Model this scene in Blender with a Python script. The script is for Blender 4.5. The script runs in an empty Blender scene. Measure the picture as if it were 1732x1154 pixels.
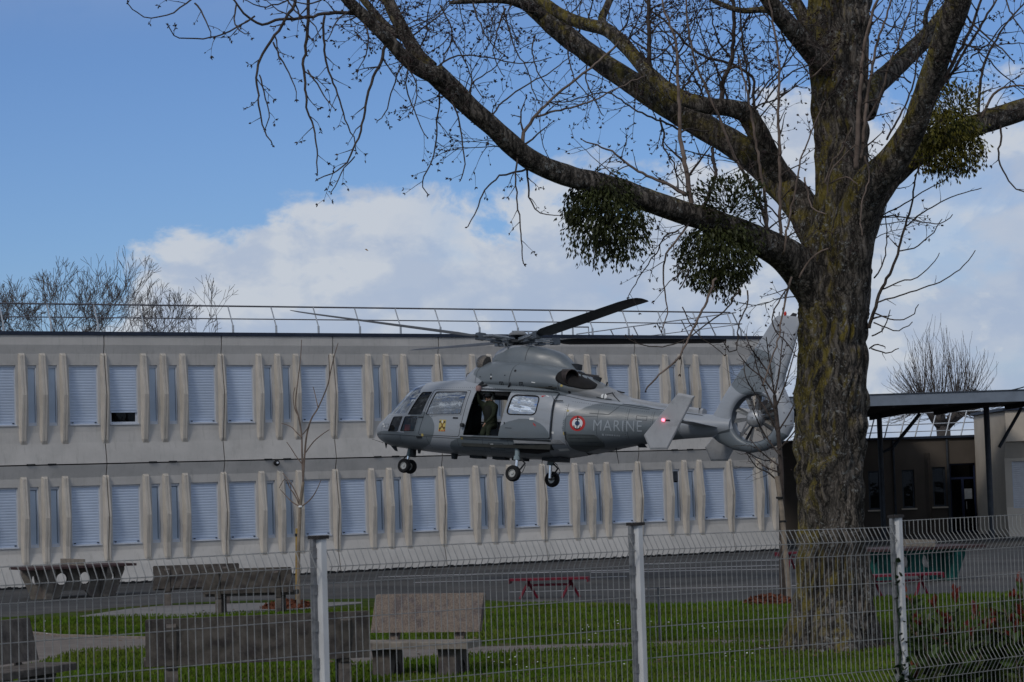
import bpy, bmesh, math, random
import numpy as np
from mathutils import Matrix, Vector

S = bpy.context.scene
COL = S.collection
PI = math.pi
def R(a): return math.radians(a)

# ---------------------------------------------------------------- camera
FPX, CX, CY = 4000.0, 866.0, 577.0          # photograph pixels (1732 x 1154)
EYE, PITCH, ROLL = 2.34, R(3.5587), R(1.8302)
cF = np.array([0, math.cos(PITCH), math.sin(PITCH)])
_r0 = np.array([1.0, 0, 0]); _u0 = np.array([0, -math.sin(PITCH), math.cos(PITCH)])
cR = _r0 * math.cos(ROLL) - _u0 * math.sin(ROLL)
cU = _u0 * math.cos(ROLL) + _r0 * math.sin(ROLL)
cC = np.array([0, 0, EYE])
cam_d = bpy.data.cameras.new('camera')
cam = bpy.data.objects.new('camera', cam_d)
COL.objects.link(cam)
S.camera = cam
cam_d.sensor_width = 36.0
cam_d.lens = 36.0 * FPX / 1732.0
cam_d.clip_start = 0.5
cam_d.clip_end = 3000
cam_d.dof.use_dof = True
cam_d.dof.focus_distance = 56.0
cam_d.dof.aperture_fstop = 11.0
cam.matrix_world = Matrix(((cR[0], cU[0], -cF[0], cC[0]), (cR[1], cU[1], -cF[1], cC[1]),
                           (cR[2], cU[2], -cF[2], cC[2]), (0, 0, 0, 1)))

def ray(px, py): return cF + cR * ((px - CX) / FPX) + cU * ((CY - py) / FPX)
def at(px, py, Y):
    d = ray(px, py); return cC + d * (Y / d[1])
def ground(px, py, z=0.0):
    d = ray(px, py); return cC + d * ((z - EYE) / d[2])

# ---------------------------------------------------------------- light, sky, exposure
SUN_AZ, SUN_EL = R(-150), R(40)             # azimuth from +Y towards +X
sun_d = bpy.data.lights.new('sun', 'SUN')
sun_d.energy = 1.15
sun_d.angle = R(12)
sun_d.color = (1.0, 0.93, 0.84)
sun = bpy.data.objects.new('sun', sun_d)
COL.objects.link(sun)
sdir = Vector((math.sin(SUN_AZ) * math.cos(SUN_EL), math.cos(SUN_AZ) * math.cos(SUN_EL), math.sin(SUN_EL)))
sun.rotation_euler = sdir.to_track_quat('Z', 'Y').to_euler()
sun.location = (-30, -10, 40)

S.view_settings.view_transform = 'Standard'
S.view_settings.look = 'None'
S.view_settings.gamma = 1.0
S.view_settings.use_curve_mapping = False
S.view_settings.exposure = -0.02

class NT:
    """small helper for building node trees"""
    def __init__(self, tree):
        self.t = tree
    def n(self, typ, **kw):
        nd = self.t.nodes.new(typ)
        for k, v in kw.items(): setattr(nd, k, v)
        return nd
    def link(self, a, b): self.t.links.new(a, b)
    def put(self, sock, v):
        if isinstance(v, (int, float, tuple, list)): sock.default_value = v
        else: self.t.links.new(v, sock)
    def math(self, op, a, b=0.0, c=0.0, clamp=False):
        nd = self.n('ShaderNodeMath', operation=op, use_clamp=clamp)
        self.put(nd.inputs[0], a); self.put(nd.inputs[1], b); self.put(nd.inputs[2], c)
        return nd.outputs[0]
    def mix(self, fac, a, b, blend='MIX'):
        nd = self.n('ShaderNodeMix', data_type='RGBA', blend_type=blend)
        self.put(nd.inputs[0], fac); self.put(nd.inputs[6], a); self.put(nd.inputs[7], b)
        return nd.outputs[2]
    def smooth(self, x, lo, hi, a=0.0, b=1.0):
        nd = self.n('ShaderNodeMapRange', interpolation_type='SMOOTHSTEP')
        self.put(nd.inputs[0], x); self.put(nd.inputs[1], lo); self.put(nd.inputs[2], hi)
        self.put(nd.inputs[3], a); self.put(nd.inputs[4], b)
        return nd.outputs[0]
    def noise(self, vec, scale, detail=4.0, rough=0.55, dist=0.0):
        nd = self.n('ShaderNodeTexNoise')
        if vec is not None: self.link(vec, nd.inputs['Vector'])
        nd.inputs['Scale'].default_value = scale; nd.inputs['Detail'].default_value = detail
        nd.inputs['Roughness'].default_value = rough; nd.inputs['Distortion'].default_value = dist
        return nd.outputs[0]
    def scale(self, vec, s):
        nd = self.n('ShaderNodeMapping'); self.link(vec, nd.inputs[0]); nd.inputs['Scale'].default_value = s
        return nd.outputs[0]

world = bpy.data.worlds.new('World')
S.world = world
world.use_nodes = True
w = NT(world.node_tree)
world.node_tree.nodes.clear()
sky = w.n('ShaderNodeTexSky', sky_type='NISHITA', sun_disc=False, sun_elevation=SUN_EL, sun_rotation=SUN_AZ,
          altitude=60, air_density=1.0, dust_density=0.6, ozone_density=2.5)
tc = w.n('ShaderNodeTexCoord')
sep = w.n('ShaderNodeSeparateXYZ'); w.link(tc.outputs['Generated'], sep.inputs[0])
dx, dy, dz = sep.outputs
az = w.math('ARCTAN2', dx, dy)
el = w.math('ARCSINE', dz)
curve = w.n('ShaderNodeFloatCurve')
cm = curve.mapping.curves[0]
# cloud-top elevation against azimuth, as the bank of cumulus stands in the north
prof = [(-0.30, .060), (-0.22, .066), (-0.175, .076), (-0.150, .098), (-0.104, .114), (-0.07, .113), (-0.04, .123), (-0.004, .121),
        (0.02, .131), (0.055, .138), (0.09, .150), (0.118, .160), (0.16, .160), (0.21, .150), (0.30, .13)]
pts = [((a + .3) / .6, e / .2) for a, e in prof]
while len(cm.points) < len(pts): cm.points.new(0.5, 0.5)
for p_, (x_, y_) in zip(cm.points, pts): p_.location = (x_, y_); p_.handle_type = 'AUTO'
curve.mapping.update()
w.link(w.math('MULTIPLY_ADD', az, 1 / .6, .5, clamp=True), curve.inputs['Value'])
edge = w.math('MULTIPLY', curve.outputs[0], .2)
dirv = tc.outputs['Generated']
n1 = w.noise(w.scale(dirv, (1, 1, 1.5)), 22, 9, .6, .3)
n2 = w.noise(w.scale(dirv, (1, 1, 2.2)), 7, 7, .58, .2)
n3 = w.noise(w.scale(dirv, (1, 1, 1.7)), 34, 6, .55, .4)
n4 = w.noise(w.scale(dirv, (1, 1, 1.3)), 5.0, 8, .6, .3)
off = w.math('ADD', w.math('MULTIPLY_ADD', n1, .105, -.0525), w.math('MULTIPLY_ADD', n2, .06, -.03))
below = w.math('ADD', w.math('SUBTRACT', edge, el), off)                # >0 inside the cloud bank
bank = w.smooth(below, -.004, .012)
# holes of blue inside the bank, mostly to the right
holes = w.smooth(n2, .54, .66, 1.0, .55)
holes = w.math('MAXIMUM', holes, w.smooth(w.math('ADD', w.math('MULTIPLY', az, -1), .03), .0, .08))
bank = w.math('MULTIPLY', bank, holes)
# broken cumulus over the rest of the sky, out of the picture
high = w.math('MULTIPLY', w.smooth(n4, .37, .50), w.smooth(w.math('ADD', el, w.smooth(w.math('ABSOLUTE', az), .32, .8, .0, .14)), .18, .34))
mask = w.math('MAXIMUM', bank, high)
lit = w.smooth(below, .0, .06, 1.05, .42)
vo = w.n('ShaderNodeVectorMath', operation='ADD'); w.link(dirv, vo.inputs[0]); vo.inputs[1].default_value = (-.010, 0, .016)
r1 = w.noise(w.scale(dirv, (1, 1, 1.5)), 26, 6, .55, .3); r2 = w.noise(w.scale(vo.outputs[0], (1, 1, 1.5)), 26, 6, .55, .3)
relief = w.smooth(w.math('SUBTRACT', r1, r2), -.13, .13, .45, 1.36)
lit = w.math('MULTIPLY', lit, relief)
lit = w.math('MULTIPLY', lit, w.smooth(n3, .3, .7, .80, 1.10), clamp=True)
puff = w.math('MULTIPLY', w.smooth(w.noise(w.scale(dirv, (1, 1, 1.6)), 11, 7, .6, .3), .50, .60), relief)
lit = w.math('MAXIMUM', lit, w.math('MULTIPLY', puff, .82), clamp=True)
lit = w.math('MAXIMUM', lit, w.math('MULTIPLY', high, w.smooth(n2, .36, .62, .0, 1.35)))
ccol = w.mix(lit, (3.2, 4.0, 5.5, 1), (5.2, 5.55, 6.1, 1))
hl = w.math('MULTIPLY', high, w.smooth(w.noise(w.scale(dirv, (1, 1, 1.5)), 10, 6, .55, .4), .50, .64, .0, 1.2))
gain = w.n('ShaderNodeVectorMath', operation='SCALE'); w.link(ccol, gain.inputs[0]); w.link(w.math('ADD', hl, w.math('MULTIPLY_ADD', high, -.30, 1.0)), gain.inputs['Scale'])
ccol = gain.outputs[0]
hz = w.smooth(el, .0, .11, .55, .0)
skyc = w.mix(1.0, sky.outputs[0], (.505, .635, .875, 1), 'MULTIPLY')
skyc = w.mix(hz, skyc, (2.9, 3.75, 5.3, 1))
fin = w.mix(w.math('MULTIPLY', mask, .93), skyc, ccol)
bg = w.n('ShaderNodeBackground'); bg.inputs['Strength'].default_value = 0.11
w.link(fin, bg.inputs['Color'])
wo = w.n('ShaderNodeOutputWorld'); w.link(bg.outputs[0], wo.inputs[0])

# ---------------------------------------------------------------- helpers
def tag(o, label=None, cat=None, group=None, kind=None):
    if label: o['label'] = label
    if cat: o['category'] = cat
    if group: o['group'] = group
    if kind: o['kind'] = kind
    return o

def empty(name, loc=(0, 0, 0), rz=0.0, label=None, cat=None, group=None):
    o = bpy.data.objects.new(name, None)
    COL.objects.link(o)
    o.location = [float(c) for c in loc]; o.rotation_euler = (0, 0, rz)
    o.empty_display_size = 0.2
    return tag(o, label, cat, group)

def link(name, me, parent=None, loc=None):
    o = bpy.data.objects.new(name, me)
    COL.objects.link(o)
    if parent is not None: o.parent = parent
    if loc is not None: o.location = [float(c) for c in loc]
    return o

def copy_tree(o, parent=None):
    c = o.copy(); COL.objects.link(c)
    if parent is not None: c.parent = parent
    for ch in list(o.children):
        copy_tree(ch, c)
    return c

class MB:
    """collects faces; build() links them as ONE mesh object"""
    def __init__(self): self.v = []; self.f = []; self.m = []
    def add(self, vs, fs, mi=0):
        b = len(self.v)
        self.v.extend([tuple(float(c) for c in p) for p in vs])
        for q in fs: self.f.append(tuple(i + b for i in q)); self.m.append(mi)
        return self
    def box(self, lo, hi, M=None, mi=0):
        (a, b, c), (d, e, g) = lo, hi
        vs = [Vector(p) for p in ((a, b, c), (d, b, c), (d, e, c), (a, e, c), (a, b, g), (d, b, g), (d, e, g), (a, e, g))]
        if M is not None: vs = [M @ p for p in vs]
        return self.add(vs, [(3, 2, 1, 0), (4, 5, 6, 7), (0, 1, 5, 4), (1, 2, 6, 5), (2, 3, 7, 6), (3, 0, 4, 7)], mi)
    def tube(self, P, rad, n=8, cap=True, jitter=None, mi=0):
        P = [np.asarray(p, float) for p in P]
        if np.isscalar(rad): rad = [rad] * len(P)
        rings = []
        T0 = None
        for i, p in enumerate(P):
            t = P[min(i + 1, len(P) - 1)] - P[max(i - 1, 0)]
            L = np.linalg.norm(t); t = t / L if L > 1e-9 else np.array([0, 0, 1.0])
            if T0 is None:
                ref = np.array([0, 0, 1.0]) if abs(t[2]) < .9 else np.array([1.0, 0, 0])
                a = np.cross(t, ref); a /= np.linalg.norm(a)
            else:
                a = a - t * (a @ t); a /= max(np.linalg.norm(a), 1e-9)
            T0 = t
            b = np.cross(t, a)
            ring = []
            for k in range(n):
                ang = 2 * PI * k / n
                rr = rad[i] * (1 if jitter is None else jitter(i, ang))
                ring.append(p + (a * math.cos(ang) + b * math.sin(ang)) * rr)
            rings.append(ring)
        vs = [q for rg in rings for q in rg]
        fs = []
        for i in range(len(P) - 1):
            for k in range(n):
                k2 = (k + 1) % n
                fs.append((i * n + k, i * n + k2, (i + 1) * n + k2, (i + 1) * n + k))
        if cap:
            fs.append(tuple(range(n - 1, -1, -1))); fs.append(tuple((len(P) - 1) * n + k for k in range(n)))
        return self.add(vs, fs, mi)
    def lathe(self, prof, n=16, M=None, mi=0, closed=True):
        """prof: list of (r, z) around local z"""
        vs = []; fs = []
        for r_, z_ in prof:
            for k in range(n):
                a = 2 * PI * k / n; p = Vector((r_ * math.cos(a), r_ * math.sin(a), z_))
                vs.append(M @ p if M is not None else p)
        for i in range(len(prof) - 1):
            for k in range(n):
                k2 = (k + 1) % n
                fs.append((i * n + k, i * n + k2, (i + 1) * n + k2, (i + 1) * n + k))
        if closed and prof[0][0] > 1e-6: fs.append(tuple(range(n - 1, -1, -1)))
        if closed and prof[-1][0] > 1e-6: fs.append(tuple((len(prof) - 1) * n + k for k in range(n)))
        return self.add(vs, fs, mi)
    def prism(self, poly, fn, d0, d1, mi=0):
        """poly: 2D outline; fn(u, v, d) -> point; extruded between d0 and d1"""
        n = len(poly)
        vs = [fn(u, v, d0) for u, v in poly] + [fn(u, v, d1) for u, v in poly]
        fs = [tuple(range(n)), tuple(range(2 * n - 1, n - 1, -1))]
        for i in range(n): j = (i + 1) % n; fs.append((j, i, n + i, n + j))
        return self.add(vs, fs, mi)
    def mesh(self, name, mat, smooth=False, fix=True):
        me = bpy.data.meshes.new(name)
        me.from_pydata(self.v, [], self.f)
        mats = mat if isinstance(mat, (list, tuple)) else [mat]
        for m_ in mats: me.materials.append(m_)
        if len(mats) > 1: me.polygons.foreach_set('material_index', self.m)
        if fix:
            bm = bmesh.new(); bm.from_mesh(me)
            bmesh.ops.remove_doubles(bm, verts=bm.verts, dist=1e-5)
            bmesh.ops.recalc_face_normals(bm, faces=bm.faces)
            bm.to_mesh(me); bm.free()
        if smooth:
            me.polygons.foreach_set('use_smooth', [True] * len(me.polygons))
            if smooth != 'all':
                me.set_sharp_from_angle(angle=R(35 if smooth is True else smooth))
        me.update()
        return me
    def build(self, name, mat, parent=None, smooth=False, fix=True, loc=None):
        return link(name, self.mesh(name, mat, smooth, fix), parent, loc)

# ---------------------------------------------------------------- materials
def mat(name, col, rough=.6, metal=0.0, var=.12, vscale=6.0, bump=0.0, bscale=40.0, col2=None, c2scale=3.0, c2=(.5, .65),
        spec=.2, coat=0.0, detail=5.0, stretch=(1, 1, 1), rnd=0.0, streak=0.0):
    m = bpy.data.materials.new(name); m.use_nodes = True
    t = NT(m.node_tree); b = m.node_tree.nodes['Principled BSDF']
    tcn = t.n('ShaderNodeTexCoord'); vin = tcn.outputs['Object']
    if rnd > 0:
        oi = t.n('ShaderNodeObjectInfo'); cb_ = t.n('ShaderNodeCombineXYZ')
        for q_ in range(3): t.link(t.math('MULTIPLY', oi.outputs['Random'], 37.0 + 11 * q_), cb_.inputs[q_])
        va = t.n('ShaderNodeVectorMath', operation='ADD'); t.link(vin, va.inputs[0]); t.link(cb_.outputs[0], va.inputs[1]); vin = va.outputs[0]
    v = t.scale(vin, stretch)
    n = t.noise(v, vscale, detail, .6)
    f = t.smooth(n, .3, .7, 1 - var, 1 + var)
    c = (col[0], col[1], col[2], 1)
    base = c
    if col2 is not None:
        k = t.smooth(t.noise(v, c2scale, 6, .65, .3), c2[0], c2[1])
        base = t.mix(k, c, (col2[0], col2[1], col2[2], 1))
    if streak > 0:
        sk_ = t.noise(t.scale(vin, (7, 7, .35)), 1.6, 6, .7)
        base = t.mix(t.math('MULTIPLY', t.smooth(sk_, .52, .74), streak), base, (col[0] * .52, col[1] * .52, col[2] * .50, 1))
    if rnd > 0: f = t.math('MULTIPLY', f, t.math('MULTIPLY_ADD', oi.outputs['Random'], rnd, 1 - rnd / 2))
    vm = t.n('ShaderNodeVectorMath', operation='SCALE'); t.put(vm.inputs[0], base if not isinstance(base, tuple) else base[:3]); t.link(f, vm.inputs['Scale'])
    t.link(vm.outputs[0], b.inputs['Base Color'])
    t.link(t.smooth(n, .2, .8, max(rough - .07, .02), min(rough + .07, 1)), b.inputs['Roughness'])
    b.inputs['Metallic'].default_value = metal
    b.inputs['Specular IOR Level'].default_value = spec
    b.inputs['Coat Weight'].default_value = coat
    if bump > 0:
        bn = t.n('ShaderNodeBump'); bn.inputs['Strength'].default_value = bump; bn.inputs['Distance'].default_value = .02
        t.link(t.noise(v, bscale, 6, .65), bn.inputs['Height']); t.link(bn.outputs[0], b.inputs['Normal'])
    return m

def glass(name, tint, refl=.35, rough=.02, bump=.04):
    m = bpy.data.materials.new(name); m.use_nodes = True
    t = NT(m.node_tree); m.node_tree.nodes.clear()
    tr = t.n('ShaderNodeBsdfTransparent'); tr.inputs[0].default_value = (*tint, 1)
    gl = t.n('ShaderNodeBsdfGlossy'); gl.inputs['Roughness'].default_value = rough; gl.inputs[0].default_value = (.9, .95, 1, 1)
    fr = t.n('ShaderNodeFresnel'); fr.inputs[0].default_value = 1.5
    tcn = t.n('ShaderNodeTexCoord')
    bn = t.n('ShaderNodeBump'); bn.inputs['Strength'].default_value = bump; bn.inputs['Distance'].default_value = .03
    t.link(t.noise(tcn.outputs['Object'], 2.6, 2, .5), bn.inputs['Height']); t.link(bn.outputs[0], gl.inputs['Normal'])
    fac = t.math('ADD', t.math('MULTIPLY', fr.outputs[0], 1.0), refl, clamp=True)
    mx = t.n('ShaderNodeMixShader'); t.link(fac, mx.inputs[0]); t.link(tr.outputs[0], mx.inputs[1]); t.link(gl.outputs[0], mx.inputs[2])
    o = t.n('ShaderNodeOutputMaterial'); t.link(mx.outputs[0], o.inputs[0])
    return m

def emis(name, col, s):
    m = bpy.data.materials.new(name); m.use_nodes = True
    b = m.node_tree.nodes['Principled BSDF']; b.inputs['Base Color'].default_value = (*col, 1)
    b.inputs['Emission Color'].default_value = (*col, 1); b.inputs['Emission Strength'].default_value = s
    return m

M = {}
M['precast'] = mat('precast_concrete', (.48, .463, .438), .88, rnd=.07, streak=.38, var=.06, vscale=1.3, bump=.12, bscale=60, col2=(.42, .408, .388), c2scale=.7, c2=(.42, .7))
M['precast_rib'] = mat('rib_concrete', (.46, .425, .375), .88, rnd=.08, streak=.45, var=.07, vscale=2, bump=.12, bscale=60, col2=(.41, .385, .345), c2scale=1.2, c2=(.5, .75))
M['shutter'] = mat('shutter_pvc', (.435, .51, .63), .5, rnd=.09, streak=.12, var=.05, vscale=1.0)
M['frame_white'] = mat('window_frame', (.52, .55, .60), .5, rnd=.06, var=.05)
M['panel_blue'] = mat('pale_window_panel', (.42, .50, .60), .35, var=.06, vscale=.8)
M['dark'] = mat('dark_gap', (.015, .016, .018), .8, var=.1)
M['coping'] = mat('navy_coping', (.022, .03, .05), .5, var=.15)
M['roofing'] = mat('roof_felt', (.09, .09, .095), .9, var=.2)
M['galv'] = mat('galvanised_steel', (.40, .42, .44), .42, metal=.7, var=.12, vscale=12)
M['rail_dark'] = mat('dull_steel_rail', (.12, .12, .135), .5, metal=.3, var=.15)
M['asphalt'] = mat('asphalt', (.061, .062, .064), .95, spec=.05, var=.22, vscale=.5, bump=.3, bscale=90, col2=(.082, .080, .079), c2scale=.22, c2=(.45, .62))
M['line'] = mat('worn_line_paint', (.30, .30, .31), .8, var=.35, vscale=3)
M['soil_lawn'] = mat('lawn_ground', (.040, .060, .012), .95, spec=.02, var=.3, vscale=1.5, bump=.5, bscale=70, col2=(.075, .064, .036), c2scale=.9, c2=(.52, .66))
M['grass'] = mat('grass_blade', (.060, .106, .010), .9, spec=.03, var=.28, vscale=.7, col2=(.086, .118, .018), c2scale=.55, c2=(.42, .62))
M['path'] = mat('gravel_path', (.145, .125, .11), .95, var=.2, vscale=3, bump=.4, bscale=90)
M['slab'] = mat('pale_concrete_path', (.165, .158, .155), .92, var=.12, vscale=2, bump=.2, bscale=80)
M['kerb'] = mat('kerb_concrete', (.20, .165, .14), .9, var=.2, vscale=5)
M['mulch'] = mat('bark_mulch', (.12, .042, .022), .95, var=.4, vscale=9, bump=.6, bscale=50)
M['conc'] = mat('weathered_concrete', (.105, .092, .081), .95, streak=.5, var=.28, vscale=7, bump=.5, bscale=70, col2=(.06, .052, .05), c2scale=4, c2=(.45, .65))
M['aggregate'] = mat('exposed_aggregate', (.19, .152, .125), .95, var=.5, vscale=75, bump=.9, bscale=75, col2=(.12, .10, .095), c2scale=5)
M['conc_light'] = mat('bare_concrete', (.20, .178, .150), .92, streak=.35, var=.22, vscale=6, bump=.3, bscale=60, col2=(.14, .12, .11), c2scale=3)
M['tabletop'] = mat('dark_red_tabletop', (.05, .030, .030), .7, var=.2)
M['green_leg'] = mat('green_painted_concrete', (.012, .10, .085), .7, var=.2, vscale=4, col2=(.02, .13, .105), c2scale=2)
M['red_metal'] = mat('red_painted_metal', (.13, .010, .022), .45, var=.15)
M['steel_dark'] = mat('dark_steel', (.05, .058, .07), .5, metal=.3, var=.2)
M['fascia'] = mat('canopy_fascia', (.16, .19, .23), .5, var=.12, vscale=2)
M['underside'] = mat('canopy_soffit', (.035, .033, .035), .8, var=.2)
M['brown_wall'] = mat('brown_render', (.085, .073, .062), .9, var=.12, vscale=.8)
M['beige_wall'] = mat('beige_wall', (.50, .45, .38), .88, var=.08, vscale=1, bump=.1)
M['door_blue'] = mat('dark_blue_door', (.012, .018, .045), .35, var=.2)
M['glass_dark'] = glass('dark_window_glass', (.12, .13, .15), -.025)
M['post_white'] = mat('galvanised_post', (.52, .53, .53), .55, metal=.0, var=.10, vscale=14, col2=(.30, .29, .27), c2scale=22, c2=(.62, .72), stretch=(1, 1, .6))
M['post_dark'] = mat('post_channel', (.20, .205, .21), .6, metal=.3, var=.3, vscale=20)
M['cap'] = mat('post_cap', (.03, .027, .026), .6, var=.2)
M['wire'] = mat('fence_wire', (.25, .255, .25), .55, metal=.1, var=.18, vscale=9)
M['leaf_green'] = mat('shrub_leaf', (.036, .062, .013), .5, var=.45, vscale=5, col2=(.06, .075, .018), c2scale=3)
M['leaf_red'] = mat('red_young_leaf', (.105, .015, .008), .5, var=.35, vscale=7, col2=(.12, .035, .015), c2scale=5)
M['ivy'] = mat('ivy_leaf', (.012, .024, .010), .4, var=.5, vscale=15)
M['twig'] = mat('twig_bark', (.060, .048, .042), .85, var=.35, vscale=7)
M['twig_pale'] = mat('young_shoot_bark', (.15, .115, .095), .8, var=.3, vscale=6)
M['bud'] = mat('dark_bud', (.035, .022, .020), .7, var=.3, vscale=20)
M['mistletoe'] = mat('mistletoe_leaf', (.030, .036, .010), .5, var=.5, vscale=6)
M['mistletoe_lit'] = mat('lit_tone_mistletoe_leaf', (.105, .094, .014), .5, var=.5, vscale=5, col2=(.045, .055, .012), c2scale=3)  # yellower copy of the leaf colour with the sunlight put into it
M['bark_far'] = mat('distant_bark', (.085, .075, .070), .9, var=.25, vscale=2)
M['stake'] = mat('yellow_timber_stake', (.30, .20, .055), .8, var=.25, vscale=6, col2=(.17, .10, .035), c2scale=4)
M['stake_grey'] = mat('weathered_stake', (.22, .18, .14), .85, var=.25, vscale=6)
M['tie'] = mat('tree_tie', (.02, .02, .02), .7)
M['white'] = mat('white_tie', (.7, .7, .7), .6)

def bark_material():
    m = bpy.data.materials.new('poplar_bark'); m.use_nodes = True
    t = NT(m.node_tree); b = m.node_tree.nodes['Principled BSDF']
    tcn = t.n('ShaderNodeTexCoord'); geo = t.n('ShaderNodeNewGeometry')
    v = tcn.outputs['Object']
    wv = t.n('ShaderNodeTexNoise'); t.link(v, wv.inputs['Vector']); wv.inputs['Scale'].default_value = 4.0; wv.inputs['Detail'].default_value = 4
    wa = t.n('ShaderNodeVectorMath', operation='MULTIPLY_ADD'); t.link(wv.outputs['Color'], wa.inputs[0]); wa.inputs[1].default_value = (.16, .16, .5); t.link(v, wa.inputs[2])
    vs = t.scale(wa.outputs[0], (1, 1, .16))
    vor = t.n('ShaderNodeTexVoronoi', feature='DISTANCE_TO_EDGE'); t.link(vs, vor.inputs['Vector']); vor.inputs['Scale'].default_value = 13.0
    vor2 = t.n('ShaderNodeTexVoronoi', feature='DISTANCE_TO_EDGE'); t.link(t.scale(wa.outputs[0], (1, 1, .28)), vor2.inputs['Vector']); vor2.inputs['Scale'].default_value = 34.0
    plates = t.math('MULTIPLY_ADD', t.smooth(vor2.outputs[0], .0, .34), .40, t.math('MULTIPLY', t.smooth(vor.outputs[0], .0, .42), .60))
    fine = t.noise(v, 45, 6, .7)
    big = t.noise(v, 1.6, 5, .6)
    lich = t.noise(t.scale(v, (1, 1, .55)), 9, 8, .72, .5)
    ridge = t.math('MULTIPLY_ADD', t.noise(vs, 10, 9, .68, .4), .85, t.math('MULTIPLY', plates, .34))
    base = t.mix(t.smooth(ridge, .38, .82), (.016, .014, .012, 1), (.185, .160, .135, 1))
    base = t.mix(t.math('MULTIPLY', t.smooth(fine, .52, .75), .45), base, (.17, .15, .13, 1))
    sp = t.n('ShaderNodeSeparateXYZ'); t.link(geo.outputs['Normal'], sp.inputs[0])
    side = t.math('ADD', t.math('MULTIPLY', sp.outputs[0], -.42), t.math('MULTIPLY', sp.outputs[2], .3))
    moss = t.math('MULTIPLY', t.smooth(t.math('ADD', side, t.math('MULTIPLY_ADD', big, 1.6, -.84)), .02, .34), t.smooth(lich, .42, .56))
    base = t.mix(t.math('MULTIPLY', moss, t.smooth(ridge, .3, .6, .3, .8)), base, (.155, .122, .014, 1))
    grey = t.math('MULTIPLY', t.smooth(t.noise(v, 16, 8, .75, .3), .55, .62), t.smooth(t.noise(v, 2.6, 3, .5), .42, .56))
    base = t.mix(t.math('MULTIPLY', grey, .7), base, (.30, .31, .30, 1))
    t.link(base, b.inputs['Base Color'])
    b.inputs['Roughness'].default_value = .92
    b.inputs['Specular IOR Level'].default_value = .2
    bn = t.n('ShaderNodeBump'); bn.inputs['Strength'].default_value = .9; bn.inputs['Distance'].default_value = .07
    h = t.math('ADD', ridge, t.math('MULTIPLY', fine, .25))
    t.link(h, bn.inputs['Height']); t.link(bn.outputs[0], b.inputs['Normal'])
    return m
M['bark'] = bark_material()

# ================================================================ GROUND
def poly_ground(name, pix, z, m, kind='structure', thick=0.0):
    P = [ground(a, b, z) for a, b in pix]
    bm = bmesh.new()
    vs = [bm.verts.new(p) for p in P]
    bm.faces.new(vs)
    bmesh.ops.triangulate(bm, faces=bm.faces[:])
    bmesh.ops.recalc_face_normals(bm, faces=bm.faces[:])
    for f in bm.faces:
        if f.normal.z < 0: f.normal_flip()
    if thick > 0:
        r = bmesh.ops.extrude_face_region(bm, geom=bm.faces[:])
        for e_ in r['geom']:
            if isinstance(e_, bmesh.types.BMVert): e_.co.z -= thick
        bmesh.ops.recalc_face_normals(bm, faces=bm.faces[:])
    me = bpy.data.meshes.new(name); bm.to_mesh(me); bm.free()
    me.materials.append(m)
    return tag(link(name, me), kind=kind)

g = MB()
NX = 40
for i in range(NX + 1):
    for j in range(NX + 1):
        g.v.append((-700 + 1400 * i / NX, -300 + 1400 * j / NX, 0.0))
for i in range(NX):
    for j in range(NX):
        a = i * (NX + 1) + j; g.f.append((a, a + NX + 1, a + NX + 2, a + 1)); g.m.append(0)
tag(g.build('asphalt_yard', M['asphalt'], fix=False), kind='structure')

LAWN = [(-420, 1056), (27, 1043), (120, 1035), (206, 1027), (320, 1019), (420, 1016), (640, 1012), (820, 1015), (870, 1018), (990, 1022), (1080, 1024),
        (1270, 1018), (1490, 1010), (1850, 998), (2100, 1140), (2000, 1380), (-700, 1460)]
PATH1 = [(135, 1042), (215, 1030), (279, 1024), (420, 1020), (612, 1018), (612, 1020), (540, 1027), (430, 1036), (300, 1042)]
PATH2 = [(-420, 1058), (28, 1067), (97, 1074), (240, 1078), (420, 1085), (420, 1097), (238, 1096), (120, 1103), (60, 1125), (-420, 1215)]
PATH3 = [(420, 1085), (640, 1098), (840, 1093), (1060, 1087), (1280, 1082), (1335, 1081), (1280, 1086), (1060, 1094), (840, 1104), (600, 1124), (420, 1097)]
SOIL_C = ground(1408, 1096)
poly_ground('lawn', LAWN, .012, M['soil_lawn'])
poly_ground('concrete_path', PATH1, .030, M['slab'], thick=.05)
poly_ground('gravel_path', PATH2, .026, M['path'], thick=.04)
poly_ground('gravel_path', PATH3, .022, M['path'], thick=.04)
kb = MB()
kpts = [ground(a, b, .05) for a, b in [(-300, 1060), (28, 1067), (97, 1074), (240, 1078), (420, 1085)]]
for a, b in zip(kpts, kpts[1:]):
    d = (b - a) / np.linalg.norm(b - a); nrm = np.array([-d[1], d[0], 0]) * .05
    n_ = max(1, int(np.linalg.norm(b - a) / 1.0)); 
    for k in range(n_):
        p = a + (b - a) * (k / n_); q = a + (b - a) * ((k + .985) / n_)
        vs = [p - nrm, q - nrm, q + nrm, p + nrm]
        kb.add([(*v_[:2], -.05) for v_ in vs] + [(*v_[:2], .06) for v_ in vs],
               [(3, 2, 1, 0), (4, 5, 6, 7), (0, 1, 5, 4), (1, 2, 6, 5), (2, 3, 7, 6), (3, 0, 4, 7)])
tag(kb.build('kerb', M['kerb']), kind='structure')

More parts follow.
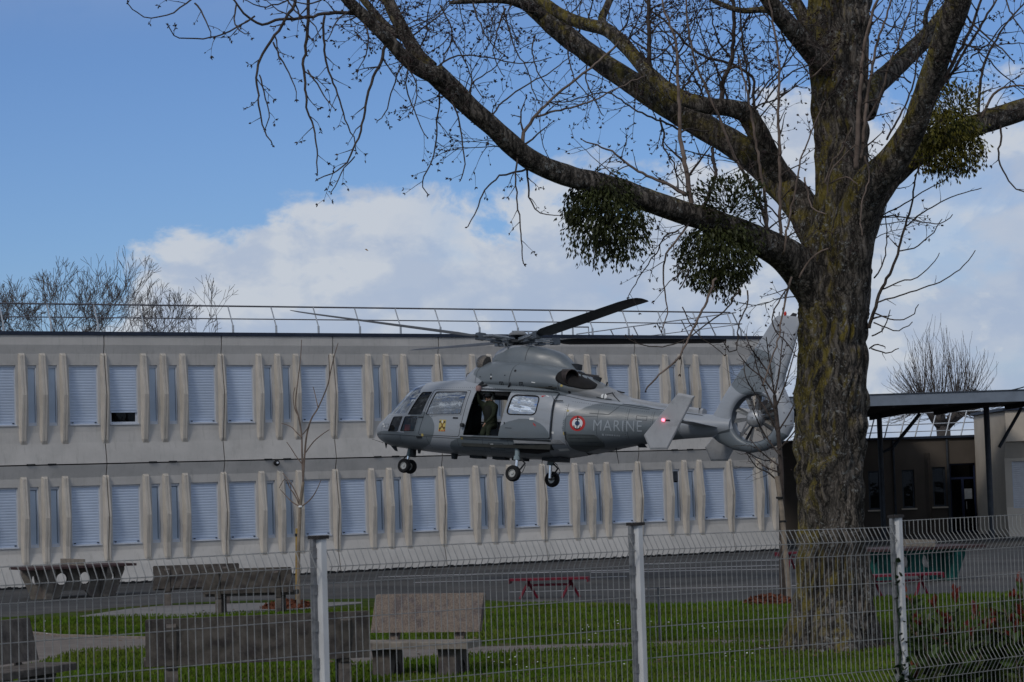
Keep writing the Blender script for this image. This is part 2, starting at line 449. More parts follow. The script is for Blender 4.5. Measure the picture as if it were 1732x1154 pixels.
def marking(x0, y0, x1, y1, wpx):
    P = [ground(x0, y0, .004), ground(x1, y1, .004), ground(x1, y1 + wpx, .004), ground(x0, y0 + wpx, .004)]
    mk = MB().add(P, [(0, 1, 2, 3)])
    tag(mk.build('court_marking', M['line'], fix=False), kind='structure')
marking(640, 975.5, 1480, 951, .9)
marking(820, 971, 1200, 959.5, 1.0)
marking(700, 985, 1060, 974.5, .9)
marking(1000, 968, 1330, 962, .9)
marking(860, 1001, 1500, 987, .8)
marking(1090, 953.5, 1330, 946.6, .8)

# grass: short blades over the lawn that can be seen
rs = np.random.RandomState(4)
def in_poly(px, py, poly):
    ins = np.zeros(len(px), bool); n = len(poly)
    for i in range(n):
        x1, y1 = poly[i]; x2, y2 = poly[(i + 1) % n]
        c = ((y1 > py) != (y2 > py)) & (px < (x2 - x1) * (py - y1) / (y2 - y1 + 1e-12) + x1)
        ins ^= c
    return ins
def gp(poly): return [tuple(ground(a, b)[:2]) for a, b in poly]
N = 190000
gy = 21 + 27 * rs.rand(N); gx = (rs.rand(N) * 2 - 1) * .26 * gy
ok = in_poly(gx, gy, gp(LAWN)) & ~in_poly(gx, gy, gp(PATH1)) & ~in_poly(gx, gy, gp(PATH2)) & ~in_poly(gx, gy, gp(PATH3))
dt = np.hypot(gx - SOIL_C[0], (gy - SOIL_C[1])) + .25 * np.sin(gx * 7) * np.sin(gy * 5)
ok &= (dt > .95) | (rs.rand(len(gx)) < np.clip((dt - .45) / .8, 0, 1) * .6)
worn = np.sin(gx * 1.7 + 2) * np.sin(gy * 1.1 + 1) + .6 * np.sin(gx * 4.1) * np.sin(gy * 3.3)
ok &= (worn < .75) | (rs.rand(len(gx)) < .45)
gx, gy = gx[ok], gy[ok]; N = len(gx)
ang = rs.rand(N) * 2 * PI; h = .03 + .045 * rs.rand(N) ** 1.5; wd = .010 + .012 * rs.rand(N)
lean = (rs.rand(N, 2) - .5) * .05
V = np.zeros((N, 3, 3), np.float32)
V[:, 0] = np.stack([gx - np.cos(ang) * wd, gy - np.sin(ang) * wd, np.full(N, .01)], 1)
V[:, 1] = np.stack([gx + np.cos(ang) * wd, gy + np.sin(ang) * wd, np.full(N, .01)], 1)
V[:, 2] = np.stack([gx + lean[:, 0], gy + lean[:, 1], .01 + h], 1)
def tri_mesh(name, V, m):
    n = len(V); me = bpy.data.meshes.new(name)
    me.vertices.add(n * 3); me.vertices.foreach_set('co', V.astype(np.float32).ravel())
    me.loops.add(n * 3); me.loops.foreach_set('vertex_index', np.arange(n * 3, dtype=np.int32))
    me.polygons.add(n); me.polygons.foreach_set('loop_start', np.arange(0, n * 3, 3, dtype=np.int32))
    me.update(calc_edges=True); me.materials.append(m)
    return me
tag(link('grass', tri_mesh('grass', V, M['grass'])), 'short green lawn grass with scattered daisies across the schoolyard', 'grass', kind='stuff')
sb = MB(); n_ = 40
ring = [(SOIL_C[0] + (1.15 + .25 * math.sin(3 * a_ + 1) + .15 * math.sin(7 * a_)) * math.cos(a_), SOIL_C[1] + (1.3 + .3 * math.sin(2 * a_)) * math.sin(a_), .0165) for a_ in np.linspace(0, 2 * PI, n_ + 1)[:-1]]
sb.add([(SOIL_C[0], SOIL_C[1], .0165)] + ring, [(0, i + 1, (i + 1) % n_ + 1) for i in range(n_)])
tag(sb.build('bare_soil', mat('bare_soil', (.060, .048, .034), .95, spec=.02, var=.4, vscale=6, bump=.6, bscale=40, col2=(.045, .058, .018), c2scale=3), fix=False), kind='structure')
lt = MB(); rl = random.Random(5)
for _ in range(900):
    if rl.random() < .45: a_ = rl.uniform(0, 2 * PI); d_ = .6 + abs(rl.gauss(0, 1.1)); p = np.array([SOIL_C[0] + d_ * math.cos(a_), SOIL_C[1] + d_ * math.sin(a_), .03])
    else: p = ground(rl.uniform(120, 1720), rl.uniform(1030, 1154), .05)
    a_ = rl.uniform(0, 2 * PI); L_ = rl.uniform(.02, .045); e_ = np.array([math.cos(a_), math.sin(a_), rl.uniform(-.3, .3)]) * L_; f_ = np.array([-math.sin(a_), math.cos(a_), rl.uniform(-.3, .5)]) * L_ * .5
    lt.add([p - e_, p + f_, p + e_, p - f_], [(0, 1, 2), (0, 2, 3)])
tag(lt.build('leaf_litter', mat('dead_leaf', (.10, .062, .034), .9, var=.4, vscale=3), fix=False), 'small dead brown leaves scattered over the lawn and round the poplar', 'leaf litter', kind='stuff')
dz_ = MB(); rd = random.Random(8)
for _ in range(60):
    cx_, cy_ = rd.choice([(480, 1070), (560, 1060), (980, 1075), (1000, 1060), (880, 1112), (1130, 1050), (1060, 1055), (1290, 1090), (1240, 1110), (1000, 1120), (70, 1062), (115, 1060), (860, 1120), (1200, 1062)])
    p = ground(cx_ + rd.gauss(0, 22), cy_ + rd.gauss(0, 7), .06)
    r_ = .010 + .009 * rd.random()
    dz_.lathe([(0, 0), (r_, .004), (0, .012)], 6, Matrix.Translation(p))
tag(dz_.build('daisies', M['white']), 'tiny white daisies dotted over the lawn', 'daisies', kind='stuff')

# ================================================================ SCHOOL BUILDING
TH = R(30.695)
W_, ZT, ZJ = 3.6, 7.043, 3.395
SEND = 6 * W_ + 2.12
school = empty('school_building', (-11.583, 66.835, 0), TH,
               'long two storey precast concrete school building with ribs and closed pale roller shutters', 'building')
# local axes: x along the facade, -y outwards, z up
def profile(z, st):
    if st == 0: P = [(0, .24), (.55, .12), (.95, 0), (2.85, 0), (3.02, .02), (3.378, .13)]
    else: P = [(3.412, .13), (4.0, .03), (4.3, 0), (6.35, 0), (6.50, .03), (6.75, .09), (7.043, .09)]
    return float(np.interp(z, [a for a, b in P], [b for a, b in P]))
WIN = {0: (1.11, 2.79), 1: (4.49, 6.18)}
BIG = [(.17, 1.03), (2.57, 3.43)]; SMALL = [(1.37, 1.63), (1.97, 2.23)]
def panel_mesh(st, smax=3.6):
    z0, z1 = WIN[st]
    zs = [0, .3, .55, .95, z0, z1, 3.02, 3.2, 3.378] if st == 0 else [3.412, 3.7, 4.0, 4.3, z0, z1, 6.5, 6.75, 6.9, 7.043]
    ss = sorted({0.016, smax - .016 if smax > 3.5 else smax} | {c for a in BIG + SMALL for c in a if c < smax})
    b = MB()
    for i in range(len(ss) - 1):
        for j in range(len(zs) - 1):
            s0, s1, a, c = ss[i], ss[i + 1], zs[j], zs[j + 1]
            hole = (a == z0) and any(abs(s0 - h[0]) < 1e-6 for h in BIG + SMALL)
            ya, yc = -profile(a, st), -profile(c, st)
            if not hole:
                b.add([(s0, ya, a), (s1, ya, a), (s1, yc, c), (s0, yc, c)], [(0, 1, 2, 3)])
            else:
                d = .16
                b.add([(s0, ya, a), (s1, ya, a), (s1, ya, c), (s0, ya, c), (s0, d, a), (s1, d, a), (s1, d, c), (s0, d, c)],
                      [(0, 1, 5, 4), (1, 2, 6, 5), (2, 3, 7, 6), (3, 0, 4, 7)])
    # edges of the panel turned in at the joints
    for s_ in (ss[0], ss[-1]):
        for j in range(len(zs) - 1):
            b.add([(s_, -profile(zs[j], st), zs[j]), (s_, -profile(zs[j + 1], st), zs[j + 1]), (s_, .16, zs[j + 1]), (s_, .16, zs[j])], [(0, 1, 2, 3)])
    for z_ in (zs[0], zs[-1]):
        b.add([(ss[0], -profile(z_, st), z_), (ss[-1], -profile(z_, st), z_), (ss[-1], .16, z_), (ss[0], .16, z_)], [(0, 1, 2, 3)])
    return b.mesh('wall_panel', M['precast'])

def rib_mesh(st, seam):
    zt_, zk, zb_ = (3.05, 1.92, .60) if st == 0 else (6.49, 5.34, 3.95)
    rows = [(zt_ + .02, .02, .11), (zt_ - .04, .085, .11), (zt_ - .3, .12, .105), (zk, .235, .10), (zk - .35, .20, .105), ((zk + zb_) / 2 - .15, .13, .112), (zb_ + .12, .055, .118), (zb_, -.01, .12)]
    b = MB(); V_ = []
    for z_, d, hw in rows:
        base = -profile(z_, st)
        tw = .062
        gw, gd = (.017, .06) if seam else (.006, .010)
        ridge = base - d
        if d <= .021: gd = min(gd, .01)
        V_.append([(-hw, base + .01, z_), (-tw, ridge, z_), (-gw, ridge, z_), (-gw * .8, ridge + gd, z_), (gw * .8, ridge + gd, z_), (gw, ridge, z_), (tw, ridge, z_), (hw, base + .01, z_)])
    n = 8
    vs = [p for r_ in V_ for p in r_]
    fs = []
    for i in range(len(rows) - 1):
        for k in range(n - 1): fs.append((i * n + k, i * n + k + 1, (i + 1) * n + k + 1, (i + 1) * n + k))
    fs.append(tuple(range(n))); fs.append(tuple((len(rows) - 1) * n + k for k in range(n)))
    b.add(vs, fs)
    return b.mesh('rib', M['precast_rib'])

def shutter_mesh(wd, z0, z1):
    b = MB(); hh = .0765; z_ = z0
    n = int((z1 - z0) / hh); hh = (z1 - z0) / n
    prof = []
    for k in range(n):
        zb_ = z0 + k * hh
        prof += [(zb_ + .002, .012), (zb_ + .010, .004), (zb_ + hh * .6, .0), (zb_ + hh - .006, .005), (zb_ + hh, .012)]
    vs = []; fs = []
    for zz, yy in prof: vs += [(0, yy, zz), (wd, yy, zz)]
    for i in range(len(prof) - 1): fs.append((2 * i, 2 * i + 1, 2 * i + 3, 2 * i + 2))
    b.add(vs, fs)
    return b.mesh('shutter', M['shutter'], fix=False)

def big_window_meshes(st):
    z0, z1 = WIN[st]; wd = .86
    fr = MB()
    fr.box((-.003, .055, z0), (.035, .10, z1)); fr.box((wd - .035, .055, z0), (wd + .003, .10, z1))
    fr.box((.035, .055, z1 - .05), (wd - .035, .10, z1)); fr.box((-.003, -.03, z0 - .004), (wd + .003, .10, z0 + .035))
    bar = MB(); bar.box((.04, .045, z0 + .036), (wd - .04, .085, z0 + .085))
    st_ = MB(); st_.box((0, .03, z0 + .06), (.055, .046, z0 + .085))
    return fr.mesh('window', M['frame_white']), shutter_mesh(wd - .074, z0 + .085, z1 - .05), bar.mesh('bottom_bar', M['shutter']), st_.mesh('stop', M['dark'])
def small_window_meshes(st):
    z0, z1 = WIN[st]; wd = .26
    fr = MB(); t_ = .03
    fr.box((-.003, .05, z0), (t_, .11, z1)); fr.box((wd - t_, .05, z0), (wd + .003, .11, z1))
    fr.box((t_, .05, z1 - t_ - .04), (wd - t_, .11, z1)); fr.box((t_, .05, z0), (wd - t_, .11, z0 + t_ + .06))
    pn = MB(); pn.box((t_, .085, z0 + t_ + .06), (wd - t_, .095, z1 - t_ - .04))
    gk = MB()
    if st == 0:
        gk.box((wd - t_ - .035, .079, z0 + .11), (wd - t_ - .024, .085, z1 - .09)); gk.box((t_ + .01, .079, z1 - .10), (wd - t_ - .036, .085, z1 - .09))
    else:
        gk.box((wd - t_ - .012, .081, z0 + .10), (wd - t_ - .008, .085, z1 - .08))
    return fr.mesh('window', M['frame_white']), pn.mesh('pane', M['panel_blue']), gk.mesh('gasket', M['dark'])
pm = {st: panel_mesh(st) for st in (0, 1)}
pm_end = {st: panel_mesh(st, SEND - 6 * W_) for st in (0, 1)}
rm = {(st, q): rib_mesh(st, q) for st in (0, 1) for q in (0, 1)}
bw = {st: big_window_meshes(st) for st in (0, 1)}; sw = {st: small_window_meshes(st) for st in (0, 1)}
# the shutter that is not quite shut, first panel of the upper storey
half_sh = shutter_mesh(.86 - .074, 4.49 + .40, 6.18 - .05)
for st in (0, 1):
    for k in range(-4, 7):
        s0 = k * W_
        end = (k == 6)
        link('wall_panel', (pm_end if end else pm)[st], school, (s0, 0, 0))
        for q, sr in enumerate((0, 1.2, 1.8, 2.4)):
            if s0 + sr > SEND + .01 : continue
            link('rib', rm[(st, 1 if q == 0 else 0)], school, (s0 + sr, 0, 0))
        for a, c in BIG:
            if s0 + c > SEND: continue
            wo_ = link('window', bw[st][0], school, (s0 + a, 0, 0))
            opened = (st == 1 and k == 0 and a < 1)
            if opened:
                link('shutter', half_sh, wo_, (.037, .062, 0)); link('bottom_bar', bw[st][2], wo_, (0, 0, .31))
                pn = MB(); pn.box((.06, .10, 4.53), (.80, .105, 4.95)); pn.build('pane', M['glass_dark'], wo_)
                fr = MB(); fr.box((.037, .09, 4.526), (.823, .112, 4.575)); fr.box((.037, .09, 4.575), (.07, .112, 4.9)); fr.box((.79, .09, 4.575), (.823, .112, 4.9)); fr.build('sash', M['frame_white'], wo_)
            else:
                link('shutter', bw[st][1], wo_, (.037, .062, 0)); link('bottom_bar', bw[st][2], wo_); link('stop', bw[st][3], wo_, (.07, 0, 0)); link('stop', bw[st][3], wo_, (.75, 0, 0))
        for a, c in SMALL:
            if s0 + c > SEND: continue
            wo_ = link('window', sw[st][0], school, (s0 + a, 0, 0))
            link('gasket', sw[st][2], wo_)
            if st == 0 and k == 5 and a < 1.5:
                lo = MB(); lo.box((.03, .085, 1.2), (.23, .095, 2.36)); lo.build('pane', M['panel_blue'], wo_)
                up = MB(); up.box((.03, .06, 2.40), (.23, .075, 2.72)); up.build('vent', M['steel_dark'], wo_)
            else:
                link('pane', sw[st][1], wo_)
        # pairs of small dark slots over the storey joint
        if st == 0:
            for ds in (1.25, 1.86):
                if s0 + ds + .3 > SEND: continue
                v_ = MB(); v_.box((0, -.16, 3.385), (.24, -.10, 3.43)); v_.build('slot', M['dark'], school, loc=(s0 + ds, 0, 0))
core = MB(); core.box((-4 * W_, .17, .0), (SEND - .05, 11.8, 7.02)); core.build('core', M['dark'], school)  # unseen dark box behind the panels, put in to block light
gb = MB()
for st in (0, 1):
    zs = [0, .55, .95, 2.85, 3.02, 3.385] if st == 0 else [3.405, 4.0, 4.3, 6.35, 6.5, 6.75, 7.043]
    for a, c in zip(zs, zs[1:]):
        gb.add([(SEND, -profile(a, st), a), (SEND, -profile(c, st), c), (SEND, 12, c), (SEND, 12, a)], [(0, 1, 2, 3)])
gb.add([(SEND, 12, 0), (SEND, 12, 7.043), (-4 * W_, 12, 7.043), (-4 * W_, 12, 0)], [(0, 1, 2, 3)])
gb.build('gable_wall', M['precast'], school)
rf = MB(); rf.box((-4 * W_, -.10, 7.046), (SEND + .04, 12.05, 7.085)); rf.build('roof', M['roofing'], school)
cp = MB(); cp.box((-4 * W_, -.125, 7.02), (SEND + .05, -.102, 7.125)); cp.box((SEND + .042, -.10, 7.02), (SEND + .062, 12.05, 7.125)); cp.build('coping', M['coping'], school)
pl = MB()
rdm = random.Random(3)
for i in range(-140, 237):   # ragged dark strip standing in for the shadow at the wall foot
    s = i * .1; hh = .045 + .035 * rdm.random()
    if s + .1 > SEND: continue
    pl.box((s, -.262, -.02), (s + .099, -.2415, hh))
pl.build('footing_shade', M['dark'], school)
# small round lamp on the storey joint
lp = MB(); lp.lathe([(.0, -.0), (.085, .0), (.095, .05), (.06, .09), (.0, .10)], 14, Matrix.Translation((1.62 + 1 * W_ - .0, -.14, 3.30)) @ Matrix.Rotation(R(90), 4, 'X'))
lamp_fix = lp.build('wall_lamp', M['dark'], school, True)
ln = MB(); ln.lathe([(0, .0), (.035, .0), (.03, .02), (0, .025)], 10, Matrix.Translation((1.62 + W_, -.242, 3.30)) @ Matrix.Rotation(R(90), 4, 'X'))
ln.build('lens', M['frame_white'], lamp_fix, True)

# guard rail round the roof edge
rail = empty('guard_rail', school.location + Vector((0, 0, 7.1)), TH, 'thin leaning grey guard rail along the flat roof edge of the ribbed school', 'guard rail')
def rail_post(parent, x, y, lx, ly, h=.86):
    b = MB(); b.tube([(x, y, .25), (x + lx, y + ly, h)], .022, 6)
    p = b.build('post', M['galv'], parent)
    c = MB(); c.box((x - .08, y - .05, -.01), (x + .08, y + .05, .04)); c.tube([(x, y, .03), (x, y, .27)], .032, 6); c.build('foot', M['galv'], p)
yr = .30
for k in range(-6, 17): rail_post(rail, -.02 + 1.39 * k, yr, 0, .34)
x_end = 22.35
tr = MB(); tr.tube([(-9, yr + .34, .86), (x_end, yr + .34, .86)], .027, 6); tr.build('top_rail', M['rail_dark'], rail)
mr = MB(); mr.tube([(-9, yr + .17, .47), (x_end + .35, yr + .17, .47)], .019, 6); mr.build('mid_rail', M['rail_dark'], rail)
rail2 = empty('guard_rail', school.matrix_basis @ Vector((22.9, 0, 7.1)), TH, 'guard rail of tilted posts receding along the gable end of the school roof', 'guard rail')
for k in range(7): rail_post(rail2, 0, .8 + 1.5 * k, -.34, 0)
t2 = MB(); t2.tube([(-.34, .6, .86), (-.34, 10.6, .86)], .022, 6); t2.build('top_rail', M['galv'], rail2)
t2 = MB(); t2.tube([(-.17, .6, .47), (-.17, 10.6, .47)], .017, 6); t2.build('mid_rail', M['galv'], rail2)
# roof access hatch rails, small frame behind the rotor
hat = empty('roof_ladder_frame', school.matrix_basis @ Vector((17.15, 6, 7.09)), TH, 'small pale steel ladder frame on the school roof behind the rotor', 'ladder frame')
hb = MB()
for x in (0, .55, 1.0, 1.35, 1.9, 2.35): hb.tube([(x, 0, 0), (x, 0, .62 + (.15 if x > 1.2 else 0))], .03, 6)
hb.build('upright', M['galv'], hat)
hb = MB(); hb.tube([(-.1, 0, .60), (1.1, 0, .60)], .03, 6); hb.tube([(1.3, 0, .77), (3.0, 0, .77)], .03, 6); hb.tube([(3.0, 0, 0), (3.0, 0, .77)], .02, 6); hb.build('crossbar', M['galv'], hat)

# ================================================================ CANOPY AND BUILDINGS ON THE RIGHT
def seg(px0, py0, px1, py1, Y): return at(px0, py0, Y), at(px1, py1, Y)
YF, YB = 76.0, 91.0
zbot = at(1600, 683, YF)[2]; ztop = at(1600, 664.5, YF)[2]
xl = at(1300, 690, YF)[0]; xr = at(1950, 690, YF)[0]
can = empty('canopy', (xl, YF, 0), 0, 'flat steel playground canopy with dark underside on two slim posts', 'canopy')
b = MB(); b.box((0, 0, zbot), (xr - xl, .12, ztop)); b.build('fascia', M['fascia'], can)
def yback(x): return 92.0 - (x + xl - at(1490, 800, 92)[0]) * (8.0 / (at(1690, 800, 84)[0] - at(1490, 800, 92)[0])) - YF
b = MB(); XR = xr - xl
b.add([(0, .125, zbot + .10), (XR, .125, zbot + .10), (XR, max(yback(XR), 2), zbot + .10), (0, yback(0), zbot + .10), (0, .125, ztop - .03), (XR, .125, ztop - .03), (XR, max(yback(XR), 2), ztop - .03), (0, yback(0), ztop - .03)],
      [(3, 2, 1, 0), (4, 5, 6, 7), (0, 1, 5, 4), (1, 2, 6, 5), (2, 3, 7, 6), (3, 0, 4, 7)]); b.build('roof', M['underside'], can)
for k in range(7):
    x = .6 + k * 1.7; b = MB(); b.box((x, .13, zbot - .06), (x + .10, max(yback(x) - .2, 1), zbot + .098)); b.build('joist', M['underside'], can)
b = MB(); b.box((-.02, -.03, ztop), (xr - xl, .2, ztop + .035)); b.build('edge_trim', M['steel_dark'], can)
for px, Y, wv in ((1491, 89.5, .10), (1673, 83.0, .105)):
    x = at(px, 800, Y)[0] - xl
    b = MB(); b.lathe([(wv, 0), (wv, zbot + .098)], 12, Matrix.Translation((x, Y - YF, 0)))
    po = b.build('post', M['steel_dark'], can, True)
    b = MB(); b.box((x - .2, Y - YF - .2, 0), (x + .2, Y - YF + .2, .025)); b.build('base_plate', M['steel_dark'], po)
x = at(1491, 800, 89.5)[0] - xl
b = MB(); p0 = at(1510, 757, 89.5) - np.array([xl, YF, 0]); p1 = at(1556, 700, 89.5) - np.array([xl, YF, 0])
b.tube([p0, p1], .07, 8); b.tube([(x, 13.5, p0[2] - .2), p0], .05, 8); b.build('brace', M['steel_dark'], can)
b = MB(); p0 = at(1690, 757, 83) - np.array([xl, YF, 0]); p1 = at(1728, 690, 83) - np.array([xl, YF, 0])
b.tube([p0, p1], .06, 8); b.build('brace', M['steel_dark'], can)

YW = 93.0
zt2 = at(1600, 741, YW)[2]
def bx(px): return at(px, 800, YW)[0]
def bz(py): return at(1590, py, YW)[2]
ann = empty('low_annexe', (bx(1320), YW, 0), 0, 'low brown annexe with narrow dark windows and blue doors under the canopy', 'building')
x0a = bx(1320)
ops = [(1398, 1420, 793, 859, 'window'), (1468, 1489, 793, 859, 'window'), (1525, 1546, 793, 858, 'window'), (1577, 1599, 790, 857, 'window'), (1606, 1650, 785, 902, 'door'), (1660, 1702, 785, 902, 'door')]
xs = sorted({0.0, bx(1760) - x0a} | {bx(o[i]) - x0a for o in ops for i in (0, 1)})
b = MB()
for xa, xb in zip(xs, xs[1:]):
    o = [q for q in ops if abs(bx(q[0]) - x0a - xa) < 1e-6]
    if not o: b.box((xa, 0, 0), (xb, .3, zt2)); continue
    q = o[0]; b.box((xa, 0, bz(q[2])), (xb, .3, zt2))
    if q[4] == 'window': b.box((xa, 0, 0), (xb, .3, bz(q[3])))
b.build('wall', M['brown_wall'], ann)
for xa in range(1, 20):
    if xa % 2: continue
    x = bx(1330 + xa * 19.5) - x0a
    if any(bx(q[0]) - x0a - .1 < x < bx(q[1]) - x0a + .1 for q in ops): continue
    b = MB(); b.prism([(0, 0), (.12, .14), (.24, 0)], lambda u, v, d: (x + u, -v - .002, d), .3, 3.2); b.build('rib', M['brown_wall'], ann)
for q in ops:
    xa, xb = bx(q[0]) - x0a, bx(q[1]) - x0a; z1, z0 = bz(q[2]), max(bz(q[3]), .02)
    b = MB(); t_ = .07
    b.box((xa + .001, .10, z0 + .001), (xa + t_, .2, z1 - .001)); b.box((xb - t_, .10, z0 + .001), (xb - .001, .2, z1 - .001)); b.box((xa + t_, .10, z1 - t_), (xb - t_, .2, z1 - .001)); b.box((xa + t_, .10, z0 + .001), (xb - t_, .2, z0 + t_))
    if q[4] == 'door':
        b.box(((xa + xb) / 2 - .05, .10, z0 + t_), ((xa + xb) / 2 + .05, .2, z1 - .62)); b.box((xa + t_, .10, z1 - .62), (xb - t_, .2, z1 - .54))
    fo = b.build(q[4], M['door_blue'] if q[4] == 'door' else M['steel_dark'], ann)
    b = MB(); b.box((xa + t_, .14, z0 + t_), (xb - t_, .15, z1 - t_)); b.build('pane', M['glass_dark'], fo)
    if q[4] == 'window':
        b = MB(); b.box((xa - .06, -.07, z0 - .06), (xb + .06, .098, z0 - .002)); b.build('sill', M['beige_wall'], fo)
    else:
        b = MB(); b.tube([((xa + xb) / 2 + .12, .06, .95), ((xa + xb) / 2 + .12, .06, 1.25)], .02, 6); b.box(((xa + xb) / 2 + .06, .09, 1.35), ((xa + xb) / 2 + .36, .099, 1.75)); b.build('handle', M['galv'], fo)
b = MB(); b.box((0, .31, 0), (bx(1760) - x0a, 9, zt2 - .05)); b.build('core', M['dark'], ann)
for px in (1512, 1603):
    b = MB(); x = bx(px) - x0a; b.tube([(x, -.08, 0), (x, -.08, zt2 - .1), (x, .05, zt2 - .02)], .045, 8); b.build('downpipe', M['steel_dark'], ann, True)
b = MB(); b.box((-.1, -.12, zt2 + .001), (bx(1760) - x0a, 9.1, zt2 + .09)); b.build('coping', M['coping'], ann)
ar = empty('guard_rail', (x0a, YW + .5, zt2 + .09), 0, 'galvanised guard rail with slanted posts on the low annexe roof', 'guard rail')
for px in range(1450, 1760, 26):
    x = bx(px) - x0a
    b = MB(); b.tube([(x, 0, 0), (x + .30, .1, .98)], .03, 6); b.build('post', M['galv'], ar)
for zz, rr in ((.98, .028), (.52, .024), (.22, .02)):
    b = MB(); b.tube([(bx(1440) - x0a, .1 * zz, zz * .93), (bx(1765) - x0a, .1 * zz, zz)], rr, 6); b.build('rail', M['galv'], ar)

YR = 87.0
xw = at(1700, 800, YR)[0]
wing = empty('side_wing', (xw, YR, 0), 0, 'beige ribbed wing with a white roller shutter at the right edge', 'building')
zc = lambda py: at(1710, py, YR)[2]
prof_w = [(0, .30), (zc(880), .12), (zc(858), 0), (zc(775), 0), (zc(752), .28), (zc(749), .30), (zc(747), .46), (zc(695), .46)]
b = MB(); L = 7.0
sx = [0, at(1712, 800, YR)[0] - xw, at(1712, 800, YR)[0] - xw + 1.25, L]
zz = sorted({a for a, c in prof_w} | {zc(781), zc(860)})
pf = lambda z: float(np.interp(z, [a for a, c in prof_w], [c for a, c in prof_w]))
for i in range(3):
    for a, c in zip(zz, zz[1:]):
        if i == 1 and zc(860) - 1e-6 <= a and c <= zc(781) + 1e-6: continue
        b.add([(sx[i], -pf(a), a), (sx[i + 1], -pf(a), a), (sx[i + 1], -pf(c), c), (sx[i], -pf(c), c)], [(0, 1, 2, 3)])
for a, c in zip(zz, zz[1:]): b.add([(0, -pf(a), a), (0, -pf(c), c), (0, 5.5, c), (0, 5.5, a)], [(0, 1, 2, 3)])
b.build('wall', M['beige_wall'], wing)
b = MB(); b.box((.05, .2, 0), (L, 5.4, zc(697))); b.build('core', M['dark'], wing)
b = MB(); b.box((-.1, -.55, zc(695) + .002), (L, 5.6, zc(695) + .1)); b.build('coping', M['coping'], wing)
b = MB(); b.box((sx[1], .03, zc(860)), (sx[2], .1, zc(860) + .06)); b.box((sx[1], .03, zc(860) + .06), (sx[1] + .05, .1, zc(781))); b.box((sx[2] - .05, .03, zc(860) + .06), (sx[2], .1, zc(781)))
wf = b.build('window', M['frame_white'], wing)
link('shutter', shutter_mesh(sx[2] - sx[1] - .1, zc(860) + .06, zc(781)), wf, (sx[1] + .05, .05, 0)).data.materials[0] = mat('white_shutter', (.55, .56, .58), .45, var=.05)

cb = MB()
pa, pb = at(1640, 659, 100), at(1760, 644, 96)
cb.tube([pa + (pb - pa) * t + np.array([0, 0, -.25 * 4 * t * (1 - t)]) for t in np.linspace(0, 1, 12)], .025, 5)
tag(cb.build('overhead_cable', M['dark']), 'thin dark overhead cable sagging above the canopy roof', 'cable')
# ================================================================ HELICOPTER
HO = np.array([0.39891316, 56.93454211, 2.60544502])
HY, HP, HB = R(30.3666), R(4.0), R(4.9957)
HM = Matrix.Rotation(PI - HY, 4, 'Z') @ Matrix.Rotation(-HP, 4, 'Y') @ Matrix.Rotation(HB, 4, 'X')
HW = Matrix.Translation(HO) @ HM
heli = empty('helicopter', HO, 0, 'grey naval helicopter hovering with its cabin door slid open', 'helicopter')
heli.rotation_euler = HM.to_euler()
# local axes: x forward, y to port, z up; origin on the main wheel axle line

def heli_paint(name='camouflage_paint', flat=None):
    m = bpy.data.materials.new(name); m.use_nodes = True
    t = NT(m.node_tree); b = m.node_tree.nodes['Principled BSDF']
    tcn = t.n('ShaderNodeTexCoord'); v = tcn.outputs['Object']
    sp = t.n('ShaderNodeSeparateXYZ'); t.link(v, sp.inputs[0]); x, y, z = sp.outputs
    nz = t.noise(v, 2.2, 3, .5)
    tot = None
    for cx_, cz_, rx_, rz_ in [(3.75, .62, 1.0, .30), (2.72, .98, .46, .42), (.62, .55, 1.33, .33), (-.25, .84, .72, .46), (-2.62, 1.2, 1.38, .58), (-.4, 2.52, 1.8, .66), (-5.75, .95, 1.0, .42), (-5.62, 2.62, .62, .55)]:
        a = t.math('POWER', t.math('DIVIDE', t.math('SUBTRACT', x, cx_), rx_), 2.0)
        c = t.math('POWER', t.math('DIVIDE', t.math('SUBTRACT', z, cz_), rz_), 2.0)
        e = t.math('SUBTRACT', 1.0, t.math('ADD', a, c))
        tot = e if tot is None else t.math('MAXIMUM', tot, e)
    tot = t.math('ADD', tot, t.math('MULTIPLY_ADD', nz, .5, -.25))
    k = t.smooth(tot, -.02, .03)
    col = t.mix(k, (.275, .298, .328, 1), (.124, .146, .163, 1))
    dirt = t.noise(t.scale(v, (.5, 1, 2.2)), 3.0, 7, .65)
    col = t.mix(t.math('MULTIPLY', t.smooth(dirt, .5, .75), .22), col, (.09, .085, .075, 1))
    # exhaust soot aft of the nozzle
    ax = t.math('POWER', t.math('DIVIDE', t.math('ADD', x, 1.9), .9), 2.0); cz2 = t.math('POWER', t.math('DIVIDE', t.math('SUBTRACT', z, 2.1), .30), 2.0)
    so = t.smooth(t.math('ADD', t.math('SUBTRACT', 1.0, t.math('ADD', ax, cz2)), t.math('MULTIPLY_ADD', dirt, 1, -.5)), 0, .8)
    col = t.mix(t.math('MULTIPLY', so, .45), col, (.10, .085, .065, 1))
    t.link(col, b.inputs['Base Color'])
    t.link(t.smooth(dirt, .3, .7, .30, .46), b.inputs['Roughness'])
    b.inputs['Specular IOR Level'].default_value = .5
    bn = t.n('ShaderNodeBump'); bn.inputs['Strength'].default_value = .05; bn.inputs['Distance'].default_value = .02
    t.link(t.noise(v, 5, 2, .5), bn.inputs['Height']); t.link(bn.outputs[0], b.inputs['Normal'])
    return m
M['paint'] = heli_paint()
M['paint_light'] = mat('pale_grey_paint', (.32, .33, .345), .4, var=.06, vscale=2, col2=(.24, .25, .26), c2scale=3, c2=(.5, .75))
M['seam'] = mat('panel_seam', (.03, .034, .038), .7)
M['rubber'] = mat('tyre_rubber', (.014, .014, .015), .75, var=.2)
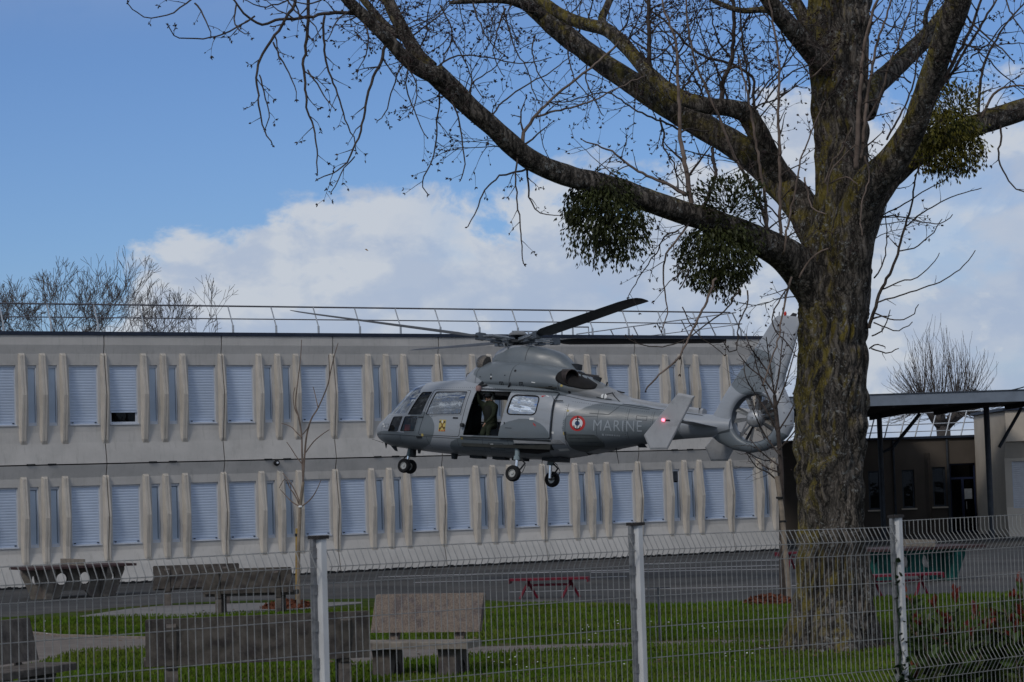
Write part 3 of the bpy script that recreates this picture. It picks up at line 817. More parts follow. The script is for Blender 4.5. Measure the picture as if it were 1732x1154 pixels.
M['rim'] = mat('wheel_rim', (.42, .42, .40), .4, metal=.3, var=.1)
M['strut_paint'] = mat('strut_paint', (.22, .28, .30), .35, var=.1)
M['chrome'] = mat('bright_piston', (.75, .76, .78), .14, metal=1.0, var=.03)
M['blade'] = mat('rotor_blade', (.022, .024, .028), .5, var=.15, vscale=3)
M['hub_metal'] = mat('rotor_head_metal', (.20, .22, .24), .38, metal=.6, var=.25, vscale=12)
M['hub_dark'] = mat('rotor_head_dark', (.025, .028, .032), .5, var=.2)
M['hub_blue'] = mat('blue_grey_fitting', (.07, .085, .105), .45, var=.2)
M['interior'] = mat('cabin_lining', (.030, .032, .030), .85, var=.2)
M['seat_cloth'] = mat('seat_cloth', (.018, .02, .022), .9, var=.2)
M['glass_cockpit'] = glass('cockpit_glass', (.34, .36, .39), .20, bump=.30)
M['glass_cabin'] = glass('cabin_door_glass', (.36, .38, .40), .46, bump=.22)
M['glass_far'] = glass('pale_cockpit_glass', (.75, .78, .80), .03)
M['glass_low'] = glass('chin_glass', (.45, .47, .49), -.01, bump=.4)
M['recess_dark'] = mat('exhaust_black', (.012, .011, .011), .75, var=.3)  # near-black that puts the shade of the exhaust opening into colour
M['nozzle'] = mat('burnt_nozzle', (.055, .045, .042), .5, metal=.6, var=.35, vscale=8)
M['mesh_screen'] = mat('intake_mesh', (.16, .145, .13), .7, metal=.3, var=.5, vscale=60)
M['rnd_red'] = mat('roundel_red', (.42, .035, .035), .45, var=.06)
M['rnd_white'] = mat('roundel_white', (.62, .63, .64), .45, var=.05)
M['rnd_blue'] = mat('roundel_blue', (.03, .06, .14), .45, var=.05)
M['ink'] = mat('black_marking', (.012, .012, .014), .5)
M['letter'] = mat('pale_lettering', (.27, .30, .33), .5, var=.05)
M['yellow'] = mat('yellow_marking', (.45, .36, .12), .5, var=.08)
M['mark_white'] = mat('white_marking', (.66, .67, .66), .5, var=.05)
M['brown_mark'] = mat('badge_brown', (.16, .09, .03), .5)
M['red_mark'] = mat('red_marking', (.45, .05, .05), .5)
M['red_light'] = emis('red_beacon_lit', (1.0, .12, .18), 5.0)
M['red_glass'] = mat('red_lamp_glass', (.45, .03, .02), .2)
M['duct'] = mat('duct_lining', (.085, .10, .12), .35, metal=.2, var=.12)
M['fan_blade'] = mat('fan_blade', (.14, .148, .155), .42, metal=.3, var=.15)
M['silver'] = mat('silver_spinner', (.36, .37, .38), .36, metal=.5, var=.15, vscale=9)

def interp_table(T):
    A = np.array(T, float); A = A[np.argsort(A[:, 0])]
    xs = A[:, 0]
    def f(x):
        x = min(max(x, xs[0]), xs[-1])
        i = min(max(int(np.searchsorted(xs, x)) - 1, 0), len(xs) - 2)
        h = xs[i + 1] - xs[i]; u = (x - xs[i]) / h
        d = (A[i + 1] - A[i]) / h
        def tang(j):
            if j <= 0 or j >= len(xs) - 1: return (A[min(j + 1, len(xs) - 1)] - A[max(j - 1, 0)]) / (xs[min(j + 1, len(xs) - 1)] - xs[max(j - 1, 0)])
            a = (A[j] - A[j - 1]) / (xs[j] - xs[j - 1]); c = (A[j + 1] - A[j]) / (xs[j + 1] - xs[j])
            return np.where(a * c > 0, 2 * a * c / (a + c + 1e-12 * np.sign(a + c + 1e-30)), 0)
        m0, m1 = tang(i), tang(i + 1)
        return (A[i] * (2 * u**3 - 3 * u**2 + 1) + h * m0 * (u**3 - 2 * u**2 + u) + A[i + 1] * (-2 * u**3 + 3 * u**2) + h * m1 * (u**3 - u**2))[1:]
    return f
# x: z bottom, z top, half width, z of widest, lower exponent, upper exponent
BODY = interp_table([
 (4.50, .87, .94, .03, .90, 2, 2), (4.44, .79, 1.07, .22, .92, 2.1, 2.1), (4.32, .70, 1.20, .42, .94, 2.2, 2.1), (4.14, .62, 1.32, .58, .96, 2.3, 2.1),
 (3.95, .575, 1.45, .72, .98, 2.5, 2.2), (3.7, .55, 1.665, .83, 1.0, 2.7, 2.4), (3.45, .53, 1.895, .91, 1.02, 2.8, 2.6), (3.3, .52, 2.03, .94, 1.05, 2.9, 2.8),
 (3.1, .50, 2.13, .97, 1.08, 3, 3), (2.7, .475, 2.21, 1.0, 1.1, 3, 3.2), (2.1, .445, 2.255, 1.02, 1.15, 3.1, 3.4), (1.3, .43, 2.28, 1.03, 1.18, 3.2, 3.5),
 (.3, .42, 2.27, 1.03, 1.2, 3.2, 3.4), (-.5, .45, 2.22, 1.03, 1.2, 3.1, 3.2), (-.9, .50, 2.14, 1.02, 1.2, 3, 3.0), (-1.45, .60, 2.00, .92, 1.22, 2.8, 2.7),
 (-2.2, .74, 1.90, .71, 1.26, 2.5, 2.4), (-2.9, .87, 1.82, .53, 1.31, 2.3, 2.2), (-3.7, 1.0, 1.72, .39, 1.35, 2.1, 2.1), (-4.6, 1.09, 1.62, .30, 1.36, 2, 2), (-5.2, 1.14, 1.58, .24, 1.36, 2, 2)])
COWL = interp_table([
 (1.98, 2.05, 2.24, .16, 2.12, 2, 2), (1.88, 2.0, 2.36, .46, 2.1, 2, 2.2), (1.68, 1.96, 2.54, .66, 2.1, 2, 2.4), (1.42, 1.95, 2.69, .76, 2.15, 2, 2.6),
 (.9, 1.93, 2.755, .84, 2.2, 2, 2.8), (.4, 1.92, 2.745, .86, 2.2, 2, 2.8), (-.1, 1.9, 2.71, .86, 2.2, 2, 2.8), (-.6, 1.88, 2.66, .84, 2.2, 2, 2.8), (-.98, 1.85, 2.60, .80, 2.15, 2, 2.7),
 (-1.15, 1.8, 2.52, .74, 2.1, 2, 2.5), (-1.45, 1.75, 2.40, .63, 2.05, 2, 2.4), (-1.83, 1.7, 2.24, .50, 1.95, 2, 2.3), (-2.3, 1.65, 2.05, .34, 1.85, 2, 2.2), (-2.62, 1.6, 1.915, .21, 1.78, 2, 2), (-2.78, 1.6, 1.85, .12, 1.7, 2, 2)])
DOME = interp_table([
 (1.29, 2.5, 2.76, .10, 2.55, 2, 2), (1.24, 2.5, 2.90, .25, 2.55, 2, 2.3), (1.12, 2.5, 3.03, .36, 2.55, 2, 2.6), (.92, 2.5, 3.115, .42, 2.55, 2, 2.8), (.66, 2.5, 3.165, .44, 2.55, 2, 3), (.33, 2.5, 3.17, .44, 2.55, 2, 3),
 (.0, 2.5, 3.135, .42, 2.5, 2, 3), (-.36, 2.45, 3.06, .36, 2.5, 2, 3), (-.62, 2.4, 2.97, .31, 2.45, 2, 3), (-.85, 2.35, 2.79, .25, 2.4, 2, 3), (-1.08, 2.3, 2.58, .18, 2.35, 2, 3)])
def side_y(tab, x, z):
    zb, zt, wv, zw, nl, nu = tab(x)
    if z >= zw: u = (z - zw) / max(zt - zw, 1e-6); n = nu
    else: u = (zw - z) / max(zw - zb, 1e-6); n = nl
    u = min(max(u, 0), 1)
    return float(wv * max(1 - u ** n, 0) ** (1 / n))
def sect(tab, x, phi):
    zb, zt, wv, zw, nl, nu = tab(x)
    c, s = math.cos(phi), math.sin(phi)
    n = nu if s >= 0 else nl
    y = wv * math.copysign(abs(c) ** (2 / n), c)
    z = zw + (zt - zw) * abs(s) ** (2 / n) if s >= 0 else zw - (zw - zb) * abs(s) ** (2 / n)
    return (x, y, z)

def pin(x, z, poly):
    ins = False; n = len(poly)
    for i in range(n):
        x1, y1 = poly[i]; x2, y2 = poly[(i + 1) % n]
        if (y1 > z) != (y2 > z) and x < (x2 - x1) * (z - y1) / (y2 - y1) + x1: ins = not ins
    return ins

Q_FRONT = [(2.77, 1.90), (2.44, 1.91), (2.66, 1.315), (3.10, 1.305)]
CHIN_A = [(3.57, 1.275), (3.215, 1.285), (3.36, .885), (3.74, .885)]
CHIN_B = [(3.17, 1.285), (2.755, 1.29), (2.84, .90), (3.31, .895)]
DOORWIN = [(2.345, 1.915), (1.41, 1.935), (1.53, 1.35), (2.56, 1.315)]
CABIN = [(1.20, 1.965), (-.45, 1.965), (-.45, .86), (1.46, .84)]
DOOR = [(.17, 1.955), (-.73, 1.93), (-.88, 1.885), (-.99, 1.77), (-.97, .855), (.42, .825)]
SLIDEWIN = [(.10, 1.865), (-.63, 1.845), (-.58, 1.395), (.22, 1.39)]
STARWIN = [(.85, 1.86), (-.15, 1.86), (-.2, 1.36), (.95, 1.36)]
def roundpoly(poly, r, k=5):
    out = []; n = len(poly)
    for i in range(n):
        p0, p1, p2 = (np.array(poly[(i + d) % n], float) for d in (-1, 0, 1))
        a = (p0 - p1) / np.linalg.norm(p0 - p1); c = (p2 - p1) / np.linalg.norm(p2 - p1)
        rr = min(r, .45 * np.linalg.norm(p0 - p1), .45 * np.linalg.norm(p2 - p1))
        A, C = p1 + a * rr, p1 + c * rr
        for j in range(k + 1):
            t = j / k; out.append(tuple((1 - t)**2 * A + 2 * t * (1 - t) * p1 + t * t * C))
    return out
SLIDEWIN = roundpoly(SLIDEWIN, .13); STARWIN = roundpoly(STARWIN, .13)
DOORWIN_R = roundpoly(DOORWIN, .06); Q_R = roundpoly(Q_FRONT, .04); CA_R = roundpoly(CHIN_A, .05); CB_R = roundpoly(CHIN_B, .05)
def resample(poly, step):
    out = []
    n = len(poly)
    for i in range(n):
        a = np.array(poly[i], float); c = np.array(poly[(i + 1) % n], float)
        k = max(1, int(np.linalg.norm(c - a) / step + .5))
        for j in range(k): out.append(tuple(a + (c - a) * j / k))
    return out
def inset(poly, d):
    """move every edge inwards by d (positive) for a convex outline given in order"""
    P = [np.array(p, float) for p in poly]; n = len(P)
    area = sum(P[i][0] * P[(i + 1) % n][1] - P[(i + 1) % n][0] * P[i][1] for i in range(n))
    s = 1 if area > 0 else -1
    out = []
    for i in range(n):
        a = P[i] - P[i - 1]; c = P[(i + 1) % n] - P[i]
        a = a / max(np.linalg.norm(a), 1e-9); c = c / max(np.linalg.norm(c), 1e-9)
        na = np.array([-a[1], a[0]]) * s; nc = np.array([-c[1], c[0]]) * s
        m_ = na + nc; L = np.linalg.norm(m_); m_ = m_ / L if L > 1e-6 else na
        out.append(tuple(P[i] + m_ * d / max(m_ @ na, .4)))
    return out
def conf(x, z, off, side=1, tab=BODY):
    return (x, side * (side_y(tab, x, z) + off), z)
def patch(mb, poly, off, side=1, tab=BODY, step=.05, rim=None, mi=0, k=5):
    """a sheet that follows the skin; rim: also drop its edge back to that offset"""
    P = resample(poly, step); n = len(P)
    c = np.mean(np.array(P), 0)
    vs = []; fs = []
    for r_ in range(k):
        t = 1 - r_ / k
        for p in P: q = c + (np.array(p) - c) * t; vs.append(conf(q[0], q[1], off, side, tab))
    vs.append(conf(c[0], c[1], off, side, tab))
    for r_ in range(k - 1):
        for i in range(n): j = (i + 1) % n; fs.append((r_ * n + i, r_ * n + j, (r_ + 1) * n + j, (r_ + 1) * n + i))
    for i in range(n): fs.append(((k - 1) * n + i, (k - 1) * n + (i + 1) % n, k * n))
    if rim is not None:
        b0 = len(vs); vs += [conf(p[0], p[1], rim, side, tab) for p in P]
        for i in range(n): j = (i + 1) % n; fs.append((j, i, b0 + i, b0 + j))
    mb.add(vs, fs, mi)
def strip(mb, poly, d_in, d_out, off, side=1, tab=BODY, step=.05, closed=True, rim=-.01, mi=0):
    """a frame that runs round an outline, following the skin"""
    P = resample(poly, step); A = inset(P, d_in); B = inset(P, -d_out); n = len(P)
    vs = [conf(*p, off, side, tab) for p in A] + [conf(*p, off, side, tab) for p in B] + [conf(*p, rim, side, tab) for p in A] + [conf(*p, rim, side, tab) for p in B]
    fs = []
    for i in range(n):
        j = (i + 1) % n
        fs += [(i, j, n + j, n + i), (j, i, 2 * n + i, 2 * n + j), (n + i, n + j, 3 * n + j, 3 * n + i)]
    mb.add(vs, fs, mi)
def line(mb, pts, wv, off, side=1, tab=BODY, step=.05, mi=0):
    P = []
    for a, c in zip(pts, pts[1:]):
        a = np.array(a, float); c = np.array(c, float); k = max(1, int(np.linalg.norm(c - a) / step))
        P += [a + (c - a) * j / k for j in range(k)]
    P.append(np.array(pts[-1], float))
    vs = []; fs = []
    for i, p in enumerate(P):
        d = P[min(i + 1, len(P) - 1)] - P[max(i - 1, 0)]; d = d / np.linalg.norm(d); nn = np.array([-d[1], d[0]]) * wv / 2
        vs += [conf(*(p + nn), off, side, tab), conf(*(p - nn), off, side, tab)]
    for i in range(len(P) - 1): fs.append((2 * i, 2 * i + 1, 2 * i + 3, 2 * i + 2))
    mb.add(vs, fs, mi)

# --- fuselage skin with real openings
zpost = lambda x: 1.89 - (x - 2.80) * 1.72
def hole(x, y, z):
    if x > 2.6 and x < 3.94 and z > max(zpost(x) if x < 3.05 else 1.32, 1.32) + .02:
        if abs(y) > .045 and z < BODY(x)[1] - (.045 if x < 3.2 else 0.0) or abs(y) > .045:
            if x > 2.80: return True
    if y > 0:
        for q in (Q_R, CA_R, CB_R, DOORWIN_R, CABIN):
            if pin(x, z, q): return True
    else:
        for q in (Q_R, CA_R, CB_R, DOORWIN_R, STARWIN):
            if pin(x, z, q): return True
    return False
NXS, NR = 372, 168
xs_ = np.linspace(4.50, -5.2, NXS)
b = MB()
grid = [[sect(BODY, x, 2 * PI * k / NR) for k in range(NR)] for x in xs_]
b.v = [p for r_ in grid for p in r_]
for i in range(NXS - 1):
    for k in range(NR):
        k2 = (k + 1) % NR
        c = np.mean([grid[i][k], grid[i][k2], grid[i + 1][k2], grid[i + 1][k]], 0)
        if -.5 < c[0] < 4 and hole(*c): continue
        b.f.append((i * NR + k, (i + 1) * NR + k, (i + 1) * NR + k2, i * NR + k2)); b.m.append(0)
b.f.append(tuple(range(NR))); b.m.append(0)
b.build('fuselage', M['paint'], heli, smooth='all')

# --- windows: frame strips over the cut edges, panes inside
for side in (1, -1):
    for nm, poly in (('quarter_window', Q_R), ('chin_window', CA_R), ('chin_window', CB_R), ('cockpit_window', DOORWIN_R)):
        b = MB(); strip(b, poly, .014, .016, .006, side); o = b.build(nm, M['paint'], heli, True)
        b = MB(); strip(b, inset(poly, .018), .007, .007, .009, side, rim=0); b.build('window_seal', M['rubber'], o)
        b = MB(); patch(b, inset(poly, .01), -.004, side, k=4); b.build('pane', (M['glass_cockpit'] if side == 1 else M['glass_far']) if nm == 'cockpit_window' else M['glass_low'], o, smooth='all')
# windscreen: two panes either side of a centre post
for side in (1, -1):
    b = MB(); nu_, nv_ = 26, 14; vs = []; fs = []
    for i in range(nu_ + 1):
        x = 3.95 - (3.95 - 2.82) * i / nu_
        zlo = max(1.31, zpost(x) if x < 3.06 else 1.31) if x < 3.9 else 1.31
        zt_ = BODY(x)[1]
        zlo = min(zlo, zt_ - .01)
        ylo = side_y(BODY, x, zlo)
        zb, zt0, wv, zw, nl, nu = BODY(x)
        phi0 = math.asin(min(max((zlo - zw) / (zt0 - zw), 0), 1) ** (nu / 2))
        for j in range(nv_ + 1):
            phi = phi0 + (PI / 2 - phi0) * j / nv_
            p = sect(BODY, x, phi); vs.append((p[0], side * max(p[1], 0), p[2] - .004))
    for i in range(nu_):
        for j in range(nv_): a = i * (nv_ + 1) + j; fs.append((a, a + 1, a + nv_ + 2, a + nv_ + 1))
    b.add(vs, fs); o = b.build('windscreen', M['glass_cockpit'], heli, smooth='all')
    b = MB(); line(b, [(2.76, 1.95), (2.835, 1.80), (3.125, 1.315), (3.24, 1.305), (3.55, 1.312), (3.90, 1.33)], .042, .006, side); b.build('screen_frame', M['paint'], o)
b = MB()
P = [np.array(sect(BODY, x, PI / 2)) + [0, 0, .004] for x in np.linspace(3.98, 2.78, 20)]
b.add([p + [0, s * .04, -.003] for p in P for s in (-1, 1)], [(2 * i, 2 * i + 1, 2 * i + 3, 2 * i + 2) for i in range(19)])
b.build('centre_post', M['paint'], heli)
b = MB()
P = [np.array(sect(BODY, 2.79, PI * t)) + [0, 0, .003] for t in np.linspace(.2, .8, 24)]
b.add([p + [s * .05, 0, .0] for p in P for s in (-1, 1)], [(2 * i, 2 * i + 1, 2 * i + 3, 2 * i + 2) for i in range(23)])
b.build('screen_header', M['paint'], heli)
b = MB(); b.tube([(3.55, .10, 1.83), (3.78, .16, 1.63), (3.98, .2, 1.46)], .012, 6); b.build('wiper', M['hub_dark'], heli)

# cockpit doors and other seams
for side in (1, -1):
    b = MB(); strip(b, roundpoly([(2.41, 1.95), (1.335, 1.95), (1.555, .82), (2.73, .835)], .06), .006, .006, .003, side, rim=-.002); b.build('cockpit_door', M['seam'], heli)
b = MB(); line(b, [(4.25, .845), (2.74, .80), (1.6, .775), (1.0, .78)], .010, .003); line(b, [(.9, .82), (.92, .50)], .008, .003); line(b, [(2.5, .80), (2.45, .50)], .008, .003)
line(b, [(-.98, 1.93), (-1.66, 1.81), (-2.64, 1.72), (-3.2, 1.66)], .012, .003); line(b, [(-1.85, 1.50), (-2.3, 1.49), (-2.42, 1.62), (-2.5, 1.74)], .012, .003)
line(b, [(-1.33, 1.7), (-1.31, .62)], .008, .003); line(b, [(-2.05, 1.6), (-2.05, .76)], .007, .003)
line(b, [(4.05, .62), (4.08, .80), (3.98, 1.02), (3.80, 1.28)], .007, .003); line(b, [(3.32, .53), (3.30, .82)], .007, .003); line(b, [(.2, .80), (.18, .48)], .007, .003); line(b, [(1.62, .50), (1.60, .77)], .007, .003)
line(b, [(-2.75, 1.66), (-2.75, .92)], .007, .003); line(b, [(-3.35, 1.62), (-3.35, 1.02)], .007, .003); line(b, [(-1.33, 1.40), (-2.05, 1.43)], .006, .003); line(b, [(-4.0, 1.55), (-4.0, 1.10)], .006, .003)
strip(b, [(-2.95, 1.50), (-3.2, 1.49), (-3.2, 1.40), (-2.95, 1.41)], .004, .004, .003, rim=0); strip(b, [(.75, .70), (.35, .70), (.35, .55), (.75, .55)], .004, .004, .003, rim=0); strip(b, [(3.85, 1.08), (3.72, 1.08), (3.72, .98), (3.85, .98)], .004, .004, .003, rim=0)
b.build('panel_seams', M['seam'], heli)
b = MB(); rv_ = random.Random(2)
for x0_, z0_, x1_, z1_, n_ in ((4.0, .835, 2.8, .79, 26), (1.4, 2.03, -.9, 1.99, 40), (-1.4, 1.76, -3.2, 1.60, 36), (-2.70, 1.60, -2.70, .95, 14), (-3.30, 1.58, -3.30, 1.05, 11), (-1.29, 1.65, -1.27, 1.05, 13), (1.3, .52, -.1, .50, 28), (2.35, 2.0, 1.4, 2.02, 18)):
    for k in range(n_):
        t_ = k / (n_ - 1); x_, z_ = x0_ + (x1_ - x0_) * t_, z0_ + (z1_ - z0_) * t_
        patch(b, [(x_ + .006, z_ + .006), (x_ - .006, z_ + .006), (x_ - .006, z_ - .006), (x_ + .006, z_ - .006)], .003, k=1, step=1)
tag(b.build('rivets', M['seam'], heli, fix=False), kind='stuff')
b = MB(); patch(b, [(2.75, 1.245), (2.60, 1.245), (2.60, 1.275), (2.75, 1.275)], .012, rim=0); patch(b, [(1.74, 1.25), (1.60, 1.25), (1.60, 1.285), (1.74, 1.285)], .012, rim=0)
patch(b, [(2.80, .80), (2.62, .80), (2.64, .76), (2.78, .75)], .02, rim=0); b.build('door_handles', M['hub_dark'], heli)

# --- cabin lining, floor, seats, bulkheads
b = MB()
b.box((1.50, -.93, .60), (-.95, .93, .80)); b.build('cabin_floor', M['interior'], heli)
b = MB(); b.box((3.4, -.62, .62), (1.52, .62, .78)); b.build('cockpit_floor', M['interior'], heli)
b = MB()
for i in range(40):
    a0 = 2 * PI * i / 40
    z0, z1 = sect(BODY, -.93, a0), sect(BODY, -.93, a0 + 2 * PI / 40)
    b.add([(-.93, 0, 1.2), (z0[0], z0[1] * .97, .02 + z0[2] * .98), (z1[0], z1[1] * .97, .02 + z1[2] * .98)], [(0, 1, 2)])
b.build('rear_bulkhead', M['interior'], heli)
b = MB(); b.box((1.3, -.80, 2.06), (-.92, .80, 2.09)); b.build('headliner', M['interior'], heli)
def seat(x, y, col='seat_cloth'):
    b = MB(); b.box((x - .24, y - .22, 1.0), (x + .24, y + .22, 1.1)); b.box((x - .30, y - .22, 1.05), (x - .20, y + .22, 1.72)); b.box((x - .29, y - .12, 1.73), (x - .22, y + .12, 1.92)); b.box((x - .2, y - .18, .79), (x + .2, y + .18, 1.0))
    return b.build('seat', M[col], heli)
seat(2.25, .42); seat(2.25, -.42)
b = MB(); b.box((3.05, -.62, .79), (3.22, .62, 1.22)); b.box((3.0, -.62, 1.22), (3.26, .62, 1.26)); b.build('instrument_panel', M['hub_dark'], heli)
b = MB(); b.box((3.20, .42, .91), (3.36, .64, 1.10)); b.build('equipment_box', mat('red_box', (.62, .07, .04), .5), heli)
b = MB(); b.box((-.45, -.55, .81), (-.85, .55, 1.22)); b.box((-.8, -.55, 1.22), (-.9, .55, 1.75)); b.build('bench_seat', M['seat_cloth'], heli)

# --- sliding door hung outside, open
b = MB(); D_ = roundpoly(DOOR, .05)
P = resample(D_, .05); Wn = resample(SLIDEWIN, .05)
cen = np.array([-.22, 1.62])
import bisect
def door_off(p): return .075
# door skin = ring between outline and window: lofted by angle about the window centre
def polar_hit(poly, ang):
    d = np.array([math.cos(ang), math.sin(ang)]); best = None
    for i in range(len(poly)):
        a = np.array(poly[i]) - cen; c = np.array(poly[(i + 1) % len(poly)]) - cen; e = c - a
        den = d[0] * e[1] - d[1] * e[0]
        if abs(den) < 1e-9: continue
        t = (a[0] * e[1] - a[1] * e[0]) / den; u = (a[0] * d[1] - a[1] * d[0]) / den
        if t > 0 and -1e-6 <= u <= 1 + 1e-6: best = t if best is None else max(best, t)
    return best
angs = sorted([math.atan2(*(np.array(p) - cen)[::-1]) for p in D_] + [math.atan2(*(np.array(p) - cen)[::-1]) for p in SLIDEWIN] + list(np.linspace(-PI, PI, 97)[:-1]))
KK = 7; vs = []; fs = []
for a in angs:
    ri, ro = polar_hit(SLIDEWIN, a), polar_hit(D_, a); d = np.array([math.cos(a), math.sin(a)])
    for j in range(KK + 1):
        q = cen + d * (ri + (ro - ri) * j / KK); vs.append(conf(q[0], q[1], .075))
    q = cen + d * ro; vs.append(conf(q[0], q[1], .035)); q = cen + d * ri; vs.append(conf(q[0], q[1], .045))
S_ = KK + 3; n = len(angs)
for i in range(n):
    j = (i + 1) % n
    for k in range(KK): fs.append((i * S_ + k, i * S_ + k + 1, j * S_ + k + 1, j * S_ + k))
    fs.append((i * S_ + KK, i * S_ + KK + 1, j * S_ + KK + 1, j * S_ + KK)); fs.append((i * S_, j * S_, j * S_ + KK + 2, i * S_ + KK + 2))
b.add(vs, fs); sdoor = b.build('sliding_door', M['paint'], heli, smooth=40)
b = MB(); strip(b, SLIDEWIN, .012, .016, .083, rim=.06); b.build('window_seal', M['rubber'], sdoor)
b = MB(); patch(b, inset(SLIDEWIN, .005), .066); b.build('window', M['glass_cabin'], sdoor, smooth='all')
b = MB(); patch(b, inset(D_, .01), .034); b.build('inner_skin', M['interior'], sdoor, smooth='all') if False else None
b = MB(); line(b, [(.22, 1.065), (.04, 1.06)], .012, .082); patch(b, [(.27, 1.20), (.25, 1.14), (.235, 1.15), (.235, 1.20)], .08); b.build('handle', M['seam'], sdoor)
b = MB(); patch(b, [(-.43, 1.325), (-.55, 1.325), (-.55, 1.27), (-.43, 1.27)], .079); b.build('placard', M['mark_white'], sdoor)
b = MB(); patch(b, [(-.65, 1.86), (-.76, 1.87), (-.68, 1.82)], .08); patch(b, [(-.53, 1.21), (-.60, 1.17), (-.62, 1.12), (-.56, 1.15)], .08); b.build('red_mark', M['red_mark'], sdoor)
b = MB(); patch(b, [(-.77, 1.875), (-.84, 1.86), (-.84, 1.84), (-.77, 1.855)], .08); b.build('white_mark', M['mark_white'], sdoor)
b = MB(); line(b, [(1.5, .815), (-.98, .80)], .035, .05); line(b, [(1.21, 2.0), (-.98, 1.975)], .022, .04); b.build('door_rails', M['seam'], heli)
b = MB(); b.tube([conf(-.87, 1.75, .06), conf(-1.20, 1.76, .06)], .012, 6); b.tube([conf(-1.02, 1.95, .05), conf(-1.0, 1.75, .07), conf(-.99, .86, .07)], .014, 6); b.build('door_guide', M['seam'], heli)
b = MB(); b.box((1.50, .82, .80), (.2, .985, .842)); b.build('door_sill', M['paint_light'], heli)
b = MB(); strip(b, roundpoly(CABIN, .05), .02, .022, .008, 1); b.build('door_frame', M['paint'], heli, True)
b = MB(); strip(b, STARWIN, .022, .026, .008, -1); o = b.build('cabin_window', M['rubber'], heli, True)
b = MB(); patch(b, inset(STARWIN, .01), -.004, -1); b.build('pane', glass('pale_cabin_glass', (.75, .78, .80), .03), o, smooth='all')
b = MB(); b.lathe([(0, -.05), (.05, -.045), (.06, 0), (.045, .04), (0, .05)], 12, Matrix.Translation(conf(1.43, 1.10, .06))); b.build('step_lamp', M['hub_dark'], heli, True)
b = MB(); b.lathe([(0, -.07), (.055, -.06), (.075, 0), (.06, .06), (0, .075)], 14, Matrix.Translation((1.12, .97, 2.0))); o = b.build('hoist_lamp', mat('pinkish_lamp', (.30, .20, .19), .4), heli, True)
b = MB(); b.tube([(1.12, .97, 2.05), (1.12, .80, 2.16)], .04, 8); b.tube([(1.12, .92, 2.07), (.95, .86, 2.10)], .025, 6); b.build('bracket', M['hub_dark'], o)

# --- engine cowling, pylon fairing
def loft(tab, x0, x1, nx, nr, name, m, cap=True):
    b = MB(); xs = np.linspace(x0, x1, nx)
    b.v = [sect(tab, x, 2 * PI * k / nr) for x in xs for k in range(nr)]
    for i in range(nx - 1):
        for k in range(nr): k2 = (k + 1) % nr; b.f.append((i * nr + k, (i + 1) * nr + k, (i + 1) * nr + k2, i * nr + k2)); b.m.append(0)
    b.f.append(tuple(range(nr))); b.m.append(0); b.f.append(tuple((nx - 1) * nr + k for k in range(nr))); b.m.append(0)
    return b.build(name, m, heli, smooth=50)
loft(COWL, 1.98, -2.78, 110, 56, 'engine_cowling', M['paint'])
loft(DOME, 1.29, -1.08, 60, 48, 'pylon_fairing', M['paint'])
b = MB(); line(b, [(.36, 2.03), (.34, 2.3), (.30, 2.55), (.22, 2.70)], .012, .004, tab=COWL); line(b, [(-.965, 1.95), (-.965, 2.3), (-.965, 2.52)], .014, .004, tab=COWL); line(b, [(1.2, 2.0), (.5, 2.005), (-.97, 1.96), (-1.66, 1.86), (-2.5, 1.79)], .012, .006, tab=COWL)
line(b, [(.20, 2.75), (.19, 2.95), (.17, 3.10)], .010, .004, tab=DOME); line(b, [(-2.42, 1.80), (-2.25, 1.95), (-2.15, 2.05)], .02, .004, tab=COWL)
line(b, [(1.35, 2.1), (1.33, 2.4), (1.28, 2.6)], .01, .004, tab=COWL)
b.build('cowling_seams', M['seam'], heli)
b = MB()
for x, z, r_ in ((.22, 2.46, .030), (.48, 2.34, .016), (.88, 2.36, .016), (.87, 2.26, .028), (.16, 2.08, .026), (-1.22, 1.99, .032), (1.2, 2.3, .016)):
    patch(b, [(x + r_ * math.cos(a), z + r_ * math.sin(a)) for a in np.linspace(0, 2 * PI, 13)[:-1]], .006, tab=COWL, k=2)
b.build('cowling_ports', M['ink'], heli)
b = MB()
for x, z in ((.57, 2.13), (.02, 2.13), (-.76, 2.05)):
    strip(b, [(x + .045, z + .05), (x - .045, z + .05), (x - .045, z - .035), (x, z - .06), (x + .045, z - .035)], .008, .008, .006, tab=COWL, rim=0)
    patch(b, [(x + .012, z + .03), (x - .012, z + .03), (x - .012, z - .02), (x + .012, z - .02)], .005, tab=COWL, k=2)
b.build('latches', M['ink'], heli)
b = MB(); b.tube([(.38, .83, 2.0), (.34, .85, 2.10), (.31, .85, 2.2)], [.035, .022, .006], 6); b.build('probe', M['ink'], heli)
b = MB(); patch(b, [(-1.0 - .03 * math.cos(a) - .05, 2.13 + .03 * math.sin(a)) for a in np.linspace(0, 2 * PI, 11)[:-1]], .006, tab=COWL, k=2)
patch(b, [(-1.32, 1.55), (-1.37, 1.55), (-1.37, 1.51), (-1.32, 1.51)], .005); patch(b, [(2.64, .86), (2.58, .86), (2.58, .80), (2.64, .80)], .005); patch(b, [(1.5, .80), (1.44, .80), (1.44, .76), (1.5, .76)], .005); patch(b, [(-1.28, 1.03), (-1.33, 1.03), (-1.33, .96), (-1.28, .96)], .006)
b.build('yellow_mark', M['yellow'], heli)
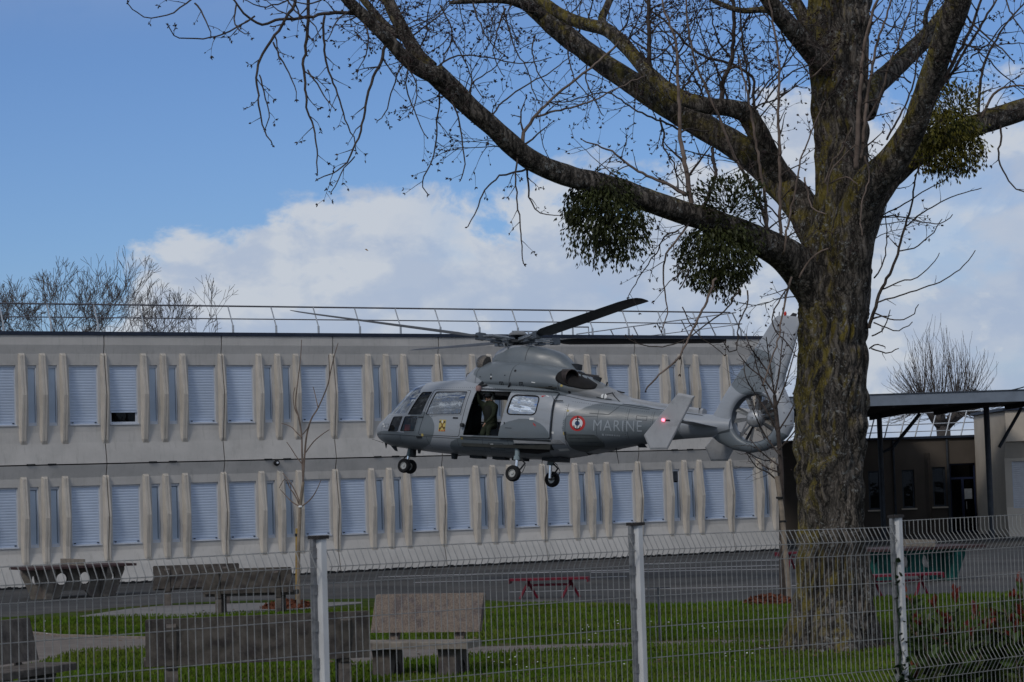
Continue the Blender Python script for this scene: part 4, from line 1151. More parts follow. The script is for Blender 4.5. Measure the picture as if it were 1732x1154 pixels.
for tab_, q_ in ((COWL, [(-.27, 2.20), (-.37, 2.19), (-.37, 2.17), (-.27, 2.18)]), (COWL, [(.892, 2.31), (.848, 2.31), (.848, 2.29), (.892, 2.29)]), (BODY, [(.70, .68), (.62, .69), (.58, .60), (.70, .59)]),
                 (BODY, [(-.98, 1.02), (-1.05, 1.02), (-1.05, .97), (-.98, .97)]), (BODY, [(-1.05, .63), (-1.28, .66), (-1.28, .62), (-1.05, .59)])):
    b = MB(); patch(b, q_, .006, tab=tab_, k=2); b.build('white_mark', M['mark_white'], heli)
# badge aft of the exhaust
b = MB(); P = [(-2.02 + .07 * math.cos(a), 1.93 + .07 * math.sin(a)) for a in np.linspace(0, 2 * PI, 13)[:-1]]
patch(b, P, .008, tab=COWL, k=2, mi=0); b.build('tie_down_badge', M['mark_white'], heli)
b = MB(); patch(b, [(-2.01, 2.0), (-2.03, 2.0), (-2.03, 1.87), (-2.01, 1.87)], .012, tab=COWL, k=2); line(b, [(-1.85, 1.91), (-2.0, 1.88), (-2.2, 1.87)], .02, .008, tab=COWL); line(b, [(-1.95, 1.93), (-2.2, 2.05)], .03, .006, tab=COWL); b.build('latch_bar', M['seam'], heli)

# intake screens on the nose of the cowling
for s in (1, -1):
    b = MB(); b.lathe([(.001, .16), (.10, .14), (.17, .08), (.20, .0), (.19, -.10)], 20, Matrix.Translation((1.32, s * .50, 2.66)) @ Matrix.Rotation(R(78), 4, 'Y') )
    o = b.build('intake_screen', M['mesh_screen'], heli, True)
    b = MB()
    for k in range(8):
        a = PI * k / 8
        P = [Vector((r_ * math.cos(a) * sg, r_ * math.sin(a) * sg, z_ + .004)) for sg, r_, z_ in ((-1, .2, 0), (-1, .17, .08), (-1, .1, .14), (1, 0, .16), (1, .1, .14), (1, .17, .08), (1, .2, 0))]
        T_ = Matrix.Translation((1.32, s * .50, 2.66)) @ Matrix.Rotation(R(78), 4, 'Y'); b.tube([T_ @ p for p in P], .006, 4)
    b.build('screen_wires', M['hub_metal'], o)
b = MB(); b.tube([(1.75, 0, 2.45), (1.80, 0, 2.62), (1.72, 0, 2.70)], .012, 6); b.tube([(1.62, .1, 2.55), (1.72, .1, 2.69)], .010, 6); b.tube([(1.95, .25, 2.26), (1.92, .25, 2.42), (1.82, .25, 2.44)], .008, 6); b.build('wire_cutter', M['seam'], heli)

# exhausts
for s in (1, -1):
    EX = roundpoly([(-.86, 2.26), (-.93, 2.53), (-1.15, 2.56), (-1.42, 2.40), (-1.78, 2.22), (-1.80, 2.10), (-1.58, 2.07), (-1.1, 2.14)], .12)
    b = MB(); patch(b, EX, .010, s, COWL, rim=-.01); o = b.build('exhaust_painted_recess', M['recess_dark'], heli, smooth='all')  # flat patch on the cowling; the dark inside of the opening is painted
    T_ = Matrix.Translation((-.98, s * .50, 2.36)) @ Matrix.Rotation(s * R(-28), 4, 'Z') @ Matrix.Rotation(R(-93), 4, 'Y')
    b = MB(); b.lathe([(.20, -.1), (.20, .30), (.19, .315), (.175, .30), (.165, .05), (.0, .04)], 24, T_); b.build('nozzle', M['nozzle'], o, True)
b = MB(); b.box((-.9, -.12, 2.60), (-1.08, .12, 2.73)); b.build('dome_tail', M['hub_dark'], heli)

# aerial fins on the cowling spine
b = MB()
for x, h_, l_ in ((-1.45, .16, .2), ):
    b.prism([(x, 2.38), (x - l_, 2.30), (x - l_ - .04, 2.42), (x - .05, 2.46)], lambda u, v, d: (u, d, v), -.02, .02)
b.build('spine_aerial', M['hub_dark'], heli)
b = MB(); b.tube([(-1.83, 0, 2.22), (-1.85, 0, 2.32)], .02, 6); b.tube([(-2.15, .05, 2.1), (-2.35, .05, 2.07)], .02, 6); b.build('spine_fitting', M['seam'], heli)

# --- tail drive cover
b = MB(); prof = []
for x, zt_, hw in ((-2.45, 1.965, .15), (-3.3, 1.85, .13), (-4.45, 1.745, .12)):
    zs = side_top = BODY(x)[1]
    prof.append([(x, -hw, zs - .10), (x, -hw, zt_ - .05), (x, -hw * .5, zt_), (x, hw * .5, zt_), (x, hw, zt_ - .05), (x, hw, zs - .10)])
vs = [p for r_ in prof for p in r_]; fs = []
for i in range(2):
    for k in range(5): fs.append((i * 6 + k, i * 6 + k + 1, (i + 1) * 6 + k + 1, (i + 1) * 6 + k))
fs += [(0, 1, 2, 3, 4, 5), (12, 13, 14, 15, 16, 17)]
b.add(vs, fs); b.build('drive_shaft_cover', M['paint_light'], heli)
b = MB(); line(b, [(-2.5, 1.775), (-3.3, 1.69), (-4.5, 1.575)], .014, .006); b.build('drive_cover_seam', M['seam'], heli)
b = MB(); b.box((-4.36, -.122, 1.60), (-4.375, .122, 1.757)); b.build('cover_joint', M['seam'], heli)

# --- horizontal tail and end plates
def plate(name, poly, y, th, m, cant=0.0):
    b = MB(); n = len(poly); c = np.mean(np.array(poly), 0)
    vs = []
    for yy, sc in ((-th / 2, .93), (-th * .2, 1.0), (th * .2, 1.0), (th / 2, .93)):
        for p in poly:
            q = c + (np.array(p) - c) * sc; vs.append((q[0], y + yy + cant * (q[1] - c[1]), q[1]))
    fs = [tuple(range(n - 1, -1, -1)), tuple(3 * n + k for k in range(n))]
    for r_ in range(3):
        for i in range(n): j = (i + 1) % n; fs.append((r_ * n + i, r_ * n + j, (r_ + 1) * n + j, (r_ + 1) * n + i))
    b.add(vs, fs); return b.build(name, m, heli)
b = MB(); vs = []; fs = []
for y in (-1.56, 1.56):
    for x, z in ((-4.22, 1.36), (-4.32, 1.395), (-4.6, 1.37), (-4.92, 1.31), (-4.6, 1.325), (-4.32, 1.325)): vs.append((x, y, z))
for k in range(6): fs.append((k, (k + 1) % 6, 6 + (k + 1) % 6, 6 + k))
fs += [tuple(range(6)), tuple(range(6, 12))]
b.add(vs, fs); b.build('tailplane', M['paint'], heli)
EP = [(-3.75, .965), (-4.55, 1.95), (-4.96, 1.89), (-4.36, .665), (-3.93, .645)]
for s in (1, -1):
    o = plate('end_plate', EP, s * 1.6, .075, M['paint_light'])
    b = MB(); P_ = (-4.24, s * 1.655, 1.32)
    b.lathe([(.035, -.02), (.035, .03), (.02, .05), (0, .055)], 12, Matrix.Translation(P_) @ Matrix.Rotation(-s * R(90), 4, 'X')); b.build('position_light', M['red_light'] if s == 1 else M['red_glass'], o, True)
    b = MB(); b.box((P_[0] - .02, P_[1] - .05, P_[2] - .02), (P_[0] - .16, P_[1] - .01, P_[2] + .015)); b.build('light_base', M['ink'], o)

# --- fenestron shroud and fin
FC = np.array([-5.76, 1.555]); RD = .555
OUT = [(-4.55, 1.36), (-4.66, 1.56), (-5.01, 2.19), (-5.27, 2.61), (-5.83, 3.48), (-6.06, 3.86), (-6.14, 3.925), (-6.35, 3.94), (-6.72, 3.90), (-6.73, 3.80), (-6.60, 3.2), (-6.42, 2.55), (-6.40, 2.32), (-6.56, 2.02), (-6.68, 1.75),
       (-6.70, 1.4), (-6.58, 1.17), (-6.36, .98), (-6.05, .83), (-5.67, .76), (-5.25, .82), (-4.86, .98), (-4.66, 1.12), (-4.57, 1.24)]
cen = FC
outp = resample(OUT, .06)
angs = sorted(set([round(math.atan2(p[1] - FC[1], p[0] - FC[0]), 5) for p in outp] + [round(a, 5) for a in np.linspace(-PI, PI, 121)[:-1]]))
prof_t = [0, .03, .08, .16, .3, .45, .6, .75, .88, .96, 1.0]
vs = []; fs = []; n = len(angs); K = len(prof_t)
for s in (1, -1):
    for a in angs:
        d = np.array([math.cos(a), math.sin(a)]); ro = polar_hit(OUT, a)
        for t in prof_t:
            r_ = RD + (ro - RD) * t; q = FC + d * r_
            z_ = q[1]
            th = np.interp(z_, [.7, 1.6, 2.1, 2.5, 3.0, 3.95], [.16, .19, .19, .15, .105, .06])
            lip = (1 - max(0, 1 - (r_ - RD) / .07) ** 2 * .35)
            te = max(1 - t ** 3.2, .0) ** .55 if t < 1 else 0
            edge = .012 + te * (th - .012)
            vs.append((q[0], s * edge * lip, q[1]))
for h_ in range(2):
    o_ = h_ * n * K
    for i in range(n):
        j = (i + 1) % n
        for k in range(K - 1): fs.append((o_ + i * K + k, o_ + j * K + k, o_ + j * K + k + 1, o_ + i * K + k + 1))
for i in range(n):
    j = (i + 1) % n
    fs.append((i * K + K - 1, j * K + K - 1, n * K + j * K + K - 1, n * K + i * K + K - 1))
b = MB(); b.add(vs, fs); fin_ = b.build('fin', M['paint'], heli, smooth=45)
b = MB(); vs = []; fs = []; n = 72
for y, r_ in ((-.13, RD + .0005), (-.09, RD - .012), (.0, RD - .02), (.09, RD - .012), (.13, RD + .0005)):
    for k in range(n): a = 2 * PI * k / n; vs.append((FC[0] + r_ * math.cos(a), y, FC[1] + r_ * math.sin(a)))
for i in range(4):
    for k in range(n): k2 = (k + 1) % n; fs.append((i * n + k, i * n + k2, (i + 1) * n + k2, (i + 1) * n + k))
b.add(vs, fs); b.build('duct_lining', M['duct'], heli, smooth='all')
RX = Matrix.Translation((FC[0], .0, FC[1])) @ Matrix.Rotation(R(-90), 4, 'X')
b = MB(); b.lathe([(.19, -.12), (.205, .0), (.205, .07), (.19, .12), (.15, .165), (.08, .19), (0, .197)], 28, RX); hubf = b.build('fan_hub', M['silver'], heli, True)
b = MB(); b.lathe([(0, 0), (.012, 0), (.012, .012), (0, .012)], 8, RX @ Matrix.Translation((0, 0, .195))); b.build('hub_bolt', M['ink'], hubf)
for k in range(10):
    a = 2 * PI * k / 10 + .13 + (.1 if k % 2 else 0)
    Rm = RX @ Matrix.Rotation(a, 4, 'Z')
    b = MB(); vs = []; fs = []
    for r_, c_, tw in ((.19, .055, 50), (.30, .068, 44), (.42, .072, 38), (.530, .070, 32)):
        ct, st = math.cos(R(tw)), math.sin(R(tw))
        for cc, tt in ((-c_, 0), (0, .012), (c_, 0), (0, -.012)):
            vs.append(Rm @ Vector((r_, cc * ct - tt * st, cc * st + tt * ct - .0)))
    for i in range(3):
        for q in range(4): fs.append((i * 4 + q, i * 4 + (q + 1) % 4, (i + 1) * 4 + (q + 1) % 4, (i + 1) * 4 + q))
    fs += [(0, 1, 2, 3), (12, 13, 14, 15)]
    b.add(vs, fs); b.build('fan_blade', M['fan_blade'], hubf)
for a in (R(178), R(62), R(-62)):
    b = MB(); Rm = RX @ Matrix.Rotation(-a, 4, 'Z')
    b.add([Rm @ Vector(p) for p in ((.1, -.03, -.11), (.545, -.03, -.11), (.545, .03, -.11), (.1, .03, -.11), (.1, -.02, -.07), (.545, -.02, -.07), (.545, .02, -.07), (.1, .02, -.07))],
          [(3, 2, 1, 0), (4, 5, 6, 7), (0, 1, 5, 4), (1, 2, 6, 5), (2, 3, 7, 6), (3, 0, 4, 7)])
    b.build('support_strut', M['hub_dark'], hubf)
b = MB(); b.tube([(-5.55, 0, .80), (-5.85, 0, .66), (-6.05, 0, .60), (-6.18, 0, .61)], [.022, .018, .014, .02], 6); b.build('tail_skid', M['seam'], heli)
b = MB(); b.lathe([(.03, 0), (.035, .05), (.02, .09), (0, .10)], 10, Matrix.Translation((-6.33, 0, 3.935))); b.build('fin_beacon', M['red_glass'], heli, True)
b = MB(); b.tube([(-6.18, 0, 3.92), (-6.18, 0, 4.02)], .012, 5); b.prism([(-6.45, 3.925), (-6.6, 3.91), (-6.62, 3.98), (-6.52, 4.0)], lambda u, v, d: (u, d, v), -.012, .012); b.build('fin_aerial', M['hub_dark'], heli)
b = MB()
for x, z in ((-2.25, .76),): b.tube([(x, .1, z), (x - .12, .12, z - .38)], [.012, .006], 5)
b.prism([(-2.75, .86), (-2.95, .87), (-3.02, .80), (-2.82, .79)], lambda u, v, d: (u, d, v), -.02, .02); b.build('belly_aerial', M['ink'], heli)

# --- float pack, painted gear bay shade and lit side strip
for s in (1, -1):
    FP = roundpoly([(-1.36, .99), (-2.02, 1.0), (-2.16, .84), (-2.10, .745), (-1.5, .61), (-1.38, .66)], .07)
    b = MB(); patch(b, FP, .055, s, rim=-.01, step=.04); o = b.build('float_pack', mat('dark_float_cover', (.085, .098, .102), .45, var=.12), heli, smooth=50)
    b = MB()
    for z in (.72, .80, .88, .95): line(b, [(-1.42, z), (-2.04, z + .03)], .006, .058, s)
    b.build('cover_seams', M['seam'], o)
    b = MB(); line(b, [(-1.33, 1.03), (-1.36, .85), (-1.44, .66), (-1.52, .58)], .05, .03, s); b.build('float_hinge', M['seam'], o)
    b = MB(); patch(b, [(.06, .70), (-.78, .705), (-.95, .70), (-.8, .56), (-.45, .50), (.05, .52)], .006, s, rim=-.01); b.build('gear_bay_shade', M['ink'], heli, smooth='all')  # black patch on the skin, the shade inside the gear well painted
    b = MB(); patch(b, [(.04, .835), (-1.20, .835), (-1.30, .74), (-.78, .725), (.0, .715)], .04, s, rim=-.01); b.build('painted_lit_strip', M['paint_light'], heli, smooth=50)  # pale strip: light on the lower fuselage side put into colour
# belly aerials and lamps
for x in (1.75, 1.1, .55):
    b = MB(); b.box((x, -.12, BODY(x)[0] - .06), (x - .35, .12, BODY(x)[0] + .03)); b.build('belly_fairing', M['hub_dark'], heli)
b = MB(); b.lathe([(.0, -.13), (.07, -.12), (.09, 0)], 12, Matrix.Translation((2.1, .25, BODY(2.1)[0]))); b.build('belly_lamp', M['hub_dark'], heli, True)
b = MB(); b.prism([(3.15, .51), (3.05, .51), (3.07, .42), (3.12, .42)], lambda u, v, d: (u, d + .3, v), -.015, .015); b.build('blade_aerial', M['hub_dark'], heli)
b = MB(); b.box((-.35, -.25, .38), (-.85, .25, .50)); b.build('belly_fairing', M['hub_dark'], heli)
b = MB(); b.prism([(4.05, .60), (3.88, .585), (3.83, .46), (3.9, .47)], lambda u, v, d: (u, d + .15, v), -.012, .012); b.prism([(4.25, .66), (4.18, .63), (4.2, .52)], lambda u, v, d: (u, d + .12, v), -.01, .01); b.tube([(4.3, .1, .66), (4.62, .16, .74)], [.006, .004], 4); b.build('chin_aerial', M['seam'], heli)
b = MB()
for z in (1.02, 1.08): b.lathe([(0, 0), (.02, 0), (.02, .02), (0, .02)], 8, Matrix.Translation(conf(3.85 + z - 1, z, 0)) @ Matrix.Rotation(R(-90), 4, 'X'))
b.build('nose_ports', M['mark_white'], heli)

# --- undercarriage
def wheel(parent, c, r_, wv, s):
    T_ = Matrix.Translation(c) @ Matrix.Rotation(R(-90) * s, 4, 'X')   # local z points outboard
    b = MB(); h = wv / 2
    b.lathe(closed=False, n=32, M=T_, prof=[(r_ * .52, -h * .9), (r_ * .62, -h), (r_ * .85, -h), (r_ * .97, -h * .6), (r_, -h * .3), (r_, h * .3), (r_ * .97, h * .6), (r_ * .85, h), (r_ * .62, h), (r_ * .52, h * .9)])
    o = b.build('wheel', M['rubber'], parent, True)
    b = MB(); b.lathe([(0, -h * .5), (r_ * .53, -h * .6), (r_ * .53, h * .7), (r_ * .46, h * .85), (r_ * .42, h * .5), (r_ * .2, h * .45), (r_ * .17, h * .8), (0, h * .85)], 24, T_); b.build('rim', M['rim'], o, True)
    return o
for s in (1, -1):
    b = MB(); top = (.03, s * .80, .78); mid = (.02, s * .82, .37)
    b.tube([top, (.0, s * .81, .42)], .062, 12); b.tube([(.0, s * .81, .42), (.0, s * .815, .33)], .085, 12); leg = b.build('main_leg', M['strut_paint'], heli, True)
    b = MB(); b.tube([(.0, s * .815, .33), (-.005, s * .83, .02)], .042, 12); b.tube([(-.005, s * .83, .02), (-.005, s * .90, .0)], .05, 10); b.build('piston', M['chrome'], leg, True)
    b = MB(); b.tube([(-.06, s * .80, .40), (-.22, s * .80, .26), (-.06, s * .83, .05)], .022, 6); b.build('torque_link', M['hub_dark'], leg)
    b = MB(); b.tube([(-.04, s * .84, .44), (-.16, s * .84, .36), (-.26, s * .85, .20), (-.20, s * .86, .04), (-.06, s * .88, .0)], .009, 5); b.build('brake_hose', M['ink'], leg)
    b = MB(); b.tube([(-.02, s * .80, .60), (-.62, s * .62, .70)], .028, 8); b.build('drag_strut', M['chrome'], leg, True)
    wheel(heli, (0, s * .95, 0), .193, .15, s)
nz = .109
b = MB(); b.tube([(3.56, 0, .60), (3.60, 0, .36)], .055, 10); nl_ = b.build('nose_leg', M['strut_paint'], heli, True)
b = MB(); b.tube([(3.60, 0, .38), (3.62, 0, nz)], .036, 10); b.build('piston', M['chrome'], nl_, True)
b = MB(); b.tube([(3.61, -.12, nz), (3.61, .12, nz)], .03, 8); b.tube([(3.63, 0, .40), (3.74, 0, .28), (3.64, 0, .14)], .018, 6); b.box((3.42, -.07, .34), (3.5, .07, .56)); b.build('fork', M['hub_dark'], nl_)
for s in (1, -1): wheel(heli, (3.61, s * .14, nz), .178, .115, s)

# --- roundel with anchor, lettering, badge
def disc(name, m, cx_, cz_, r_, off, parent, r_in=0):
    b = MB(); P = [(cx_ + r_ * math.cos(a), cz_ + r_ * math.sin(a)) for a in np.linspace(0, 2 * PI, 41)[:-1]]
    patch(b, P, off, k=3, step=.1); return b.build(name, m, parent, smooth='all')
RC = (-1.605, 1.245)
rnd = disc('roundel', M['rnd_red'], *RC, .182, .004, heli)
disc('white_ring', M['rnd_white'], *RC, .122, .007, rnd)
disc('blue_disc', M['rnd_blue'], *RC, .056, .010, rnd)
b = MB()
line(b, [(RC[0], RC[1] + .13), (RC[0], RC[1] - .13)], .020, .013); line(b, [(RC[0] + .055, RC[1] + .09), (RC[0] - .055, RC[1] + .09)], .016, .013)
line(b, [(RC[0] + .075, RC[1] - .07), (RC[0] + .05, RC[1] - .115), (RC[0], RC[1] - .138), (RC[0] - .05, RC[1] - .115), (RC[0] - .075, RC[1] - .07)], .018, .013, step=.03)
for sx_ in (1, -1): patch(b, [(RC[0] + sx_ * .09, RC[1] - .075), (RC[0] + sx_ * .055, RC[1] - .075), (RC[0] + sx_ * .075, RC[1] - .045)], .013, k=2)
patch(b, [(RC[0] + .022 * math.cos(a), RC[1] + .145 + .022 * math.sin(a)) for a in np.linspace(0, 2 * PI, 11)[:-1]], .013, k=2, step=.1)
b.build('anchor', M['ink'], rnd)

def lettering(txt, x0, z0, x1, h, m, off, slope=0.0):
    cu = bpy.data.curves.new('lettering', 'FONT'); cu.body = txt; cu.size = 1.0; cu.space_character = 1.12; cu.resolution_u = 4
    o = bpy.data.objects.new('lettering', cu); COL.objects.link(o)
    dg = bpy.context.evaluated_depsgraph_get(); me = bpy.data.meshes.new_from_object(o.evaluated_get(dg))
    bpy.data.objects.remove(o)
    bm = bmesh.new(); bm.from_mesh(me)
    X = [v.co.x for v in bm.verts]; Y = [v.co.y for v in bm.verts]
    sx, sy = (x1 - x0) / (max(X) - min(X)), h / (max(Y) - min(Y)); mx, my = min(X), min(Y)
    bmesh.ops.subdivide_edges(bm, edges=[e for e in bm.edges if e.calc_length() > .2], cuts=3)
    for v in bm.verts:
        x = x0 + (v.co.x - mx) * sx; z = z0 + (v.co.y - my) * sy + slope * (x - x0)
        v.co = conf(x, z, off)
    bm.normal_update(); bm.to_mesh(me); bm.free()
    me.materials.clear(); me.materials.append(m)
    return link('lettering', me, heli)
lettering('MARINE', -1.975, 1.095, -3.10, .255, M['letter'], .009, -.03)
b = MB()
patch(b, [(-2.19 + .022 * math.cos(a), 1.01 + .03 * math.sin(a)) for a in np.linspace(0, 2 * PI, 9)[:-1]], .006, k=2, step=.1)
x = -2.24
for wv in (.03, .025, .03, .02, .03, .0, .03, .02, .03, .025):
    if wv: patch(b, [(x, 1.03), (x - wv, 1.03), (x - wv, .995), (x, .995)], .006, k=2, step=.1)
    x -= wv + .010
b.build('small_marking', M['letter'], heli)
# square unit badge on the cockpit door
b = MB(); patch(b, [(2.12, 1.215), (1.935, 1.215), (1.945, .93), (2.135, .93)], .005, rim=0); bd = b.build('badge', M['yellow'], heli)
b = MB()
line(b, [(2.10, 1.19), (1.96, .96)], .022, .008); line(b, [(1.96, 1.19), (2.11, .96)], .022, .008); patch(b, [(2.05, 1.10), (2.01, 1.10), (2.01, 1.02), (2.05, 1.02)], .009, k=2); b.build('badge_cross', M['brown_mark'], bd)
b = MB()
for x, z in ((2.105, 1.16), (1.965, 1.16), (2.095, 1.0), (1.97, 1.02)): patch(b, [(x + .016, z + .022), (x - .016, z + .022), (x - .016, z - .022), (x + .016, z - .022)], .009, k=2)
b.build('badge_black', M['ink'], bd)
b = MB()
for x in (2.105, 2.03, 1.965): patch(b, [(x + .018, .965), (x - .018, .965), (x - .014, .937), (x + .014, .937)], .009, k=2)
b.build('badge_red', M['red_mark'], bd)
b = MB(); patch(b, [(2.05, 1.195), (2.02, 1.195), (2.02, 1.14), (2.05, 1.14)], .009, k=2); b.build('badge_white', M['mark_white'], bd)

# --- main rotor
HUB_W = np.array([0.14714227, 57.41969408, 5.89238604])
RT = Matrix.Rotation(R(-2.9618), 4, 'X') @ Matrix.Rotation(R(2.3082), 4, 'Y')
RL = HW.inverted() @ Matrix.Translation(HUB_W) @ RT            # rotor frame in helicopter axes
rot_ = MB(); rot_.lathe([(.10, -.62), (.10, -.10), (.16, -.06), (.16, .04), (.06, .06)], 16, RL); mast = rot_.build('rotor_mast', M['hub_dark'], heli, True)
b = MB(); b.lathe([(.16, .13), (.24, .145), (.235, .175), (.18, .22), (.09, .25), (0, .258)], 28, RL); b.build('hub_cap', mat('hub_cap_grey', (.15, .155, .16), .5, var=.1), mast, True)
b = MB(); b.lathe([(.05, .05), (.09, .10), (.15, .14)], 16, RL); b.build('cap_stem', M['hub_dark'], mast, True)
b = MB(); b.lathe([(.12, -.30), (.30, -.29), (.32, -.26), (.30, -.22), (.12, -.21)], 24, RL); b.build('swashplate', M['hub_metal'], mast, True)
CONE = R(3.499)
for k in range(4):
    A = RL @ Matrix.Rotation(R(207.0476) + k * PI / 2, 4, 'Z') @ Matrix.Rotation(-CONE, 4, 'Y')
    T = lambda x, y, z: A @ Vector((x, y, z))
    b = MB()
    secs = [(1.02, .075, .055, 14), (1.20, .11, .05, 15), (1.36, .17, .046, 17), (1.55, .193, .046, 18), (2.5, .193, .044, 17), (4.0, .193, .040, 14), (5.3, .193, .034, 12), (5.74, .19, .028, 11), (5.91, .165, .02, 11), (5.97, .09, .012, 11)]
    if k in (0, 1, 2, 3): pass
    vs = []; fs = []; m_ = 10
    for r_, c_, t_, tw in secs:
        ct, st = math.cos(R(tw)), math.sin(R(tw))
        sw = -.10 * max(0, (r_ - 5.6) / .37)
        for q in range(m_):
            a = 2 * PI * q / m_; yy = c_ * math.cos(a); zz = t_ * .5 * math.sin(a) * (1 + .5 * math.cos(a))
            vs.append(T(r_, -(yy + sw) * ct - zz * st, zz * ct + yy * st))
    for i in range(len(secs) - 1):
        for q in range(m_): fs.append((i * m_ + q, i * m_ + (q + 1) % m_, (i + 1) * m_ + (q + 1) % m_, (i + 1) * m_ + q))
    fs += [tuple(range(m_)), tuple((len(secs) - 1) * m_ + q for q in range(m_))]
    b.add(vs, fs); bl = b.build('rotor_blade', M['blade'], heli, smooth=40)
    b = MB()
    for zz in (.055, -.055): b.box((.12, -.06, zz - .018), (.98, .06, zz + .018), A)
    b.build('arm', M['hub_metal'], bl)
    b = MB(); b.box((.92, -.085, -.085), (1.12, .085, .085), A); b.box((.50, -.11, -.10), (.70, .11, -.04), A); b.build('cuff', M['hub_blue'], bl)
    b = MB(); b.tube([T(.35, .16, .03), T(.75, .14, .03)], .045, 8); b.tube([T(.75, .14, .03), T(1.0, .08, .0)], .02, 6); b.tube([T(.30, -.14, -.02), T(.9, -.11, -.01)], .022, 6); b.build('damper', M['hub_metal'], bl, True)
    b = MB(); b.tube([T(.42, .20, -.02), T(.30, .12, -.26)], .018, 6); b.tube([T(.42, .20, -.02), T(.66, .10, -.03)], .022, 6); b.build('pitch_link', M['hub_metal'], bl)
b = MB(); b.lathe([(.05, -.05), (.30, -.04), (.30, .02), (.05, .03)], 8, RL); b.build('star_plate', M['hub_dark'], mast)
# ================================================================ BIG TREE
rng = random.Random(21)
YT = 32.7
def px_r(wpx, Y): return wpx * .5 * Y / FPX
def noise1(x, s=0):
    i = math.floor(x); f = x - i; f = f * f * (3 - 2 * f)
    def h(k): return (math.sin(k * 127.1 + s * 311.7) * 43758.5453) % 1.0
    return h(i) * (1 - f) + h(i + 1) * f
def noise2(x, y, s=0):
    i = math.floor(y); f = y - i; f = f * f * (3 - 2 * f)
    return noise1(x, s + i * 1.37) * (1 - f) + noise1(x, s + (i + 1) * 1.37) * f
def smooth_path(P, rad, step):
    """Catmull-Rom through points with radii"""
    P = [np.asarray(p, float) for p in P]; Q = []; Rr = []
    n = len(P)
    for i in range(n - 1):
        p0, p1, p2, p3 = P[max(i - 1, 0)], P[i], P[i + 1], P[min(i + 2, n - 1)]
        k = max(1, int(np.linalg.norm(p2 - p1) / step))
        for j in range(k):
            t = j / k
            Q.append(.5 * ((2 * p1) + (p2 - p0) * t + (2 * p0 - 5 * p1 + 4 * p2 - p3) * t * t + (3 * p1 - p0 - 3 * p2 + p3) * t**3))
            Rr.append(rad[i] * (1 - t) + rad[i + 1] * t)
    Q.append(P[-1]); Rr.append(rad[-1])
    return Q, Rr
def bark_tube(mb, P, rad, n, seed, amp=.05, freq=9, lscale=2.2):
    acc = [0.0]
    for a, c in zip(P, P[1:]): acc.append(acc[-1] + float(np.linalg.norm(c - a)))
    def jit(i, ang):
        u = ang / (2 * PI) * freq * 2
        v = acc[i] * lscale
        r1 = noise2(u % (freq * 2) + 3 * noise1(v * .7, seed + 5), v, seed)
        wrap = min(1, min(ang, 2 * PI - ang) / .35)
        r1 = r1 * wrap + .5 * (1 - wrap)
        r2 = noise2(u * .37, v * .5, seed + 9) * wrap + .5 * (1 - wrap)
        return 1 + amp * (abs(r1 - .5) * 2 - .5) * 1.6 + amp * 1.1 * (r2 - .5)
    mb.tube(P, rad, n, jitter=jit)

base = ground(1405, 1092)
tree = empty('poplar_tree', base, 0, 'huge bare poplar with mossy ridged trunk and wide limbs carrying mistletoe', 'tree')
tree_off = np.array(base)
class TMB(MB):
    def build(self, name, m, parent=None, smooth=False, fix=False, off=None):
        o = tree_off if off is None else off
        self.v = [(p[0] - o[0], p[1] - o[1], p[2] - o[2]) for p in self.v]
        return MB.build(self, name, m, parent, smooth, fix)
trunk_px = [(1408, 1102, 168), (1408, 1085, 158), (1408, 1060, 142), (1411, 1020, 128), (1411, 980, 122), (1409, 940, 115), (1406, 900, 112), (1404, 830, 112), (1404, 760, 114), (1406, 700, 119), (1409, 665, 128), (1409, 635, 124),
            (1410, 600, 114), (1410, 560, 112), (1411, 500, 114), (1413, 450, 118), (1421, 400, 106), (1425, 350, 96), (1425, 280, 90), (1423, 200, 93), (1421, 120, 98), (1421, 50, 106), (1421, -10, 110), (1423, -90, 106), (1425, -180, 95)]
P, rr = smooth_path([at(x, y, YT) for x, y, w_ in trunk_px], [px_r(w_, YT) for x, y, w_ in trunk_px], .045)
b = TMB(); bark_tube(b, P, rr, 160, 1, .12, 15, 3.2)
trunk_o = b.build('trunk', M['bark'], tree, smooth='all')
# root flare
for px, py, w0 in ((1342, 1098, 62), (1470, 1094, 70), (1395, 1112, 60), (1432, 1112, 58)):
    p1 = at(1408 + (px - 1408) * .62, 1015, YT - (.25 if py > 1100 else -.05)); p2 = ground(px + (px - 1408) * .22, py + 4, -.08)
    pm_ = (p1 + p2) / 2 + np.array([0, 0, -.18])
    P, rr = smooth_path([p1, pm_, p2], [px_r(46, YT), px_r(58, YT), px_r(26, YT)], .05)
    b = TMB(); bark_tube(b, P, rr, 28, 30 + px, .09, 7, 2); b.build('root', M['bark'], tree, smooth='all')

